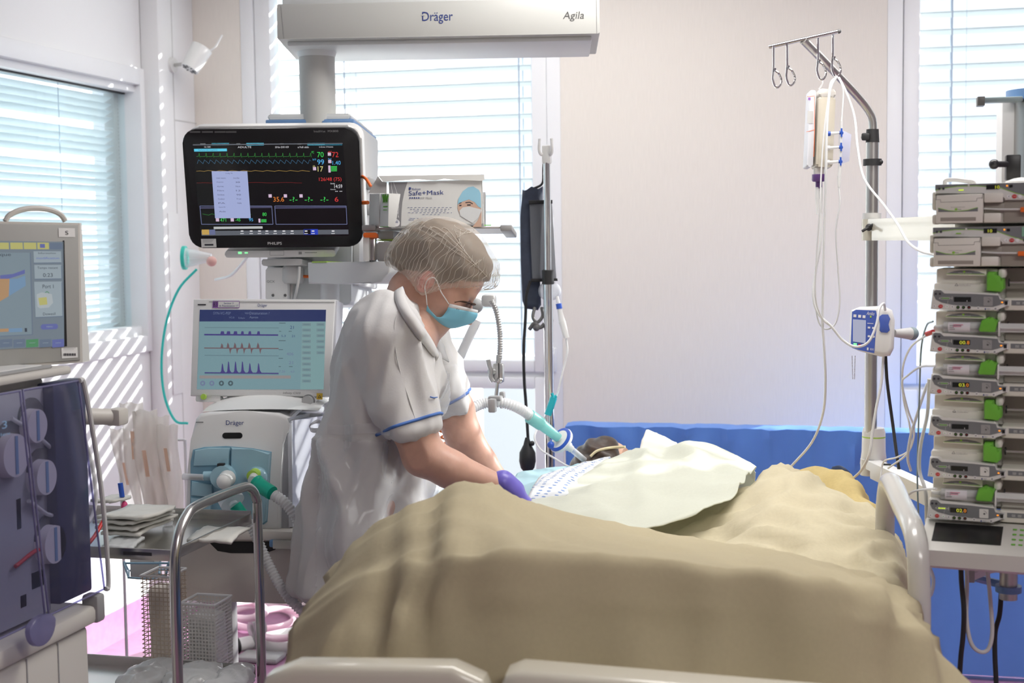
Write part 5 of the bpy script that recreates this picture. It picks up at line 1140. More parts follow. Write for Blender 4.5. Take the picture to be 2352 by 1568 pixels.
# collar
def strip(pa, pb, name, material, off=.004, parent=None, sdf=tunic_sdf):
    A = crom([Vector((*q, 0)) for q in pa], 8); B = crom([Vector((*q, 0)) for q in pb], 8); rows = []
    for a, b in zip(A, B): rows.append([P(a.x+(b.x-a.x)*k/4, a.y+(b.y-a.y)*k/4, a.z0 if False else DP(a, b, k/4)) for k in range(5)])
    mb = MB(); mb.smooth = 180; mb.m(material); mb.grid(rows); o = mb.build(name, parent); md = o.modifiers.new('thickness', 'SOLIDIFY'); md.thickness = .003; return o
def DP(a, b, t): 
    v = (a.lerp(b, t)); y = (v.y-640)/170; return 3.285-.075*math.sin(max(0, min(1, y))*math.pi*.8)-.012*(1-t)
oc = crom([Vector((*q, 0)) for q in ((921, 652), (908, 672), (915, 705), (938, 745), (964, 780), (990, 812), (1004, 826))], 6)
ic = crom([Vector((*q, 0)) for q in ((930, 640), (926, 660), (936, 695), (955, 728), (975, 757), (993, 786), (1007, 815))], 6); rows = []
for a, b in zip(oc, ic):
    p0 = bpt(a.x, a.y, .004); dd = (p0-CAM).dot(FW); rows.append([P(a.x+(b.x-a.x)*k/4, a.y+(b.y-a.y)*k/4, dd-.010*math.sin(k/4*math.pi*.8)+.018*(k/4)**2) for k in range(5)])
mb = MB(); mb.smooth = 180; mb.m('tunic'); mb.grid(rows); o = mb.build('collar', nurse); o.modifiers.new('thickness', 'SOLIDIFY').thickness = .003
mb = MB(); mb.m('piping'); mb.tube([r[-1] for r in rows[6:]], .0014, n=6); mb.build('neck_piping', nurse)
# far collar side
mb = MB(); mb.m('tunic'); mb.smooth = 180
mb.grid([[P(975, 745, 3.38), P(990, 742, 3.40), P(1003, 760, 3.43)], [P(985, 770, 3.37), P(1003, 775, 3.39), P(1018, 790, 3.42)], [P(1000, 800, 3.34), P(1012, 805, 3.37), P(1022, 812, 3.39)], [P(1010, 822, 3.31), P(1020, 826, 3.33), P(1030, 832, 3.36)]]); o = mb.build('collar', nurse); o.modifiers.new('thickness', 'SOLIDIFY').thickness = .003
mb = MB(); mb.m('light_grey'); mb.tube([bpt(a, b, .0) for a, b in ((912, 715), (906, 750), (908, 800), (918, 850), (934, 900), (950, 950), (955, 968))], .0012, n=5); mb.build('sleeve_seam', nurse)
# chest pocket with blue edge
def spt(px, py, off=.003):
    return bpt(px, py, off*.5)
mb = MB(); mb.m('piping'); mb.tube([spt(a, b, .009) for a, b in ((988, 911), (996, 913), (1004, 912))], .0015, n=6); mb.build('pocket_edge', nurse)
# apron strap and bow
mb = MB(); mb.m('apron'); mb.smooth = 80
pp = [spt(x, 985+.02*(x-750)+3*math.sin(x*.05), .012) for x in range(752, 905, 12)]; mb.grid([[p+UPV*.012, p-UPV*.010] for p in pp]); mb.build('apron_strap', nurse)
mat('apron_tie', (.86, .85, .86), .2, clear=.35)
for i, (pl, w) in enumerate(((((752, 985), (735, 968), (715, 972), (712, 984), (735, 990), (752, 988)), 9), (((752, 988), (735, 992), (722, 1002), (716, 1010)), 7), (((752, 986), (748, 972), (744, 962), (747, 955)), 6))):
    rows = []
    c = crom([P(*q, 3.27) for q in pl], 6)
    for j, p in enumerate(c): rows.append([p+UPV*S(w*(.5+.5*math.sin(j*.35)), 3.27)*.6+FW*.012*math.sin(j*.9), p, p-UPV*S(w, 3.27)*.5-FW*.01*math.sin(j*.7)])
    mb = MB(); mb.m('apron_tie'); mb.smooth = 180; mb.grid(rows); o = mb.build('apron_tie', nurse); o.modifiers.new('thickness', 'SOLIDIFY').thickness = .001
# trousers and shoes behind the bed
def trs(p): 
    d = None
    for i in (0, 1): e = limb(p, leg_pts(i), .03); d = e if d is None else smin(d, e, .02)
    return d
l = [q for i in (0, 1) for q, _ in leg_pts(i)]; lo, hi = bounds(l, .12)
V, F = surface(trs, lo, hi, .014); np_obj('trousers', relax(V, F, 1), F, 'tunic', nurse)
for i in (0, 1):
    a = leg_pts(i)[2][0]; V, F = surface(lambda p: smax(smin(sd_cone(p, (a.x, a.y, .07), (a.x+.02, a.y, .05), .05, .05), sd_cone(p, (a.x+.02, a.y, .045), Vector((a.x, a.y, .04))+RT*.15, .045, .038), .02), .004-p[..., 2], .004), (a.x-.1, a.y-.12, -.01), (a.x+.25, a.y+.16, .15), .009)
    np_obj('shoe', relax(V, F, 1), F, 'white_plastic', nurse)
# gloved hands
def hand(base, dirv, side, nrm, name):
    dirv, side, nrm = dirv.normalized(), side.normalized(), nrm.normalized()
    def sd(p):
        w = base; d = sd_cone(p, w-dirv*.03, w, .029, .029)
        for k in (-.024, -.008, .008, .024): d = smin(d, sd_cone(p, w+side*k*.6, w+dirv*.085+side*k, .015, .0125), .012)
        for k, L in zip((-.027, -.009, .009, .027), (.055, .07, .075, .068)):
            a = w+dirv*.085+side*k; b = a+dirv*L*.45-nrm*.008; c = b+dirv*L*.33-nrm*.018; e = c+dirv*L*.2-nrm*.02
            d = smin(d, np.minimum(np.minimum(sd_cone(p, a, b, .0098, .009), sd_cone(p, b, c, .009, .0082)), sd_cone(p, c, e, .0082, .0072)), .004)
        a = w+dirv*.025+side*.028; b = a+side*.026+dirv*.03-nrm*.01; c = b+dirv*.032-nrm*.012
        return smin(d, np.minimum(sd_cone(p, a, b, .013, .011), sd_cone(p, b, c, .011, .009)), .008)
    lo, hi = bounds([base], .21); V, F = surface(sd, lo, hi, .0042); np_obj(name, relax(V, F, 1), F, 'glove', nurse)
wn = ARM_N[4][0]; dn = (ARM_N[4][0]-ARM_N[3][0]).normalized(); hand(wn+dn*.012, dn+Vector((0, .1, -.55)), SD*-1, UPV, 'glove')
wf = ARM_F[4][0]; df = (ARM_F[4][0]-ARM_F[3][0]).normalized(); hand(wf+df*.025, df+RT*.2+Vector((0, 0, -.5)), SD, UPV, 'glove')
for w, d_ in ((wn, dn), (wf, df)):
    mb = MB(); mb.m('glove'); mb.smooth = 80
    mb.tube([w-d_*.012, w+d_*.020], .0285, n=20, sm=0, step=.004, prof=lambda L, T, r: r*(1+.05*math.sin(L*900))); mb.build('glove_cuff', nurse)
# hair, ear, brow, lashes
def hair_sdf(p):
    d = sd_ell(p, h(.010, .062, 0), (.114, .090, .085), HR); d = smin(d, sd_ell(p, h(-.078, .012, 0), (.034, .04, .045), HR), .03)
    f = (p-np.array(HO))@np.array(FWD); u = (p-np.array(HO))@np.array(HUP)
    return smax(d, -(u-(-.016+np.maximum(0, f-.0)*.80)), .01)
lo, hi = bounds([HO], .19); V, F = surface(hair_sdf, lo, hi, .005); N = mesh_normals(V, F)
f_ = (V-np.array(HO))@np.array(FWD); u_ = (V-np.array(HO))@np.array(HUP)
V = V+N*(.0025*np.sin(150*(u_+.25*f_)+6*vnoise(V, (15, 15, 15), 1)))[:, None]; np_obj('hair', V, F, 'hair_brown', nurse)
for s in (1, -1):
    def esd(p):
        c = h(.0, -.004, s*.073); d = sd_ell(p, c, (.018, .029, .010), HR); d = smax(d, -sd_ell(p, h(.004, .002, s*.085), (.011, .019, .010), HR), .004)
        return smin(d, sd_ell(p, h(.002, -.004, s*.077), (.007, .009, .006), HR), .004)
    lo, hi = bounds([h(0, 0, s*.075)], .045); V, F = surface(esd, lo, hi, .003); np_obj('ear', V, F, 'ear_skin', nurse)
def skin_pt(px, py, o=.0): return hit(body_sdf, px, py, 3.05, 3.4, out=o)
mb = MB(); mb.m('brow'); mb.tube([skin_pt(*q, .0) for q in ((1044, 694), (1058, 692), (1072, 694), (1084, 698), (1092, 699))], .0028, n=6, prof=lambda L, T, r: r*(.5+.8*math.sin(math.pi*min(1, max(0, L/T))))); mb.build('eyebrow', nurse)
mb = MB(); mb.m('black')
c = [skin_pt(*q, .001) for q in ((1054, 704), (1063, 709), (1072, 712), (1082, 712))]; mb.tube(c, .0012, n=5)
for i in range(9):
    x = 1053+i*3.4; a = skin_pt(x, 704+min(i, 6)*1.2, .001); mb.tube([a, a+RT*.002*(i-3)*.4-UPV*.005+SD*.006, a+RT*.003*(i-3)*.4-UPV*.006+SD*.011], .0007, n=4, sm=2)
mb.build('eyelashes', nurse)
# hair net
def cap_sdf(p):
    d = sd_ell(p, h(.014, .062, 0), (.128, .098, .097), HR); d = smin(d, sd_ell(p, h(-.078, .012, 0), (.042, .052, .055), HR), .03)
    for s in (-1, 1): d = smin(d, sd_ell(p, h(.0, -.008, s*.062), (.042, .044, .036), HR), .03)
    f = (p-np.array(HO))@np.array(FWD); u = (p-np.array(HO))@np.array(HUP)
    cut = u-(-.024+np.maximum(0, f-.010)*.72-.016*np.exp(-((f-.005)/.03)**2))
    d = smax(d, -cut, .012)
    return smax(d, -(smax(sd_ell(p, h(.010, .058, 0), (.121, .092, .088), HR), -.05-cut, .002)), .002) if False else d
lo, hi = bounds([HO], .21); V, F = surface(cap_sdf, lo, hi, .0042); N = mesh_normals(V, F)
f_ = (V-np.array(HO))@np.array(FWD); u_ = (V-np.array(HO))@np.array(HUP); s_ = (V-np.array(HO))@np.array(SD)
az = np.arctan2(s_, f_-.01); cut = u_-(-.024+np.maximum(0, f_-.010)*.72-.016*np.exp(-((f_-.005)/.03)**2))
low = np.exp(-np.maximum(cut, 0)/.035)
pl = (np.abs(np.sin(az*42+3*vnoise(V, (12, 12, 12), 4)))**.35-.7)*.0045*low+(1-2*np.abs(vnoise(V, (16, 16, 16), 2))-.5)*.004*(1-low*.6)
band = -.007*np.exp(-((cut-.016)/.006)**2)
V = V+N*(pl+band)[:, None]; keep = (cut[F].mean(1) > .004)
F2 = F[keep]; un, inv = np.unique(F2, return_inverse=True); co_ = np_obj('hair_net', V[un], inv.reshape(F2.shape), 'cap_film', nurse)
# gathered threads of the net
def cap_hit(az_, el):
    c = np.array(h(.010, .045, 0)); dv = np.array(FWD*(math.cos(az_)*math.cos(el))+HUP*math.sin(el)+SD*(math.sin(az_)*math.cos(el))); ts = np.linspace(.05, .16, 90); v = cap_sdf(c+ts[:, None]*dv); i = np.argmax(v > .0012); return Vector(c+dv*ts[i if v[i] > .0012 else -1])
mat('net_thread', (.74, .70, .64), .6, trl=.3)
mb = MB(); mb.m('net_thread')
for k in range(64):
    a0 = -math.pi+2*math.pi*k/64; c0 = 0
    e1 = .55+.35*noise.noise(Vector((k*.7, 2, 1))); pts = []
    f0 = math.cos(a0)*.11; lowu = -.024+max(0, f0-.010)*.72-.016*math.exp(-((f0-.005)/.03)**2)-.045; e0 = math.atan2(lowu, .10)+.05
    for j in range(12):
        v = j/11; pts.append(cap_hit(a0+.035*math.sin(v*14+k)+.05*(v**2)*math.sin(k), e0+(e1-e0)*v))
    mb.tube(pts, .0005, n=4, sm=1)
for k in range(9):
    pts = []; z_ = -.9+.28*k
    for j in range(20): v = j/19; th = -.35+v*3.3; pts.append(cap_hit(math.pi/2+(.9-.16*k)*math.cos(th*.9)*1.3, .25+.11*k+.18*math.sin(th+k*.3)))
    mb.tube(pts, .0006, n=4, sm=2)
mb.build('net_threads', co_)
# face mask
E = [(1033, 697), (1021, 721), (1004, 729), (991, 718), (981, 700)]; FF = [(1098, 712), (1094, 732), (1066, 749), (1020, 752), (976, 731)]
Ec = crom([Vector((*q, 0)) for q in E], 6); Fc = crom([Vector((*q, 0)) for q in FF], 6); rows = []
for v, (e, f) in enumerate(zip(Ec, Fc)):
    vv = v/(len(Ec)-1); row = []
    for k in range(-12, 13):
        th = k/12*math.pi/2; w = abs(math.sin(th)); ss = math.sin(th)*.060
        b = 1-math.cos(th); q = f+(e-f)*(b**1.15)
        row.append(P(q.x, q.y+(.9*math.sin(vv*math.pi*7) if .12 < vv < .9 else 0), 3.268-ss+.0))
    rows.append(row)
mb = MB(); mb.smooth = 180; mb.m('mask_blue'); mb.grid(rows[2:]); mk = mb.build('face_mask', nurse); mk.modifiers.new('thickness', 'SOLIDIFY').thickness = .002
mb = MB(); mb.smooth = 180; mb.m('mask_white'); mb.grid(rows[:3]); mb.tube([r[0] for r in rows[::4]], .0014, n=5); o = mb.build('mask_border', mk); o.modifiers.new('thickness', 'SOLIDIFY').thickness = .0022
mb = MB(); mb.m('white'); mb.tube([P(981, 700, 3.21), P(979, 680, 3.195), P(976, 658, 3.185), P(985, 640, 3.18), P(1000, 640, 3.18), P(1012, 668, 3.19), P(1022, 684, 3.20), P(1031, 698, 3.208)], .0013, n=6); mb.build('ear_loop', mk)

# ------------------------------------------------------------ patient in the bed
mat('hair_dark', (.045, .025, .015), .4, noise=(50, .0015, .5)); mat('skin_dim', (.50, .30, .21), .5, sss=.1)
pt = thing('person', 'patient lying under sheets with only dark hair and forehead showing', 'person', P(1400, 1200, 3.8))
PH = P(1392, 1082, 3.92)
def psd(p):
    d = sd_ell(p, PH, (.085, .10, .088)); d = smin(d, sd_cone(p, PH, P(1440, 1120, 3.80), .05, .055), .03)
    d = smin(d, sd_cone(p, P(1480, 1165, 3.75), P(1620, 1200, 3.45), .09, .08), .05)
    return smin(d, sd_cone(p, P(1620, 1200, 3.45), P(1800, 1260, 3.15), .08, .06), .05)
lo, hi = bounds([PH, P(1480, 1130, 3.75), P(1620, 1150, 3.45), P(1800, 1190, 3.15)], .13)
V, F = surface(psd, lo, hi, .009); np_obj('body', relax(V, F, 1), F, 'skin_dim', pt)
def phs(p): return smax(sd_ell(p, PH+Vector((-.008, .0, .004)), (.092, .108, .094)), (p-np.array(PH+RT*.035))@np.array(RT*.9-UPV*.1), .02)
lo, hi = bounds([PH], .14); V, F = surface(phs, lo, hi, .006); N = mesh_normals(V, F); q = (V-np.array(PH)); V = V+N*(.003*np.sin(160*(q[:, 2]*.8+q[:, 0]*.5)+4*vnoise(V, (10, 10, 10), 1)))[:, None]; np_obj('hair', V, F, 'hair_dark', pt)
mat('strap_cream', (.70, .60, .38), .6); mb = MB(); mb.m('strap_cream'); mb.tube([hit(phs, *q, 3.6, 4.1, .004) if q[0] < 1425 else P(*q, 3.84) for q in ((1356, 1048), (1370, 1036), (1390, 1030), (1412, 1027), (1436, 1026))], .004, n=6); mb.build('tube_strap', pt)
# ------------------------------------------------------------ bed
mat('bed_plastic', (.64, .61, .51), .22, coat=.3); mat('rail_plastic', (.60, .59, .56), .22, coat=.3); mat('mattress_blue', (.10, .22, .55), .5)
AX = (_f0+_r0*.1325).normalized(); BX = AX.cross(_u0).normalized(); B0 = CAM+_r0*.135+_f0*1.85; B0.z = 0
BM = Matrix((BX, AX, Vector((0, 0, 1)))).transposed().to_4x4(); BM.translation = B0
t = thing('hospital_bed', 'hospital bed with cream plastic footboard and rounded side rail', 'bed', (0, 0, 0), M=BM)
BZ = lambda px, py, d: P(px, py, d).z
ztf = BZ(1000, 1516, 1.80)-.036
mb = MB(); mb.m('bed_plastic')
xl = (BM.inverted() @ P(620, 1560, 1.80)).x
prof = []
def fb_poly(x0, x1, top0, top1, r=.06):
    return [(x0, .42), (x1, .42), (x1, top1-r), (x1-r*.3, top1-r*.3), (x1-r, top1), (x0+r, top0), (x0+r*.3, top0-r*.3), (x0, top0-r)]
mb.prism(fb_poly(-.50, -.16, ztf-.004, ztf), -.035, .012, .014, seg=3); mb.prism(fb_poly(-.155, .47, ztf+.002, ztf-.030, .03), -.05, .012, .016, seg=3)
mb.build('footboard', t, BM)
mb = MB(); mb.m('bed_plastic'); mb.rr(-.45, .5, .45, 1.15, .08, 2.17, 2.20, .01); mb.build('headboard', t, BM)
for k in kids(t):
    if k.name.startswith('headboard'): bpy.data.objects.remove(k)
mb = MB(); mb.m('mattress_blue'); mb.bb(-.43, .43, .06, 2.1, .50, .62, .04, 3); mb.build('mattress', t, BM)
mb = MB(); mb.m('rail_plastic'); mb.bb(-.42, .42, .04, 2.14, .40, .50, .01); mb.build('frame', t, BM)
for x in (-.36, .36):
    for y in (.2, 1.95): mb = MB(); mb.m('rail_plastic'); mb.cyl((x, y, .12), (x, y, .42), .03); mb.m('dark_grey'); mb.cyl((x-.02, y, .065), (x+.02, y, .065), .065); mb.bb(x-.015, x+.015, y-.02, y+.02, .08, .15); mb.build('wheel_leg', t, BM)
# right side rail: plastic frame with an opening
Bi = BM.inverted()
def rail_pt(px, py, x=.50):
    o = Bi @ CAM; q = Bi.to_3x3() @ ray(px, py); tt = (x-o.x)/q.x; p = o+q*tt; return p
a = rail_pt(2035, 1095); b = rail_pt(2112, 1230); print('rail', a, b)
yf, yn, zt_ = a.y, b.y, (a.z+b.z)/2
RMt = Matrix.Rotation(math.radians(90), 4, 'Z')
mb = MB(); mb.m('rail_plastic'); mb.smooth = 60
loop = [(.5, yn, zt_-.5), (.5, yn-.01, zt_-.25), (.5, yn+.0, b.z-.08), (.5, yn+.05, b.z-.01), (.5, (yn+yf)/2, (a.z+b.z)/2), (.5, yf-.06, a.z), (.5, yf, zt_-.04), (.5, yf+.01, zt_-.12), (.5, yf+.0, zt_-.3), (.5, yf, zt_-.5)]
mb.tube(loop, .020, n=16); mb.bb(.485, .515, yn, yf, zt_-.52, zt_-.17, .01); mb.build('side_rail', t, BM)
mb = MB(); mb.m('brushed'); mb.bb(.44, .49, yn+.1, yn+.16, .42, zt_-.4, .005); mb.bb(.44, .49, yf-.16, yf-.1, .42, zt_-.4, .005); mb.build('rail_bracket', t, BM)

# ------------------------------------------------------------ sheets
mat('sheet_cream', (.57, .50, .33), .85, noise=(160, .0003, .04), trl=.25, trlcol=(.72, .62, .38)); mat('sheet_yellow', (.74, .60, .28), .85, noise=(120, .0004, .06), trl=.3); mat('sheet_pale', (.76, .78, .68), .8, noise=(140, .0003, .03), trl=.3)
mat('sheet_legs', (.73, .66, .47), .85, noise=(140, .0004, .04), trl=.25)
mat('pad_blue', (.50, .72, .78), .8, trl=.3); mat('pillow_white', (.84, .82, .74), .8)
G = [
 [(600, 1640, 2.05), (700, 1640, 1.98), (850, 1640, 1.95), (1050, 1620, 1.93), (1300, 1620, 1.93), (1600, 1630, 1.93), (1900, 1640, 1.95), (2130, 1640, 2.0), (2290, 1640, 2.1)],
 [(640, 1530, 2.12), (745, 1490, 2.03), (880, 1470, 1.99), (1030, 1450, 1.97), (1300, 1450, 1.97), (1600, 1460, 1.97), (1890, 1470, 1.97), (2095, 1480, 2.05), (2190, 1530, 2.2)],
 [(662, 1475, 2.18), (765, 1430, 2.07), (900, 1400, 2.03), (1035, 1360, 1.985), (1300, 1365, 1.98), (1600, 1385, 1.98), (1888, 1400, 1.98), (2070, 1425, 2.07), (2160, 1490, 2.24)],
 [(680, 1440, 2.25), (790, 1370, 2.12), (920, 1320, 2.07), (1075, 1283, 2.0), (1300, 1284, 2.0), (1600, 1307, 2.0), (1880, 1334, 2.0), (2050, 1372, 2.12), (2135, 1445, 2.3)],
 [(688, 1424, 2.28), (800, 1345, 2.16), (930, 1290, 2.11), (1082, 1262, 2.04), (1290, 1268, 2.05), (1600, 1297, 2.05), (1868, 1326, 2.05), (2036, 1355, 2.17), (2127, 1422, 2.35)],
 [(705, 1395, 2.35), (820, 1300, 2.25), (940, 1235, 2.2), (1090, 1190, 2.2), (1270, 1225, 2.3), (1580, 1270, 2.35), (1830, 1305, 2.2), (2020, 1342, 2.25), (2115, 1400, 2.4)],
 [(740, 1330, 2.5), (850, 1222, 2.45), (960, 1160, 2.42), (1105, 1114, 2.42), (1260, 1173, 2.6), (1560, 1234, 2.8), (1790, 1272, 2.6), (1985, 1320, 2.5), (2090, 1365, 2.55)],
 [(760, 1350, 2.62), (875, 1250, 2.6), (985, 1190, 2.58), (1125, 1142, 2.58), (1275, 1200, 2.78), (1560, 1248, 2.95), (1785, 1288, 2.75), (1975, 1340, 2.62), (2080, 1385, 2.62)],
 [(775, 1450, 2.7), (890, 1360, 2.7), (1010, 1300, 2.7), (1135, 1240, 2.7), (1280, 1260, 2.9), (1560, 1290, 3.0), (1780, 1330, 2.8), (1960, 1380, 2.66), (2070, 1420, 2.66)]]
def C3(g): return [[P(*q) for q in r] for r in g]
o = cloth('bed_drape', C3(G), 'sheet_cream', 8, 7, amp=.016, sc=(8, 8, 3), seed=3, extra=lambda u, v: .013*np.sin(u*70+v*5)*np.exp(-((u-.30)/.10)**2)*np.clip(1.1-v, 0, 1)*np.clip(v*6, 0, 1)+.012*np.sin(u*80-v*9)*np.exp(-((u-.88)/.07)**2)*np.clip(1-v, 0, 1)); tag(o, 'large cream drape hanging over the raised foot end of the bed, nearest the camera', 'sheet')
G2 = [
 [(1300, 1290, 2.75), (1450, 1300, 2.75), (1600, 1320, 2.7), (1760, 1350, 2.65), (1900, 1380, 2.6), (2010, 1400, 2.6), (2060, 1420, 2.6), (2092, 1450, 2.62)],
 [(1310, 1230, 2.95), (1460, 1235, 2.95), (1610, 1240, 2.9), (1760, 1265, 2.8), (1900, 1290, 2.75), (2010, 1300, 2.72), (2062, 1320, 2.7), (2092, 1390, 2.7)],
 [(1320, 1175, 3.1), (1480, 1175, 3.1), (1640, 1185, 3.05), (1770, 1190, 2.95), (1890, 1205, 2.9), (1985, 1225, 2.85), (2045, 1240, 2.85), (2082, 1310, 2.85)],
 [(1340, 1145, 3.3), (1520, 1135, 3.25), (1665, 1128, 3.2), (1780, 1122, 3.15), (1880, 1150, 3.05), (1965, 1180, 3.0), (2035, 1205, 2.98), (2068, 1265, 2.98)],
 [(1380, 1120, 3.4), (1560, 1115, 3.4), (1705, 1094, 3.4), (1785, 1072, 3.35), (1845, 1084, 3.25), (1930, 1132, 3.15), (1990, 1165, 3.1), (2042, 1205, 3.1)],
 [(1390, 1150, 3.6), (1565, 1150, 3.6), (1710, 1125, 3.55), (1792, 1098, 3.5), (1850, 1110, 3.42), (1935, 1160, 3.3), (1995, 1200, 3.25), (2040, 1240, 3.2)],
 [(1400, 1190, 3.7), (1570, 1180, 3.7), (1720, 1170, 3.7), (1800, 1170, 3.65), (1870, 1180, 3.6), (1940, 1220, 3.5), (2000, 1270, 3.4), (2035, 1310, 3.3)]]
L2 = C3(G2)
for r in L2[1:]:
    for k, dz in ((0, .06), (1, .06), (2, .035)): r[k].z -= dz
o = cloth('leg_sheet', L2, 'sheet_legs', 8, 8, amp=.024, sc=(11, 11, 6), seed=11, fine=.002); tag(o, 'creased pale yellow sheet over the patient legs in front of the side rail', 'sheet')
G3 = [
 [(1820, 1190, 3.35), (1880, 1190, 3.3), (1950, 1205, 3.2), (2010, 1230, 3.15), (2050, 1260, 3.1)],
 [(1815, 1120, 3.45), (1870, 1120, 3.4), (1935, 1140, 3.3), (1995, 1175, 3.2), (2038, 1215, 3.15)],
 [(1830, 1082, 3.55), (1872, 1068, 3.5), (1925, 1078, 3.45), (1975, 1120, 3.35), (2030, 1190, 3.25)],
 [(1840, 1110, 3.68), (1875, 1100, 3.66), (1925, 1110, 3.62), (1975, 1150, 3.5), (2030, 1215, 3.35)],
 [(1845, 1170, 3.7), (1880, 1170, 3.7), (1925, 1180, 3.65), (1975, 1210, 3.52), (2030, 1270, 3.4)]]
o = cloth('yellow_blanket', C3(G3), 'sheet_yellow', 8, 8, amp=.02, sc=(9, 9, 7), seed=21); tag(o, 'bright yellow blanket bunched up behind the leg sheet near the side rail', 'blanket')
G3b = [[(2000, 1240, 2.98), (2040, 1225, 2.98), (2062, 1240, 2.95)], [(2010, 1200, 3.0), (2045, 1208, 3.0), (2066, 1260, 2.9)], [(2030, 1300, 2.8), (2060, 1320, 2.75), (2080, 1330, 2.78)], [(2045, 1400, 2.6), (2075, 1410, 2.62), (2092, 1420, 2.66)]]
G4 = [
 [(1195, 1172, 3.0), (1290, 1204, 2.95), (1400, 1226, 2.9), (1500, 1214, 2.92), (1590, 1186, 3.0), (1655, 1150, 3.08), (1700, 1112, 3.2)],
 [(1216, 1152, 3.15), (1310, 1150, 3.1), (1410, 1160, 3.08), (1510, 1160, 3.1), (1605, 1140, 3.15), (1665, 1118, 3.2), (1712, 1098, 3.28)],
 [(1266, 1128, 3.3), (1340, 1106, 3.3), (1430, 1100, 3.3), (1520, 1098, 3.3), (1610, 1088, 3.35), (1675, 1083, 3.38), (1722, 1086, 3.4)],
 [(1326, 1097, 3.5), (1384, 1074, 3.5), (1450, 1062, 3.5), (1530, 1052, 3.5), (1610, 1046, 3.5), (1675, 1060, 3.5), (1730, 1080, 3.5)],
 [(1376, 1070, 3.7), (1410, 1052, 3.7), (1462, 1034, 3.7), (1535, 1020, 3.68), (1612, 1018, 3.65), (1675, 1043, 3.62), (1735, 1076, 3.55)],
 [(1370, 1085, 3.8), (1405, 1070, 3.82), (1462, 1055, 3.84), (1538, 1045, 3.82), (1612, 1042, 3.8), (1672, 1063, 3.76), (1732, 1092, 3.68)],
 [(1370, 1130, 3.82), (1400, 1120, 3.85), (1460, 1110, 3.88), (1540, 1105, 3.86), (1612, 1105, 3.85), (1670, 1120, 3.8), (1730, 1130, 3.7)]]
o = cloth('chest_sheet', C3(G4), 'sheet_pale', 8, 8, amp=.014, sc=(9, 9, 6), seed=31); tag(o, 'pale greenish white sheet spread over the patient chest', 'sheet')
# patterned gown
def dots():
    m = bpy.data.materials.new('gown_dots'); m.use_nodes = True; n = m.node_tree; b = n.nodes['Principled BSDF']; b.inputs['Roughness'].default_value = .8
    t = n.nodes.new('ShaderNodeTexCoord'); v = n.nodes.new('ShaderNodeTexVoronoi'); v.voronoi_dimensions = '2D'; v.inputs['Scale'].default_value = 42; v.inputs['Randomness'].default_value = .3
    r = n.nodes.new('ShaderNodeValToRGB'); r.color_ramp.interpolation = 'CONSTANT'; r.color_ramp.elements[0].color = (.14, .22, .42, 1); r.color_ramp.elements[1].position = .20; r.color_ramp.elements[1].color = (.58, .60, .62, 1)
    n.links.new(t.outputs['Object'], v.inputs[0]); n.links.new(v.outputs['Distance'], r.inputs[0]); n.links.new(r.outputs[0], b.inputs['Base Color']); MATS['gown_dots'] = m
dots()
G5 = [[(1205, 1160, 3.13), (1290, 1140, 3.2), (1360, 1105, 3.4), (1420, 1080, 3.6)], [(1224, 1118, 3.28), (1284, 1094, 3.38), (1345, 1074, 3.55), (1405, 1060, 3.72)], [(1248, 1092, 3.5), (1300, 1077, 3.6), (1350, 1062, 3.72), (1400, 1052, 3.8)], [(1255, 1125, 3.66), (1305, 1115, 3.7), (1350, 1105, 3.8), (1400, 1095, 3.84)]]
o = cloth('patient_gown', C3(G5), 'gown_dots', 8, 8, amp=.004, seed=41); tag(o, 'white gown with small blue pattern peeking out beside the chest sheet', 'gown')
G6 = [[(1160, 1185, 3.25), (1205, 1185, 3.22), (1265, 1165, 3.28), (1330, 1150, 3.35)], [(1170, 1140, 3.38), (1212, 1135, 3.38), (1270, 1118, 3.45), (1340, 1105, 3.55)], [(1186, 1088, 3.62), (1226, 1081, 3.66), (1290, 1073, 3.74), (1350, 1062, 3.84)], [(1195, 1120, 3.75), (1230, 1115, 3.8), (1290, 1105, 3.86), (1350, 1100, 3.9)]]
o = cloth('bed_pad', C3(G6), 'pad_blue', 8, 8, amp=.008, sc=(14, 14, 8), seed=51); tag(o, 'light blue absorbent pad on the bed by the nurse hands', 'pad')
G7 = [[(1468, 1040, 3.86), (1510, 1040, 3.86), (1560, 1040, 3.86)], [(1474, 1012, 3.90), (1515, 1018, 3.88), (1556, 1020, 3.88)], [(1484, 988, 3.96), (1502, 994, 3.96), (1552, 1016, 3.94)], [(1488, 1000, 4.02), (1515, 1008, 4.02), (1556, 1030, 4.0)], [(1480, 1060, 4.02), (1515, 1060, 4.02), (1556, 1060, 4.0)]]
o = cloth('pillow_corner', C3(G7), 'pillow_white', 6, 6, amp=.006, sc=(18, 18, 18), seed=61); o.name = 'pillow_case'; tag(o, 'white pillow case with pointed corner behind the patient head', 'pillow')
G8 = [[(1905, 1090, 3.72), (1930, 1085, 3.72), (1955, 1100, 3.72)], [(1912, 1072, 3.74), (1930, 1070, 3.74), (1950, 1084, 3.74)], [(1915, 1090, 3.8), (1930, 1088, 3.8), (1950, 1096, 3.8)]]
mat('navy_cloth', (.015, .03, .07), .8); o = cloth('navy_cloth', C3(G8), 'navy_cloth', 6, 6, amp=.004, thick=.01); tag(o, 'small dark navy cloth peeking over the yellow blanket', 'cloth')
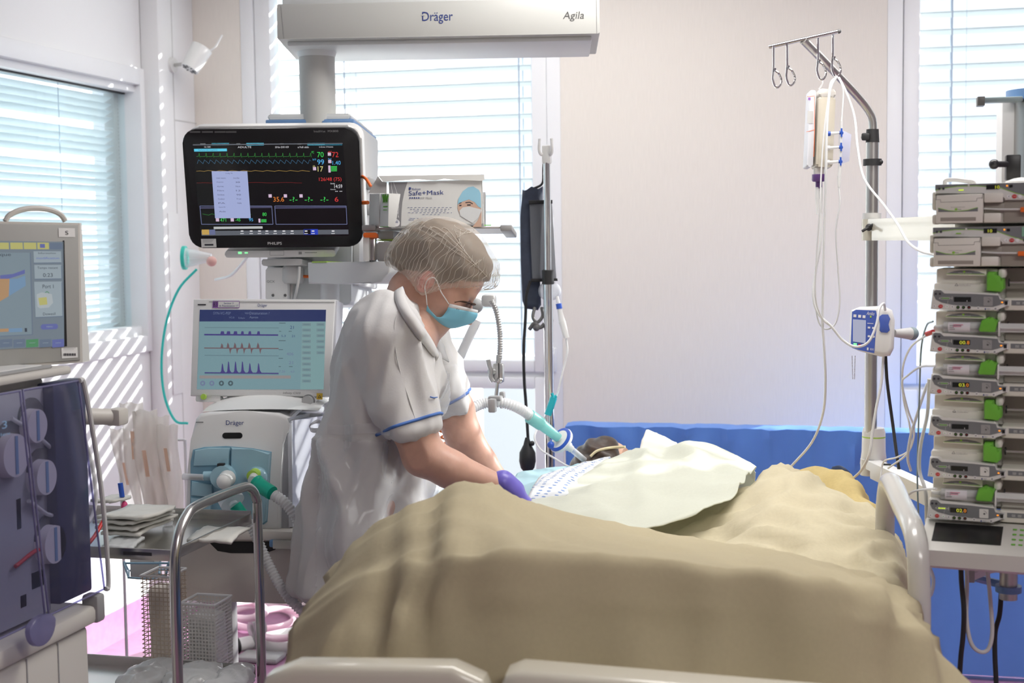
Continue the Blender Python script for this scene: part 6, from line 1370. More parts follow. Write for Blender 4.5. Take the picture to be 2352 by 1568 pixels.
# blue vinyl mat along the wall
mat('mat_vinyl', (.12, .28, .74), .42, noise=(9, .004, .05), nscale=(1, 1, .6))
ym = 4.82; a = PY(1304, 975, ym); 
nx, nz = 150, 44; x0, x1 = a.x, XR-.15; rows = []
for j in range(nz+1):
    v = j/nz; z = .02+(a.z-.02)*v; row = []
    for i in range(nx+1):
        x = x0+(x1-x0)*i/nx; n1 = noise.noise(Vector((x*7, z*1.2, 3))); n2 = noise.noise(Vector((x*16, z*2.5, 9)))
        puck = .05*max(0, 1-4.5*abs(n1))*(.15+.85*v**3)+.010*n2
        row.append((x, ym-puck+.02*(1-v), z-.006*abs(n2)*(v > .97)))
    rows.append(row)
mb = MB(); mb.m('mat_vinyl'); mb.smooth = 80; mb.grid(rows); top = rows[-1]
back = [(x, ym+.10, z) for x, y, z in top]; mid = [(x, y+.05, z+.008) for x, y, z in top]; mb.grid([top, mid, back]); mb.grid([back, [(x, ym+.10, .02) for x, y, z in top]])
for e in (0, -1): mb.add([rows[0][e], top[e], back[e], (back[e][0], ym+.10, .02)], [(0, 1, 2, 3)])
tag(mb.build('crash_mat'), 'bright blue vinyl mat standing along the wall behind the bed', 'mat')
# ------------------------------------------------------------ stand with pressure cuff beside the nurse
def vert(p, z): return Vector((p.x, p.y, z))
mat('navy_cuff', (.035, .045, .075), .75, noise=(30, .002, .2)); mat('cuff_mesh', (.20, .21, .23), .5, clear=.42); mat('strap_black', (.012, .012, .014), .7); mat('fluid_bag', (.82, .86, .92), .1, clear=.6, rim=.1); mat('teal_clip', (.02, .45, .52), .35); mat('teal_pale', (.35, .78, .74), .3, clear=.15, trl=.3)
dP = 4.15
tp_ = P(1256, 372, dP)
t = thing('drip_stand', 'slim chrome pole with white double hook between the nurse and the blue mat', 'drip stand', (tp_.x, tp_.y, 0))
mb = MB(); mb.m('chrome'); mid = P(1249, 640, dP); mb.cyl((tp_.x, tp_.y, tp_.z), (tp_.x, tp_.y, mid.z), .0105); mb.build('upper_tube', t)
mb = MB(); mb.m('chrome'); mb.cyl((tp_.x, tp_.y, mid.z), (tp_.x, tp_.y, .10), .0145); mb.build('lower_tube', t)
mb = MB(); mb.m('black_rubber'); mb.lathe([(.014, -.022), (.0185, -.02), (.0175, 0), (.0185, .02), (.014, .022)], 24, Matrix.Translation((tp_.x, tp_.y, mid.z+.004))); mb.build('clamp_collar', t)
mb = MB(); mb.m('white_plastic'); mb.box((tp_.x, tp_.y, tp_.z+.022), (.028, .022, .055), .005); 
for s in (-1, 1): mb.tube([(tp_.x+s*.004, tp_.y, tp_.z+.035), (tp_.x+s*.014, tp_.y-.01, tp_.z+.022), (tp_.x+s*.020, tp_.y-.016, tp_.z+.035), (tp_.x+s*.018, tp_.y-.016, tp_.z+.068)], .0045, n=8)
mb.build('hook_head', t)
mb = MB(); mb.m('dark_grey')
for k in range(5): a = k*2*math.pi/5+.3; mb.tube([(tp_.x, tp_.y, .11), (tp_.x+.12*math.cos(a), tp_.y+.12*math.sin(a), .10), (tp_.x+.24*math.cos(a), tp_.y+.24*math.sin(a), .06)], .012, n=8); mb.sph((tp_.x+.24*math.cos(a), tp_.y+.24*math.sin(a), .03), .028, 10)
mb.build('base', t)
dC_ = 4.24
t = thing('pressure_infuser', 'dark navy pressure cuff hanging on the slim pole with black strap and bulb', 'pressure cuff', P(1225, 720, dC_))
def slab(pts, d, th, name, material, parent, bulge=.0, bev=.01):
    f = Face((1100, 400), (1300, 400), (1100, 700), d, d, d); mb = MB(); mb.m(material); mb.smooth = 60; mb.prism(f.pts(pts)[::-1], -th/2, th/2, bev, seg=3); return mb.build(name, parent, f.M)
slab([(1200, 436), (1207, 440), (1222, 446), (1236, 436), (1247, 428), (1247, 470), (1240, 560), (1240, 640), (1243, 700), (1236, 712), (1206, 708), (1200, 690), (1196, 600), (1195, 500), (1198, 465)], dC_, .06, 'cuff', 'navy_cuff', t, bev=.018)
slab([(1216, 463), (1268, 462), (1272, 540), (1278, 642), (1222, 642), (1219, 560)], dC_-.035, .012, 'window_mesh', 'cuff_mesh', t, bev=.004)
slab([(1270, 466), (1276, 640), (1240, 642), (1242, 466)], dC_-.02, .03, 'fluid_bag', 'fluid_bag', t, bev=.008)
for pts in ([(1214, 460), (1269, 459), (1269, 467), (1215, 469)], [(1219, 640), (1280, 639), (1281, 645), (1219, 648)]): slab(pts, dC_-.045, .006, 'strap', 'strap_black', t, bev=.002)
mb = MB(); mb.m('strap_black'); mb.tube([P(*q) for q in ((1251, 352, dC_), (1248, 385, dC_), (1246, 420, dC_), (1228, 432, dC_), (1206, 440, dC_))], .004, n=6); mb.build('hanging_cord', t)
mb = MB(); mb.m('strap_black'); mb.tube([P(*q) for q in ((1218, 645, dC_-.05), (1209, 680, dC_-.05), (1207, 730, dC_-.04), (1203, 800, dC_-.04), (1204, 870, dC_-.04), (1209, 940, dC_-.04), (1213, 1010, dC_-.04))], .0048, n=8); mb.build('air_tube', t)
b = P(1211, 1012, dC_-.04); mb = MB(); mb.m('black_rubber'); mb.lathe([(.006, .01), (.009, 0), (.012, -.012), (.024, -.035), (.0215+.004, -.062), (.021, -.082), (.010, -.096), (.004, -.1)], 28, Matrix.Translation(b)); mb.sph(P(1222, 1018, dC_-.05), .008); mb.build('squeeze_bulb', t)
mb = MB(); mb.m('dark_grey'); mb.tube([P(*q) for q in ((1228, 706, dC_-.04), (1224, 728, dC_-.05), (1234, 740, dC_-.05), (1246, 726, dC_-.05), (1244, 706, dC_-.04))], .005); mb.tube([P(*q) for q in ((1216, 756, dC_-.04), (1228, 742, dC_-.05), (1240, 752, dC_-.05), (1252, 742, dC_-.05), (1262, 728, dC_-.05), (1267, 738, dC_-.05), (1256, 756, dC_-.05))], .006); mb.sph(P(1232, 752, dC_-.05), .011); mb.build('valve', t)
mb = MB(); mb.m('fluid_bag'); mb.sph(P(1262, 668, dC_-.03), (.036, .02, .030), 20); mb.build('bag_outlet', t)
t = thing('infusion_line', 'clear drip chamber with blue ring and thin tube right of the slim pole', 'infusion tube', P(1295, 760, 4.05))
mb = MB(); mb.m('blue_plastic'); mb.cyl(P(1283, 697, 4.05), P(1285, 709, 4.05), .0085); mb.build('blue_ring', t)
mb = MB(); mb.m('tube_clear'); mb.cyl(P(1279, 680, 4.05), P(1283, 698, 4.05), .005); mb.cyl(P(1285, 709, 4.05), P(1291, 738, 4.05), .007, .0095); mb.cyl(P(1291, 738, 4.05), P(1301, 776, 4.05), .0105, .009); mb.build('drip_chamber', t)
mb = MB(); mb.m('tube_white'); mb.tube([P(*q) for q in ((1301, 776, 4.05), (1303, 810, 4.05), (1293, 850, 4.05), (1284, 890, 4.05), (1274, 920, 4.05), (1250, 962, 4.05), (1228, 1000, 4.02), (1240, 1030, 4.0), (1270, 1050, 3.95), (1300, 1068, 3.9), (1330, 1080, 3.85))], .0028, n=8); mb.build('thin_tube', t)
mb = MB(); mb.m('teal_clip'); a = P(1272, 912, 4.04); b = P(1258, 953, 4.04); mb.tube([a, b], .0105, sm=0, n=10); mb.tube([a+UPV*.012-RT*.006, a, a+RT*.008+UPV*.004], .005, n=6); mb.build('roller_clamp', t)

# ------------------------------------------------------------ gooseneck hose holder and patient circuit
mat('gooseneck', (.42, .42, .42), .3, .6)
t = thing('hose_holder', 'grey gooseneck arm with wing-screw clamp holding the breathing hose', 'hose holder', P(1140, 900, 3.72))
dG = 3.72
mb = MB(); mb.m('arm_white'); mb.cyl(P(1096, 735, 3.85), P(1036, 862, 3.85), S(11, 3.85), n=18); mb.build('white_arm', t)
mb = MB(); mb.m('mid_grey'); mb.sph(P(1092, 702, 3.85), .022); mb.build('swivel_ball', t); mb = MB(); mb.m('light_grey'); mb.box(P(1123, 690, 3.76), (.04, .03, .034), .01); mb.build('joint', t)
mb = MB(); mb.m('gooseneck'); mb.smooth = 80; mb.tube([P(*q, dG) for q in ((1128, 690), (1139, 712), (1146, 745), (1149, 785), (1147, 826))], .0068, n=14, step=.0017, prof=lambda L, T, r: r*(1+.13*math.sin(L*2*math.pi/.0065))); mb.build('gooseneck', t)
mb = MB(); mb.m('gooseneck'); mb.cyl(P(1146, 815, dG), P(1145, 834, dG), .007); mb.box(P(1145, 856, dG), (.030, .02, .052), .006); mb.m('black_rubber'); mb.box(P(1146, 853, dG-.011), (.0025, .003, .045), 0); mb.m('steel'); mb.sph(P(1148, 873, dG-.008), .009); mb.cyl(P(1143, 878, dG), P(1139, 915, dG), .005); mb.build('clamp', t)
mb = MB(); mb.m('gooseneck'); mb.cyl(P(1124, 852, dG-.01), P(1138, 854, dG), .009); mb.tube([P(1121, 826, dG-.012), P(1124, 840, dG-.012), P(1128, 852, dG-.012), P(1127, 866, dG-.012), P(1133, 876, dG-.012)], .0062, n=8); mb.build('wing_screw', t)
mb = MB(); mb.m('mid_grey'); mb.box(P(1131, 931, 3.66), (.020, .02, .036), .004); mb.box(P(1154, 918, 3.74), (.014, .02, .045), .004); mb.box(P(1138, 914, 3.70), (.034, .03, .012), .003); mb.build('hose_clip', t)
t = thing('breathing_hose', 'ribbed clear hose arching from behind the nurse arm to the pale teal connector', 'hose', P(1130, 1000, 3.7))
pts = [P(*q) for q in ((1030, 1060, 3.62), (1034, 1030, 3.64), (1048, 985, 3.66), (1075, 945, 3.68), (1108, 927, 3.70), (1142, 923, 3.70), (1178, 931, 3.71), (1205, 945, 3.73), (1226, 962, 3.75))]
chose('', pts, .0135).build('hose_body', t)
mb = MB(); mb.m('teal_pale'); a, b = P(1217, 956, 3.74), P(1243, 974, 3.76); mb.cyl(a, b, .019, .018, n=24); mb.cyl(b, P(1283, 1006, 3.78), .0155, .0125, n=24); mb.build('connector', t)
t = thing('breathing_filter', 'round white airway filter with blue band at the patient end of the hose', 'filter', P(1290, 1020, 3.8))
a, b = P(1276, 1001, 3.78), P(1340, 1054, 3.84); ax_ = (b-a).normalized()
def dir_lathe(o, ax, prof, n=28):
    q = Vector((0, 0, 1)).rotation_difference(ax); return prof, n, Matrix.Translation(o) @ q.to_matrix().to_4x4()
mb = MB(); mb.m('white_plastic'); pr, n, MM = dir_lathe(a, ax_, [(.009, 0), (.009, .014), (.034, .016)]); mb.lathe(pr, n, MM); mb.build('inlet', t)
mb = MB(); mb.m('white_plastic'); pr, n, MM = dir_lathe(a+ax_*.020, ax_, [(.036, 0), (.038, .003), (.036, .010), (.020, .014), (.013, .017), (.013, .036), (.010, .037), (.010, .048)]); mb.lathe(pr, n, MM); mb.build('housing', t)
mb = MB(); mb.m('blue_plastic'); pr, n, MM = dir_lathe(a+ax_*.0155, ax_, [(.034, 0), (.0365, .001), (.0365, .006), (.034, .007)]); mb.lathe(pr, n, MM); mb.sph(P(1265, 1021, 3.77), .010); mb.build('blue_band', t)
mb = MB(); mb.m('clear_plastic'); mb.tube([a+ax_*.066, b+ax_*.01, P(1360, 1066, 3.86)], .0085, n=14); mb.build('tube_connector', t)
t = thing('coiled_tube', 'orange coiled gas tube behind the nurse near arm', 'tube', P(1022, 1040, 3.75))
mat('coil_orange', (.62, .15, .03), .35); mb = MB(); mb.m('coil_orange'); pts = []
for i in range(70): a = i*.5; v = i/69; c = P(1018+30*v**2, 965+85*v, 3.76); pts.append(c+RT*.0135*math.cos(a)+FW*.0135*math.sin(a))
mb.tube(pts, .0032, n=6, sm=2); mb.build('coil', t)

# ------------------------------------------------------------ infusion stand on the right with feeding bottle
dS = 3.5
pb_ = P(2004, 320, dS); X_, Y_ = pb_.x, pb_.y; zA = P(2003, 1040, dS).z
t = thing('infusion_stand', 'tall steel drip pole with bent top and four bottle hooks over the bed', 'drip stand', (X_, Y_, zA))
mb = MB(); mb.m('brushed'); mb.smooth = 60; mb.cyl((X_, Y_, zA-.02), (X_, Y_, pb_.z), S(14.5, dS), n=24); mb.build('lower_tube', t)
mb = MB(); mb.m('brushed'); mb.smooth = 60; mb.tube([Vector((X_, Y_, pb_.z-.02)), Vector((X_, Y_, P(2003, 282, dS).z)), P(1994, 254, dS-.01), P(1970, 222, dS-.03), P(1910, 158, dS-.09), P(1845, 92, dS-.15)], S(9.5, dS), n=16); mb.build('bent_arm', t)
mb = MB(); mb.m('chrome'); A_, B_ = P(1766, 108, dS-.13), P(1927, 72, dS-.17); mb.cyl(A_, B_, S(4.2, dS)); mb.m('dark_grey'); mb.sph(B_, S(5, dS)); mb.build('cross_bar', t)
hooks = []
for px, py, ln_ in ((1777, 106, 96), (1808, 99, 98), (1879, 84, 100), (1913, 77, 100)):
    c = P(px, py, dS-.15); s = S(1, dS-.15); ll = ln_
    pts = [(0, 0), (0, 0.50*ll), (-1, .62*ll), (-2, .80*ll), (3, .95*ll), (10, .99*ll), (17, .90*ll), (17, .78*ll), (10, .66*ll), (3, .60*ll), (2.5, .54*ll)]
    mb = MB(); mb.m('chrome'); mb.tube([c+RT*s*x-UPV*s*z-FW*(.006 if i > 7 else 0) for i, (x, z) in enumerate(pts)], .0026, n=8); mb.build('hook', t); hooks.append(c-UPV*s*ll*.99+RT*s*10)
mb = MB(); mb.m('black_rubber'); mb.cyl((X_, Y_, P(2004, 327, dS).z), (X_, Y_, P(2004, 297, dS).z), S(15.5, dS), S(14, dS)); mb.box(P(1988, 314, dS-.01), (.02, .02, .018), .004); mb.cyl(P(1979, 317, dS-.01), P(1990, 314, dS-.01), .004); mb.build('height_clamp', t)
mb = MB(); mb.m('black_rubber'); mb.cyl((X_, Y_, P(2004, 380, dS).z), (X_, Y_, P(2004, 365, dS).z), S(21, dS), n=28); mb.sph(P(2023, 372, dS-.01), .006); mb.build('stop_ring', t)
mb = MB(); mb.m('light_grey'); mb.cyl((X_, Y_, P(2004, 503, dS).z), (X_, Y_, P(2004, 489, dS).z), S(21, dS), n=28); mb.build('bearing_ring', t)
# swing arms to the pump tower
tw = P(2330, 800, 2.72)
for nm, py0, py1, kn in (('upper_arm', 503, 552, 1), ('lower_arm', 1062, 1100, 0)):
    mb = MB(); mb.m('bed_plastic' if kn else 'white_plastic'); z1_, z0_ = P(2005, py0, dS).z, P(2005, py1, dS).z
    mb.cyl((X_, Y_, z0_), (X_, Y_, z1_), S(23, dS), n=28)
    e = Vector((tw.x, tw.y, 0)); s_ = Vector((X_, Y_, 0)); dv = (e-s_).normalized(); nv = Vector((-dv.y, dv.x, 0))*.018; L_ = (e-s_).length-.05
    for za_, zb_, la in ((z0_+(z1_-z0_)*.45, z1_, 0), (z0_, z0_+(z1_-z0_)*.45, .05)):
        q = [s_+dv*la-nv, s_+dv*L_-nv, s_+dv*L_+nv, s_+dv*la+nv]; mb.add([(p.x, p.y, za_) for p in q]+[(p.x, p.y, zb_) for p in q], [(3, 2, 1, 0), (4, 5, 6, 7), (0, 1, 5, 4), (1, 2, 6, 5), (2, 3, 7, 6), (3, 0, 4, 7)])
    mb.build(nm, t)
mb = MB(); mb.m('black_rubber'); c = P(1996, 522, dS-.03); mb.tube([P(1980, 531, dS-.04), P(1990, 525, dS-.04), c, P(2002, 518, dS-.04), P(2012, 511, dS-.04)], .0035, n=8, prof=lambda L, T, r: r*(1+.9*math.exp(-((L/T-.5)/.15)**2))); mb.sph(c, .009); mb.build('wing_screw', t)
mb = MB(); mb.m('white_plastic'); mb.lathe([(.030, P(2004, 1088, dS).z), (.034, P(2004, 1075, dS).z), (.030, P(2004, 1045, dS).z), (.029, P(2004, 1000, dS).z), (.026, P(2004, 990, dS).z)], 28, Matrix.Translation((X_+.008, Y_+.01, 0))); mb.m('lime'); mb.cyl((X_+.008, Y_+.01, P(2020, 1012, dS).z), (X_+.008, Y_+.01, P(2020, 1009, dS).z), .0295, n=28); mb.build('socket', t); mb = MB(); mb.m('black_rubber'); mb.box(P(2037, 1070, dS-.04), (.022, .012, .012), .003); mb.build('release_button', t)
# feeding bottle
dB = 3.36
f = Face((1850, 207), (1918, 210), (1850, 386), dB, dB, dB); mat('feed', (.62, .57, .47), .3, noise=(3, 0, .03)); mat('label_white', (.78, .79, .84), .5); mat('bottle_clear', (.74, .71, .66), .2)
t = thing('feeding_bottle', 'beige nutrition bottle with purple cap hanging upside down from the third hook', 'bottle', f.M @ Vector((0, 0, -f.h/2)))
x0, z0 = f.uv(1870, 385); x1, z1 = f.uv(1916, 208)
mb = MB(); mb.m('feed'); mb.rr(x0, z0, x1, z1-.018, .006, -.02, .035, .006); mb.build('bottle_body', t, f.M)
mb = MB(); mb.m('bottle_clear'); mb.rr(x0, z1-.020, x1, z1, .006, -.02, .035, .005); mb.build('air_space', t, f.M)
mb = MB(); mb.m('label_white'); a = f.uv(1851, 384); b = f.uv(1872, 209); mb.rr(a[0], a[1], b[0], b[1], .004, -.012, .035, .003); mb.m('orange'); f.ln(mb, [(1871, 222), (1871, 300), (1869, 360)], 1.2, -.0205); f.ln(mb, [(1852, 303), (1871, 298)], 1, -.0126); f.ln(mb, [(1854, 222), (1872, 220)], 1, -.0126); mb.m('light_grey'); f.q(mb, 1854, 255, 1868, 283, -.0126); mb.m('sticker_purple'); f.q(mb, 1856, 224, 1862, 230, -.0126); mb.build('label', t, f.M)
c = P(1881, 385, dB); 
mb = MB(); mb.m('bottle_clear'); mb.cyl(c, c-_u0*.018, .013, n=24); mb.build('neck', t)
mat('cap_purple', (.14, .06, .24), .4); mb = MB(); mb.m('cap_purple'); mb.lathe([(.0165, 0), (.017, -.014), (.015, -.017), (.008, -.018), (.008, -.034)], 28, Matrix.Translation(c-_u0*.016)); mb.build('screw_cap', t)
mb = MB(); mb.m('tube_white'); mb.tube([hooks[2], hooks[2]-_u0*.01, P(1881, 205, dB)], .0018, n=6); mb.m('tube_clear')
for dx in (-3.5, 5): mb.cyl(P(1881+dx, 430, dB), P(1881+dx, 456, dB), .0045); mb.cyl(P(1881+dx, 456, dB), P(1881+dx, 492, dB), .0042, .0028)
mb.build('spike', t)
# stopcock manifold
t = thing('stopcock_manifold', 'clear plate with three blue stopcocks hanging right of the feeding bottle', 'manifold', P(1935, 340, 3.33))
f = Face((1930, 300), (1956, 305), (1930, 378), 3.33, 3.36, 3.33); mat('plate_lilac', (.72, .74, .90), .3, clear=.3)
mb = MB(); mb.m('plate_lilac'); mb.prism(f.pts([(1931, 378), (1951, 370), (1956, 308), (1938, 300), (1930, 300)]), 0, .004, .001); mb.build('plate', t, f.M)
for i, (px, py) in enumerate(((1932, 305), (1931, 338), (1930, 371))):
    mb = MB(); mb.m('blue_plastic'); c = P(px, py, 3.32); mb.sph(c, .0055); mb.tube([c-UPV*.010-FW*.004, c+UPV*.010-FW*.004], .0022, sm=0, n=6); mb.build('stopcock', t)
    mb = MB(); mb.m('tube_clear'); mb.cyl(P(px-27, py+2, 3.32), P(px-4, py, 3.32), .0042, .0030); mb.m('blue_plastic' if i == 0 else 'white_plastic'); mb.cyl(P(px-34, py+2, 3.32), P(px-25, py+2, 3.32), .0058); mb.build('port', t)
mb = MB(); mb.m('tube_clear'); mb.cyl(P(1933, 278, 3.32), P(1933, 300, 3.32), .0035); mb.cyl(P(1932, 300, 3.32), P(1930, 376, 3.32), .0035); mb.cyl(P(1930, 376, 3.32), P(1928, 404, 3.32), .0045, .0038); mb.cyl(P(1928, 404, 3.32), P(1927, 430, 3.32), .0048, .003); mb.build('body_tube', t)
T_ = 'infusion tubes on the right stand'
def tube(label, pts, r=.0020, m_='tube_white'): return hose('infusion_tube', label, 'tube', pts, r, m_, T_)
tube('white tube from the fourth hook down to the stopcock manifold', [(1925, 178, 3.33), (1932, 190, 3.32), (1937, 215, 3.32), (1935, 250, 3.32), (1933, 280, 3.32)])
tube('white tube looping over the fourth hook and falling in front of the bottle', [(1923, 176, 3.33), (1908, 190, 3.31), (1902, 230, 3.30), (1892, 310, 3.30), (1886, 400, 3.30), (1883, 480, 3.30), (1876, 580, 3.32), (1873, 680, 3.34), (1888, 730, 3.36), (1912, 752, 3.38)])
tube('long white tube hanging left of the stand and curving down to the bed', [(1921, 176, 3.34), (1906, 210, 3.32), (1899, 300, 3.31), (1897, 400, 3.31), (1893, 520, 3.33), (1891, 640, 3.35), (1889, 730, 3.37), (1893, 800, 3.38), (1896, 880, 3.40), (1890, 950, 3.44), (1865, 1015, 3.5), (1816, 1072, 3.55)], .0032)
tube('white tube from the manifold looping below the bottle at pump height', [(1927, 430, 3.32), (1929, 470, 3.32), (1920, 530, 3.33), (1925, 620, 3.35), (1929, 690, 3.36), (1920, 740, 3.37), (1898, 756, 3.38), (1880, 738, 3.38), (1872, 690, 3.37)])
tube('pale yellow tube running from the bottle to the blue-faced pump', [(1885, 490, 3.36), (1884, 560, 3.36), (1874, 620, 3.37), (1868, 680, 3.37), (1880, 720, 3.37), (1910, 750, 3.37), (1935, 780, 3.37), (1965, 796, 3.36), (1995, 785, 3.35), (2013, 745, 3.35), (2020, 708, 3.36), (2030, 697, 3.38), (2033, 712, 3.40)], .0032, 'tube_white')
tube('white tube sweeping from the fourth hook across to the top pumps', [(1927, 178, 3.34), (1945, 215, 3.32), (1963, 270, 3.3), (1970, 340, 3.25), (1985, 410, 3.2), (2030, 470, 3.1), (2062, 515, 3.0), (2085, 555, 2.9), (2115, 577, 2.75), (2148, 585, 2.6)], .0028)
# feeding pump on the stand
f = Face((1955, 706), (2052, 712), (1953, 812), 3.42, 3.40, 3.42); mat('pump_blue', (.07, .13, .50), .35); glow('lcd_pale', (.42, .44, .58), .7)
t = thing('feeding_pump', 'small white feeding pump with blue face clamped on the steel drip pole', 'pump', f.M @ Vector((0, 0, -f.h/2)))
mb = MB(); mb.m('white_plastic'); mb.prism(f.pts([(1952, 795), (1956, 712), (1975, 704), (2030, 702), (2050, 712), (2056, 735), (2054, 800), (2045, 817), (2025, 819), (1975, 806)]), 0, .055, .012, seg=3); mb.build('housing', t, f.M)
mb = MB(); mb.m('pump_blue'); mb.poly(f.pts([(1954, 795), (1957, 716), (1966, 711), (2012, 713), (2016, 735), (2011, 770), (2008, 811), (1975, 804), (1958, 799)], -.001), -.001); mb.build('face_plate', t, f.M)
mb = MB(); mb.m('lcd_pale'); mb.poly(f.pts([(1959, 784), (1959, 733), (1989, 735), (1988, 788)], -.002), -.002); mb.build('display', t, f.M)
g = MB(); g.m('white'); f.t(g, 'Amika', 1990, 723, 2008, 716, -.002, .2); 
for a, b in ((1960, 722), (1971, 723), (1981, 724)): f.q(g, a, b, a+7, b+6, -.002)
for a, b in ((1993, 750), (2003, 751), (1993, 770), (2003, 771)): f.q(g, a, b, a+6, b+4, -.002)
f.ln(g, [(1992, 742), (2006, 743)], 1, -.002); g.m('lime'); f.q(g, 1998, 725, 2002, 729, -.002); g.m('g_led'); f.q(g, 1960, 788, 1968, 794, -.0025); g.m('red'); f.q(g, 1971, 790, 1977, 795, -.0025); g.m('white'); f.t(g, 'FRESENIUS', 1998, 804, 2007, 800, -.002); f.q(g, 1991, 798, 1995, 804, -.002); g.build('keys_and_marks', t, f.M)
mb = MB(); mb.m('pump_blue'); mb.prism(f.pts([(2020, 758), (2022, 742), (2018, 728), (2026, 722), (2040, 722), (2045, 732), (2040, 745), (2044, 758), (2038, 764), (2024, 763)], -.002), -.003, .002, .001); mb.build('door_latch', t, f.M)
mb = MB(); mb.m('light_grey'); a = P(2054, 765, 3.43); b = P(2095, 766, 3.45); mb.cyl(a, b, .009, .016, n=20); mat('knob_teal', (.25, .32, .34), .4); mb.m('knob_teal'); mb.sph(b, .0165, 20); mb.build('clamp_knob', t)
mb = MB(); mb.m('steel')
for j, px in enumerate((1957, 1964)):
    for i in range(16): mb.sph(P(px+.1*i*(1-2*j), 818+i*3.4, 3.42), .0016, 6)
mb.build('bead_chain', t)
tube('pale tube leaving the feeding pump bottom towards the bed', [(2029, 818, 3.42), (2024, 880, 3.42), (2012, 940, 3.42), (2003, 1000, 3.42), (1996, 1045, 3.42), (1978, 1080, 3.45), (1962, 1096, 3.5)], .0034)
hose('power_cable', 'black cable hanging from the feeding pump past the bed rail', 'cable', [(2034, 818, 3.43), (2038, 880, 3.43), (2050, 970, 3.43), (2062, 1060, 3.4), (2074, 1130, 3.4), (2085, 1200, 3.4), (2090, 1330, 3.4)], .0040, 'black_rubber')
tube('thin white tube arching from the second syringe pump', [(2150, 762, 2.56), (2120, 775, 2.7), (2090, 800, 2.8), (2073, 850, 2.9), (2076, 920, 3.0), (2090, 980, 3.0), (2090, 1030, 3.1), (2060, 1050, 3.2), (2030, 1060, 3.3), (2022, 1100, 3.3)], .0022)
tube('thin white tube arching from the third syringe pump', [(2150, 840, 2.56), (2115, 842, 2.7), (2085, 862, 2.85), (2072, 880, 2.9), (2085, 940, 2.95), (2100, 990, 3.0), (2085, 1040, 3.1), (2040, 1075, 3.2)], .0022)
tube('white tube bundle strand nearest the tower side', [(2134, 870, 2.7), (2130, 950, 2.72), (2115, 1020, 2.72), (2112, 1080, 2.72), (2126, 1130, 2.7), (2128, 1200, 2.7)], .0035)
tube('white tube strand left of the tower curving to the lower arm', [(2130, 880, 2.85), (2110, 940, 2.86), (2092, 1000, 2.88), (2085, 1050, 2.9), (2092, 1080, 2.95)], .0030)
tube('thin white tube from the lowest syringe pump to the rail', [(2150, 1122, 2.55), (2120, 1124, 2.65), (2095, 1130, 2.75), (2070, 1150, 2.85)], .0022)
tube('clear tube loop hanging below the pump console by the rail', [(2128, 1230, 2.62), (2132, 1290, 2.62), (2144, 1330, 2.62), (2138, 1365, 2.62), (2120, 1376, 2.62)], .0034, 'tube_clear')
hose('sensor_wire', 'thin dark teal wire dropping from the second pump to the bed side', 'wire', [(2143, 738, 2.6), (2128, 748, 2.7), (2116, 800, 2.75), (2112, 900, 2.8), (2109, 1000, 2.85), (2107, 1100, 2.85), (2110, 1190, 2.85)], .0018, 'knob_teal')
hose('red_tag', 'small red tube tag at the left side of the second syringe pump', 'tag', [(2129, 767, 2.58), (2143, 762, 2.56)], .005, 'red')

# ------------------------------------------------------------ pump tower
YT = math.radians(23); XA = (_r0*math.cos(YT)-_f0*math.sin(YT)).normalized(); O_ = P(2150, 424, 2.55)
LED = glow('led_orange', (1, .30, .02), 1.1); glow('led_seg', (.62, .62, .05)); glow('led_sego', (.8, .25, .03)); glow('led_bar', (.70, .90, .05)); glow('lcd_green', (.10, .17, .12)); mat('seg_black', (.012, .014, .014), .25)
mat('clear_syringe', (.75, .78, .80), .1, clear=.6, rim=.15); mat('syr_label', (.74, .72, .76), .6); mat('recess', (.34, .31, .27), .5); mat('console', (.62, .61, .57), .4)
TM = Matrix((XA, _u0.cross(XA).normalized(), _u0)).transposed().to_4x4(); TM.translation = O_
TF_ = Face.__new__(Face); TF_.M = TM; TF_.Mi = TM.inverted(); TF_.w = .4; TF_.h = .6
f = TF_
def loc(px, py, y=0): return f.uv(px, py, y)
zbase = loc(2137, 1190)[1]
WID = .42
tower = thing('pump_rack', 'cream rack post with steel column, blue rings and console base carrying the infusion pumps', 'pump rack', vert(O_+XA*.2, 0))
mb = MB(); mb.m('pump_plastic'); mb.bb(.02, WID-.02, .13, .17, zbase, -.0, .004); mb.build('rear_spine', tower, TM)
# console base
z1 = zbase; 
def P2(px, py): return P(px, py, 2.45)
mb = MB(); mb.m('console')
sec = [(.14, z1-.002), (.0, z1-.002), (-.085, z1-.030), (-.10, z1-.038), (-.10, z1-.066), (-.09, z1-.072), (.14, z1-.082)]
x0, x1 = -.012, WID+.02
vs = [(x0, a, b) for a, b in sec]+[(x1, a, b) for a, b in sec]; n = len(sec)
mb.add(vs, [tuple(range(n))[::-1], tuple(range(n, 2*n))]+[(i, (i+1) % n, (i+1) % n+n, i+n) for i in range(n)]); mb.smooth = 25; mb.build('console', tower, TM)
def slope(x, s, lift=.0008): # s 0 at back edge .. 1 at front
    return (x, -.0-.085*s, z1-.002-.028*s+lift)
def sq(mb, xa, sa, xb, sb, l=.0008): mb.add([slope(xa, sb, l), slope(xb, sb, l), slope(xb, sa, l), slope(xa, sa, l)], [(0, 1, 2, 3)])
g = MB(); g.m('bezel_black'); sq(g, .006, .88, .125, .12); g.build('console_screen', tower, TM)
g = MB(); g.m('green_plastic')
for i in range(4):
    for j in range(2): sq(g, .142+.012*j, .84-.2*i, .149+.012*j, .78-.2*i)
g.m('blue_trim'); sq(g, .165, .98, .255, .84); g.m('white')
for i in range(5): sq(g, .167+i*.018, .82, .181+i*.018, .66, .0012); sq(g, .171+i*.018, .94, .177+i*.018, .90, .0012)
g.build('console_keys', tower, TM)
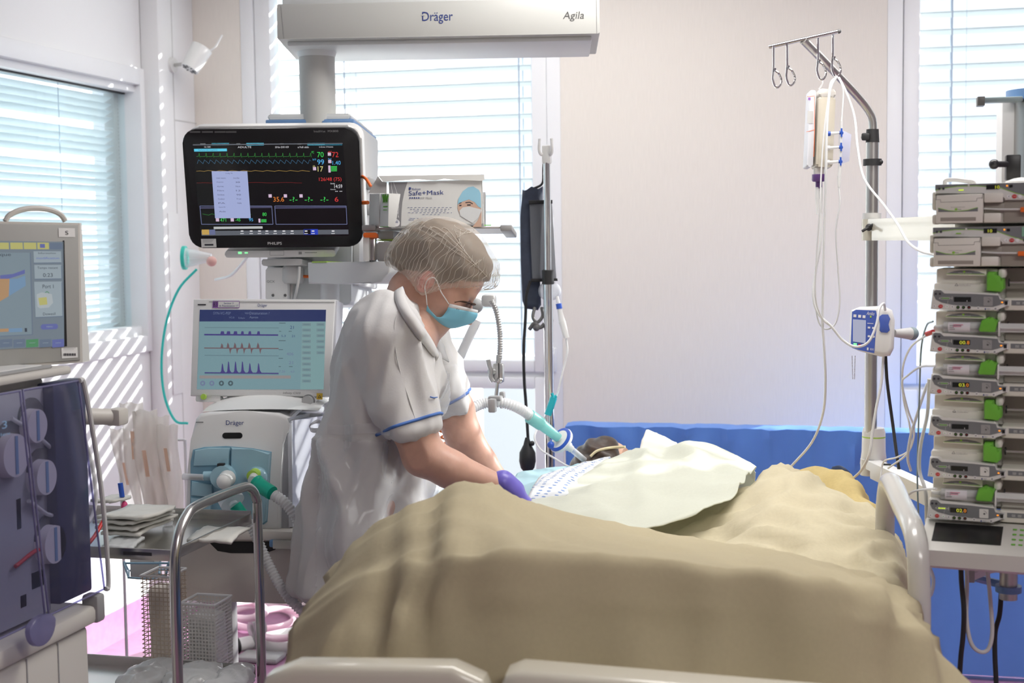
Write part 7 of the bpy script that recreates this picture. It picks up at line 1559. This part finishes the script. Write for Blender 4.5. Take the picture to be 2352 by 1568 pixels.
mb = MB(); mb.m('console'); mb.lathe([(.036, 0), (.034, .006), (.026, .010)], 32, Matrix.Translation(slope(.225, .40, -.004))); mb.m('black'); mb.lathe([(.023, .008), (.024, .012), (.023, .024), (.020, .027)], 32, Matrix.Translation(slope(.225, .40, -.004))); mb.build('control_dial', tower, TM)
g = MB(); g.m('ink'); f.t(g, 'FRESENIUS', 2128, 1200, 2142, 1196, -.004) if False else None
# post beneath, rings, upper column
c = P(2317, 1300, 2.6); zr = P(2317, 1352, 2.6).z
mb = MB(); mb.m('brushed'); mb.cyl((c.x, c.y, zr-.02), (c.x, c.y, zbase+O_.z-.06), S(20, 2.6), n=32); mb.build('post', tower)
mb = MB(); mb.m('blue_trim'); mb.cyl((c.x, c.y, zr-.006), (c.x, c.y, zr+.006), S(29, 2.6), n=32); mb.build('post_ring', tower)
q = P(2340, 300, 2.85); zt2 = P(2340, 232, 2.85).z
mb = MB(); mb.m('brushed'); mb.cyl((q.x+.04, q.y, O_.z-.6), (q.x+.04, q.y, zt2), .055, n=40); mb.m('arm_white'); mb.bb(q.x-.035, q.x-.0, q.y-.02, q.y+.1, O_.z-.05, zt2, .004); mb.build('upper_column', tower)
mb = MB(); mb.m('blue_trim'); mb.cyl((q.x+.04, q.y, zt2), (q.x+.04, q.y, zt2+.02), .066, n=40); a = P(2250, 231, 2.8); mb.m('knob_teal'); mb.bb(a.x+.008, q.x, a.y, a.y+.03, a.z-.004, a.z+.006, .002); mb.m('dark_grey'); mb.bb(a.x-.004, a.x+.010, a.y-.004, a.y+.034, a.z-.010, a.z+.008, .001); mb.build('top_ring', tower)
mb = MB(); mb.m('black'); a = P(2283, 377, 2.72); b = P(2312, 377, 2.74); mb.cyl(a, b, .006, n=14); mb.sph(a, .010, 14); mb.box(P(2326, 385, 2.76), (.028, .03, .05), .003); mb.build('clamp', tower)
mb = MB(); mb.m('white_plastic'); a = P(2229, 1322, 2.62); mb.tube([a, P(2270, 1306, 2.66), P(2300, 1300, 2.7)], .010, sm=0, n=4); mb.m('mid_grey'); mb.box(a, (.014, .02, .022), .001); mb.m('blue_trim'); mb.tube([P(2240, 1326, 2.66), P(2270, 1334, 2.68), P(2300, 1342, 2.66)], .008, sm=0, n=6); mb.build('cross_arm', tower)
pass
mb = MB(); mb.m('white_plastic'); mb.box(P(2243, 1300, 2.8), (.022, .015, .05), .003); mb.m('red'); mb.box(P(2250, 1317, 2.79), (.008, .006, .008), .002); mb.m('yellow'); mb.box(P(2247, 1282, 2.79), (.006, .006, .008), .002); tag(mb.build('tag_card'), 'small white tag with red and yellow marks under the pump console', 'tag')
# volumetric pumps
def disc(mb, x, z, rx, rz, y, n=16): mb.add([(x+rx*math.cos(a), y, z+rz*math.sin(a)) for a in [k*2*math.pi/n for k in range(n)]], [tuple(range(n))])
def mm(px): return px*.8e-3
def volumetric(M, label, num, segx, barcol):
    t = thing('infusion_pump', label, 'infusion pump', (0, 0, 0), 'wide pumps with flap doors at the top of the rack', M)
    X = lambda px: (px-2150)*.000797; Z = lambda py: -(py-424)*.000797
    def B(mb, a, b, c, d, y0, y1, bev=.002): mb.bb(X(a), X(c), y0, y1, Z(d), Z(b), bev)
    mb = MB(); mb.m('pump_plastic'); B(mb, 2150, 424, 2670, 514, .0, .13, .003); B(mb, 2142, 440, 2152, 483, -.006, .06, .004); B(mb, 2143, 492, 2154, 515, -.012, .06, .004); mb.build('housing', t, M)
    mb = MB(); mb.m('pump_panel'); mb.prism([(X(2150), Z(446)), (X(2293), Z(446)), (X(2300), Z(463)), (X(2670), Z(463)), (X(2670), Z(424)), (X(2150), Z(424))], -.012, .002, .002); mb.m('pump_grey')
    yy = -.0126; mb.poly([(X(2150), Z(437)), (X(2170), Z(432)), (X(2200), Z(429)), (X(2240), Z(429)), (X(2290), Z(434)), (X(2320), Z(446)), (X(2352), Z(456)), (X(2670), Z(456)), (X(2670), Z(424.5)), (X(2150), Z(424.5))], yy)
    mb.m('pump_lime'); mb.line([(X(a), Z(b)) for a, b in ((2150, 437.5), (2170, 432.5), (2200, 429.5), (2240, 429.5), (2290, 434.5), (2320, 446.5), (2352, 456.5))], .001, yy-.0002)
    mb.build('control_panel', t, M)
    g = MB(); yy = -.0134
    g.m('ink'); disc(g, X(2159), Z(434), .0022, .0022, yy); disc(g, X(2168), Z(434), .0022, .0022, yy)
    g.m('pump_panel'); g.line([(X(a), Z(b)) for a, b in ((2197, 440), (2218, 438), (2222, 434))], .0008, yy); g.quad(X(2191), Z(441), X(2193), Z(435), yy); g.quad(X(2221), Z(431), X(2225), Z(426), yy)
    g.m('led_bar' if barcol else 'pump_lime'); g.quad(X(2201), Z(439.5), X(2212), Z(437), yy-.0002)
    g.m('seg_black'); g.quad(X(2261), Z(438), X(2289), Z(428), yy); g.m('led_seg'); g.text(num, X(segx), Z(437), X(segx+9), Z(430), yy-.0004)
    g.m('led_orange'); disc(g, X(2305), Z(431), .0016, .0016, yy); g.m('seg_black'); g.quad(X(2310), Z(435), X(2317), Z(429), yy)
    g.m('lcd_green'); g.quad(X(2342), Z(447), X(2400), Z(425.5), yy-.0002)
    g.m('white'); disc(g, X(2309), Z(455), .0035, .0032, yy); disc(g, X(2333), Z(455), .0035, .0032, yy); g.m('red'); disc(g, X(2321), Z(455), .0042, .0036, yy); g.m('ink'); disc(g, X(2350), Z(455), .004, .0036, yy); g.m('ink'); g.line([(X(2311), Z(453)), (X(2308), Z(455)), (X(2311), Z(457))], .0005, yy-.0003); g.m('white'); g.text('STOP', X(2317.5), Z(456), X(2324.5), Z(454), yy-.0004)
    g.build('display_and_keys', t, M)
    mb = MB(); mb.m('pump_plastic'); B(mb, 2153, 448, 2255, 513, -.020, .0, .002); mb.m('pump_grey'); yy = -.0205
    mb.m('dark_grey'); mb.line([(X(a), Z(b)) for a, b in ((2153, 460), (2154, 448.5), (2255, 447), (2253, 459))], .0008, yy); mb.line([(X(a), Z(b)) for a, b in ((2153, 459), (2163, 459), (2163, 465), (2241, 464), (2242, 457.5), (2253, 457))], .0005, yy)
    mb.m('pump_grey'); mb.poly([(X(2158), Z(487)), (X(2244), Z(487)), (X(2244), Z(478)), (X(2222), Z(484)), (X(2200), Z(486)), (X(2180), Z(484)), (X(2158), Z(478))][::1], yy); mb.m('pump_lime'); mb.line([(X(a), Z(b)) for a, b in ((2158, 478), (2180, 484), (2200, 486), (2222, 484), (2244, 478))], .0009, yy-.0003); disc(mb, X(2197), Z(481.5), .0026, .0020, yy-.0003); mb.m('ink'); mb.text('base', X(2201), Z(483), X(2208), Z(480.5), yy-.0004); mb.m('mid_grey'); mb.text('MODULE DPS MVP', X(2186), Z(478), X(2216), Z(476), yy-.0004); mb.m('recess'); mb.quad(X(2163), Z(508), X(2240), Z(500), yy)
    mb.build('flap_door', t, M)
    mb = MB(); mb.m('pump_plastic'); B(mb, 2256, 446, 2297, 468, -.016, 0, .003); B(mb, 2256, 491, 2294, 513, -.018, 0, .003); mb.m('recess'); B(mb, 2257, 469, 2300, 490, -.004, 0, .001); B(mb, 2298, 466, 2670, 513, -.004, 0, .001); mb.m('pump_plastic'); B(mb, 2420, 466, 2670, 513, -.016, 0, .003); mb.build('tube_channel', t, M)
    mb = MB(); mb.m('tube_clear'); mb.tube([Vector((X(2256), -.008, Z(481))), Vector((X(2290), -.010, Z(483))), Vector((X(2336), -.010, Z(484)))], .0016, n=8); mb.m('orange'); mb.box((X(2350), -.012, Z(485)), (mm(32), .012, mm(11)), .002); mb.build('orange_clip', t, M)
    return t
M1 = TM.copy(); vol = volumetric(M1, 'topmost wide infusion pump of the rack with a small handle on its lid', '10', 2280, 1)
mb = MB(); mb.m('light_grey'); mb.tube([(.012, .03, .0), (.014, .03, .008), (.03, .03, .009), (.05, .03, .006), (.062, .03, .004), (.064, .03, 0)], .004, n=8); mb.build('carry_handle', vol, M1); mb = MB(); mb.m('light_grey'); mb.lathe([(.03, 0), (.028, .004), (.015, .009), (.002, .011)], 24, Matrix.Translation((.145, .05, 0))); mb.build('top_boss', vol, M1)
M2 = TM @ Matrix.Translation((-.0035, 0, -98*.000797)); volumetric(M2, 'second wide infusion pump from the top of the rack', '10', 2270, 0)
# syringe pumps
def syringe_pump(M, label, num, bars, light_icon):
    t = thing('syringe_pump', label, 'syringe pump', (0, 0, 0), 'syringe pumps stacked in the rack', M)
    k = .000797; X = lambda px: (px-2140)*k; Z = lambda py: -(py-617)*k
    def B(mb, a, b, c, d, y0, y1, bev=.002): mb.bb(X(a), X(c), y0, y1, Z(d), Z(b), bev)
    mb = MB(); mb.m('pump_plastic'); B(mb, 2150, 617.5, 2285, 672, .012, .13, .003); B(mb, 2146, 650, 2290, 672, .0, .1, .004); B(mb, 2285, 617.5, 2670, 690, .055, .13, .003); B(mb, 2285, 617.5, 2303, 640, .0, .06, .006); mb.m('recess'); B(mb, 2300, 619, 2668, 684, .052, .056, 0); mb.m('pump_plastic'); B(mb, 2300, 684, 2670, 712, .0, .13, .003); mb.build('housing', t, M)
    mb = MB(); mb.m('pump_panel'); mb.prism([(X(2141), Z(709)), (X(2155), Z(710)), (X(2288), Z(713)), (X(2291), Z(704)), (X(2312), Z(702)), (X(2312), Z(688)), (X(2292), Z(686)), (X(2291), Z(676)), (X(2286), Z(671)), (X(2172), Z(669)), (X(2165), Z(664)), (X(2146), Z(664))], -.016, .01, .0025)
    mb.m('pump_grey'); yy = -.0165; mb.poly([(X(2149), Z(668)), (X(2148), Z(677)), (X(2153), Z(687)), (X(2166), Z(694)), (X(2190), Z(699)), (X(2240), Z(703)), (X(2278), Z(703)), (X(2291), Z(699)), (X(2309), Z(693)), (X(2310), Z(688)), (X(2292), Z(686)), (X(2289), Z(677)), (X(2240), Z(674)), (X(2172), Z(673)), (X(2164), Z(666)), (X(2153), Z(665))][::-1], yy)
    mb.build('control_panel', t, M)
    g = MB(); yy = -.0172
    g.m('ink'); disc(g, X(2153), Z(674), .0021, .0021, yy); disc(g, X(2162), Z(674), .0021, .0021, yy)
    g.m('seg_black'); g.quad(X(2193), Z(692), X(2230), Z(681), yy)
    if num:
        g.m('led_seg'); g.text(num[0], X(2207), Z(690.5), X(2219.5), Z(683), yy-.0003); g.m('white'); g.quad(X(2220.2), Z(691), X(2221.4), Z(689), yy-.0003); g.m('led_sego'); g.text(num[1], X(2223), Z(690.5), X(2228.5), Z(683), yy-.0003)
    else: g.m('white'); g.quad(X(2221), Z(691.5), X(2222), Z(688.5), yy-.0003)
    g.m('pump_panel'); g.line([(X(a), Z(b)) for a, b in ((2160, 684), (2164, 682), (2184, 682), (2184, 686), (2164, 686), (2160, 684))], .0006, yy); g.line([(X(2184), Z(684)), (X(2190), Z(684))], .0006, yy); g.line([(X(2189), Z(680)), (X(2189), Z(688))], .0008, yy); g.line([(X(2180), Z(689)), (X(2179), Z(698))], .0004, yy)
    g.m('led_bar' if bars else 'green_plastic'); [g.quad(X(2167+i*4), Z(685.3), X(2170+i*4), Z(682.8), yy-.0002) for i in range(4)]
    g.m('red'); disc(g, X(2164), Z(702.5), .0040, .0034, yy); g.m('white'); g.text('STOP', X(2161), Z(703.4), X(2167.4), Z(701.6), yy-.0003); disc(g, X(2150), Z(702), .0030, .0030, yy); disc(g, X(2178), Z(703), .0030, .0030, yy); disc(g, X(2190), Z(703.5), .0030, .0030, yy); g.m('green_plastic'); disc(g, X(2178), Z(703), .0008, .0008, yy-.0002, 8); g.m('ink'); g.line([(X(2151), Z(700.5)), (X(2148.5), Z(702)), (X(2151), Z(703.5))], .0005, yy-.0003); g.line([(X(2191), Z(702)), (X(2188.5), Z(703.5)), (X(2191), Z(705))], .0007, yy-.0003)
    for q in (2202, 2214, 2226): g.m('white'); disc(g, X(q), Z(704.5), .0036, .0036, yy); g.m('seg_black'); disc(g, X(q), Z(704.5), .0031, .0031, yy-.0002); g.m('green_plastic' if q < 2220 else 'red'); g.line([(X(q-1.6), Z(705)), (X(q), Z(703.6)), (X(q+1.6), Z(705))], .0005, yy-.0004)
    g.m('white'); disc(g, X(2246), Z(706), .0031, .0031, yy); disc(g, X(2283), Z(707), .0031, .0031, yy); g.m('mid_grey'); disc(g, X(2246), Z(706), .0020, .0014, yy-.0002); disc(g, X(2283), Z(707), .0020, .0020, yy-.0002); g.m('ink_blue'); g.text('FRESENIUS', X(2264), Z(708), X(2272), Z(706.4), yy); g.text('KABI', X(2266), Z(711), X(2270), Z(709.4), yy); g.quad(X(2260), Z(710), X(2262.5), Z(706), yy)
    g.m('pump_panel' if light_icon else 'mid_grey'); g.add([(x, yy, z) for x, z in rrect(X(2257), Z(701), X(2277), Z(680), .0015)], [tuple(range(24))]); g.m('dark_grey'); disc(g, X(2268), Z(691), .0018, .0018, yy-.0002); g.line([(X(2266+8*math.sin(a)*.9), Z(691-7*math.cos(a))) for a in (0, .4, .8, 1.2, 1.57)], .0006, yy-.0002)
    g.m('led_orange'); disc(g, X(2297), Z(692.5), .0019, .0013, yy); g.m('seg_black'); g.quad(X(2302.5), Z(698), X(2309), Z(690), yy)
    g.m('pump_grey'); g.quad(X(2316), Z(700), X(2420), Z(689), -.0008); g.m('pump_panel'); [g.quad(X(2326+a), Z(694+b), X(2334+a), Z(693+b), -.0014) for a in (0, 13) for b in (0, 3)]
    g.build('display_and_keys', t, M)
    mb = MB(); mb.m('pump_plastic'); mb.prism([(X(2173), Z(632)), (X(2262), Z(634)), (X(2262), Z(618)), (X(2176), Z(617))], -.002, .02, .002); mb.m('pump_grey'); yy = -.0026; mb.poly([(X(2174), Z(628)), (X(2258), Z(629)), (X(2245), Z(624)), (X(2225), Z(621)), (X(2205), Z(621)), (X(2190), Z(623))], yy); mb.m('pump_lime'); mb.line([(X(2174), Z(628.6)), (X(2258), Z(629.8))], .0007, yy-.0002); disc(mb, X(2213), Z(624), .0022, .0018, yy-.0003); mb.m('white'); mb.text('MODULE DPS PLUS', X(2200), Z(628), X(2229), Z(626.2), yy-.0004); mb.build('header_plate', t, M)
    mb = MB(); mb.m('green_plastic')
    if num: mb.prism([(X(2248), Z(657)), (X(2254), Z(636)), (X(2270), Z(628)), (X(2276), Z(632)), (X(2290), Z(636)), (X(2284), Z(662)), (X(2252), Z(662))], -.022, .02, .004)
    else: mb.prism([(X(2263), Z(667)), (X(2263), Z(630)), (X(2266), Z(624)), (X(2284), Z(624)), (X(2285), Z(638)), (X(2300), Z(640)), (X(2301), Z(662)), (X(2294), Z(670))], -.020, .02, .005)
    mb.build('syringe_clamp', t, M)
    mb = MB(); mb.m('black_rubber'); mb.cyl((X(2306), .03, Z(650)), (X(2309), .03, Z(650)), mm(9)); mb.m('steel'); mb.cyl((X(2309), .03, Z(650)), (X(2660), .03, Z(650)), mm(3.4)); mb.build('drive_rod', t, M)
    if not num:
        g = MB(); g.m('ink'); g.line([(X(2193), Z(656)), (X(2196.5), Z(650.5)), (X(2200), Z(656)), (X(2193), Z(656))], .0005, -.001); g.text('La seringue installee doit etre conforme', X(2202), Z(653.6), X(2248), Z(651.6), -.001); g.text('a la seringue affichee', X(2202), Z(656.8), X(2227), Z(654.8), -.001); g.build('warning_print', t, M)
    return t
def syringe(M, label, dy):
    t = thing('syringe', label, 'syringe', (0, 0, 0), 'labelled syringes in the pumps', M)
    k = .000797; X = lambda px: (px-2140)*k; Z = lambda py: -(py-617)*k; zc = Z(653); y = -.004
    mb = MB(); mb.m('clear_syringe'); mb.cyl((X(2171), y, zc), (X(2290), y, zc), mm(12.5), n=28); mb.cyl((X(2150), y, zc+.001), (X(2171), y, zc+.001), mm(3), mm(5)); mb.build('barrel', t, M)
    mb = MB(); mb.m('white_plastic'); mb.bb(X(2290), X(2293.5), y-.016, y+.014, zc-.015, zc+.012, .0015); mb.build('flange', t, M)
    mb = MB(); mb.m('black_rubber'); mb.cyl((X(2245), y, zc), (X(2256), y, zc), mm(11.6), n=24); mb.m('tube_clear'); mb.bb(X(2256), X(2500), y-.008, y+.008, zc-.001, zc+.001); mb.bb(X(2256), X(2500), y-.001, y+.001, zc-.008, zc+.008); mb.build('plunger', t, M)
    rows = []
    for i in range(9): a = math.radians(-62+124*i/8); rows.append([(X(2181), y-math.cos(a)*mm(12.8), zc+math.sin(a)*mm(12.8)), (X(2229), y-math.cos(a)*mm(12.8), zc+math.sin(a)*mm(12.8))])
    mb = MB(); mb.m('syr_label'); mb.grid(rows); yy = y-mm(13.3); mb.m('ink'); [mb.quad(X(2184), Z(q+1), X(2184+w), Z(q), yy+abs(q-653)**2*.00002) for q, w in ((648, 26), (652, 10), (656, 12))]; mb.m('pink'); [mb.quad(X(2192), Z(q+1.2), X(2192+w), Z(q), yy+abs(q-653)**2*.00002) for q, w in ((646, 22), (650, 18))]; mb.build('paper_label', t, M)
    g = MB(); g.m('ink'); [g.quad(X(2172+i*1.7), Z(657), X(2172.4+i*1.7), Z(651), yy) for i in range(5)]; [g.quad(X(2230+i*1.8), Z(659), X(2230.5+i*1.8), Z(654), yy) for i in range(16)]; g.build('scale_marks', t, M)
    return t
specs = [(617, None, 0, 0, 'topmost syringe pump, empty, with raised green clamp under the two wide pumps'), (714.5, ('00', '8'), 0, 0, 'second syringe pump from the top, reading 00.8 beside the red tube tag'), (811, ('03', '0'), 0, 0, 'third syringe pump from the top, reading 03.0 with a labelled syringe'), (906, None, 0, 0, 'empty syringe pump directly below the one reading 03.0'), (1001, None, 0, 1, 'empty syringe pump with pale dial icon, second from the bottom'), (1096, ('02', '0'), 1, 1, 'lowest syringe pump reading 02.0, just above the console')]
for i, (py, num, bars, li, lab) in enumerate(specs):
    x, z = loc(2150-(py-424)*.017, py); M = TM @ Matrix.Translation((x-.006, 0, z)); syringe_pump(M, lab, num, bars, li)
    if num: syringe(M, ['', 'uppermost labelled syringe, clamped in the pump reading 00.8', 'middle labelled syringe, clamped in the pump reading 03.0', '', '', 'bottom labelled syringe, clamped in the pump reading 02.0 above the console'][i], 0)
# cables under the console
hose('power_cable', 'thick black cable hanging straight from the left of the pump console', 'cable', [(2207, 1260, 2.56), (2208, 1330, 2.56), (2214, 1400, 2.56), (2212, 1460, 2.57), (2206, 1520, 2.58), (2200, 1640, 2.6)], .0046, 'black_rubber')
hose('grey_cable', 'grey cable hanging in a long U loop under the pump console', 'cable', [(2219, 1262, 2.57), (2221, 1340, 2.57), (2220, 1420, 2.57), (2230, 1475, 2.57), (2250, 1496, 2.57), (2270, 1490, 2.57), (2279, 1450, 2.57), (2274, 1370, 2.57), (2266, 1290, 2.57)], .0038, 'light_grey')
hose('power_cable', 'black cable falling from behind the steel post ring', 'cable', [(2300, 1355, 2.64), (2296, 1410, 2.64), (2286, 1450, 2.64), (2285, 1500, 2.64), (2288, 1568, 2.64), (2290, 1660, 2.64)], .0046, 'black_rubber')
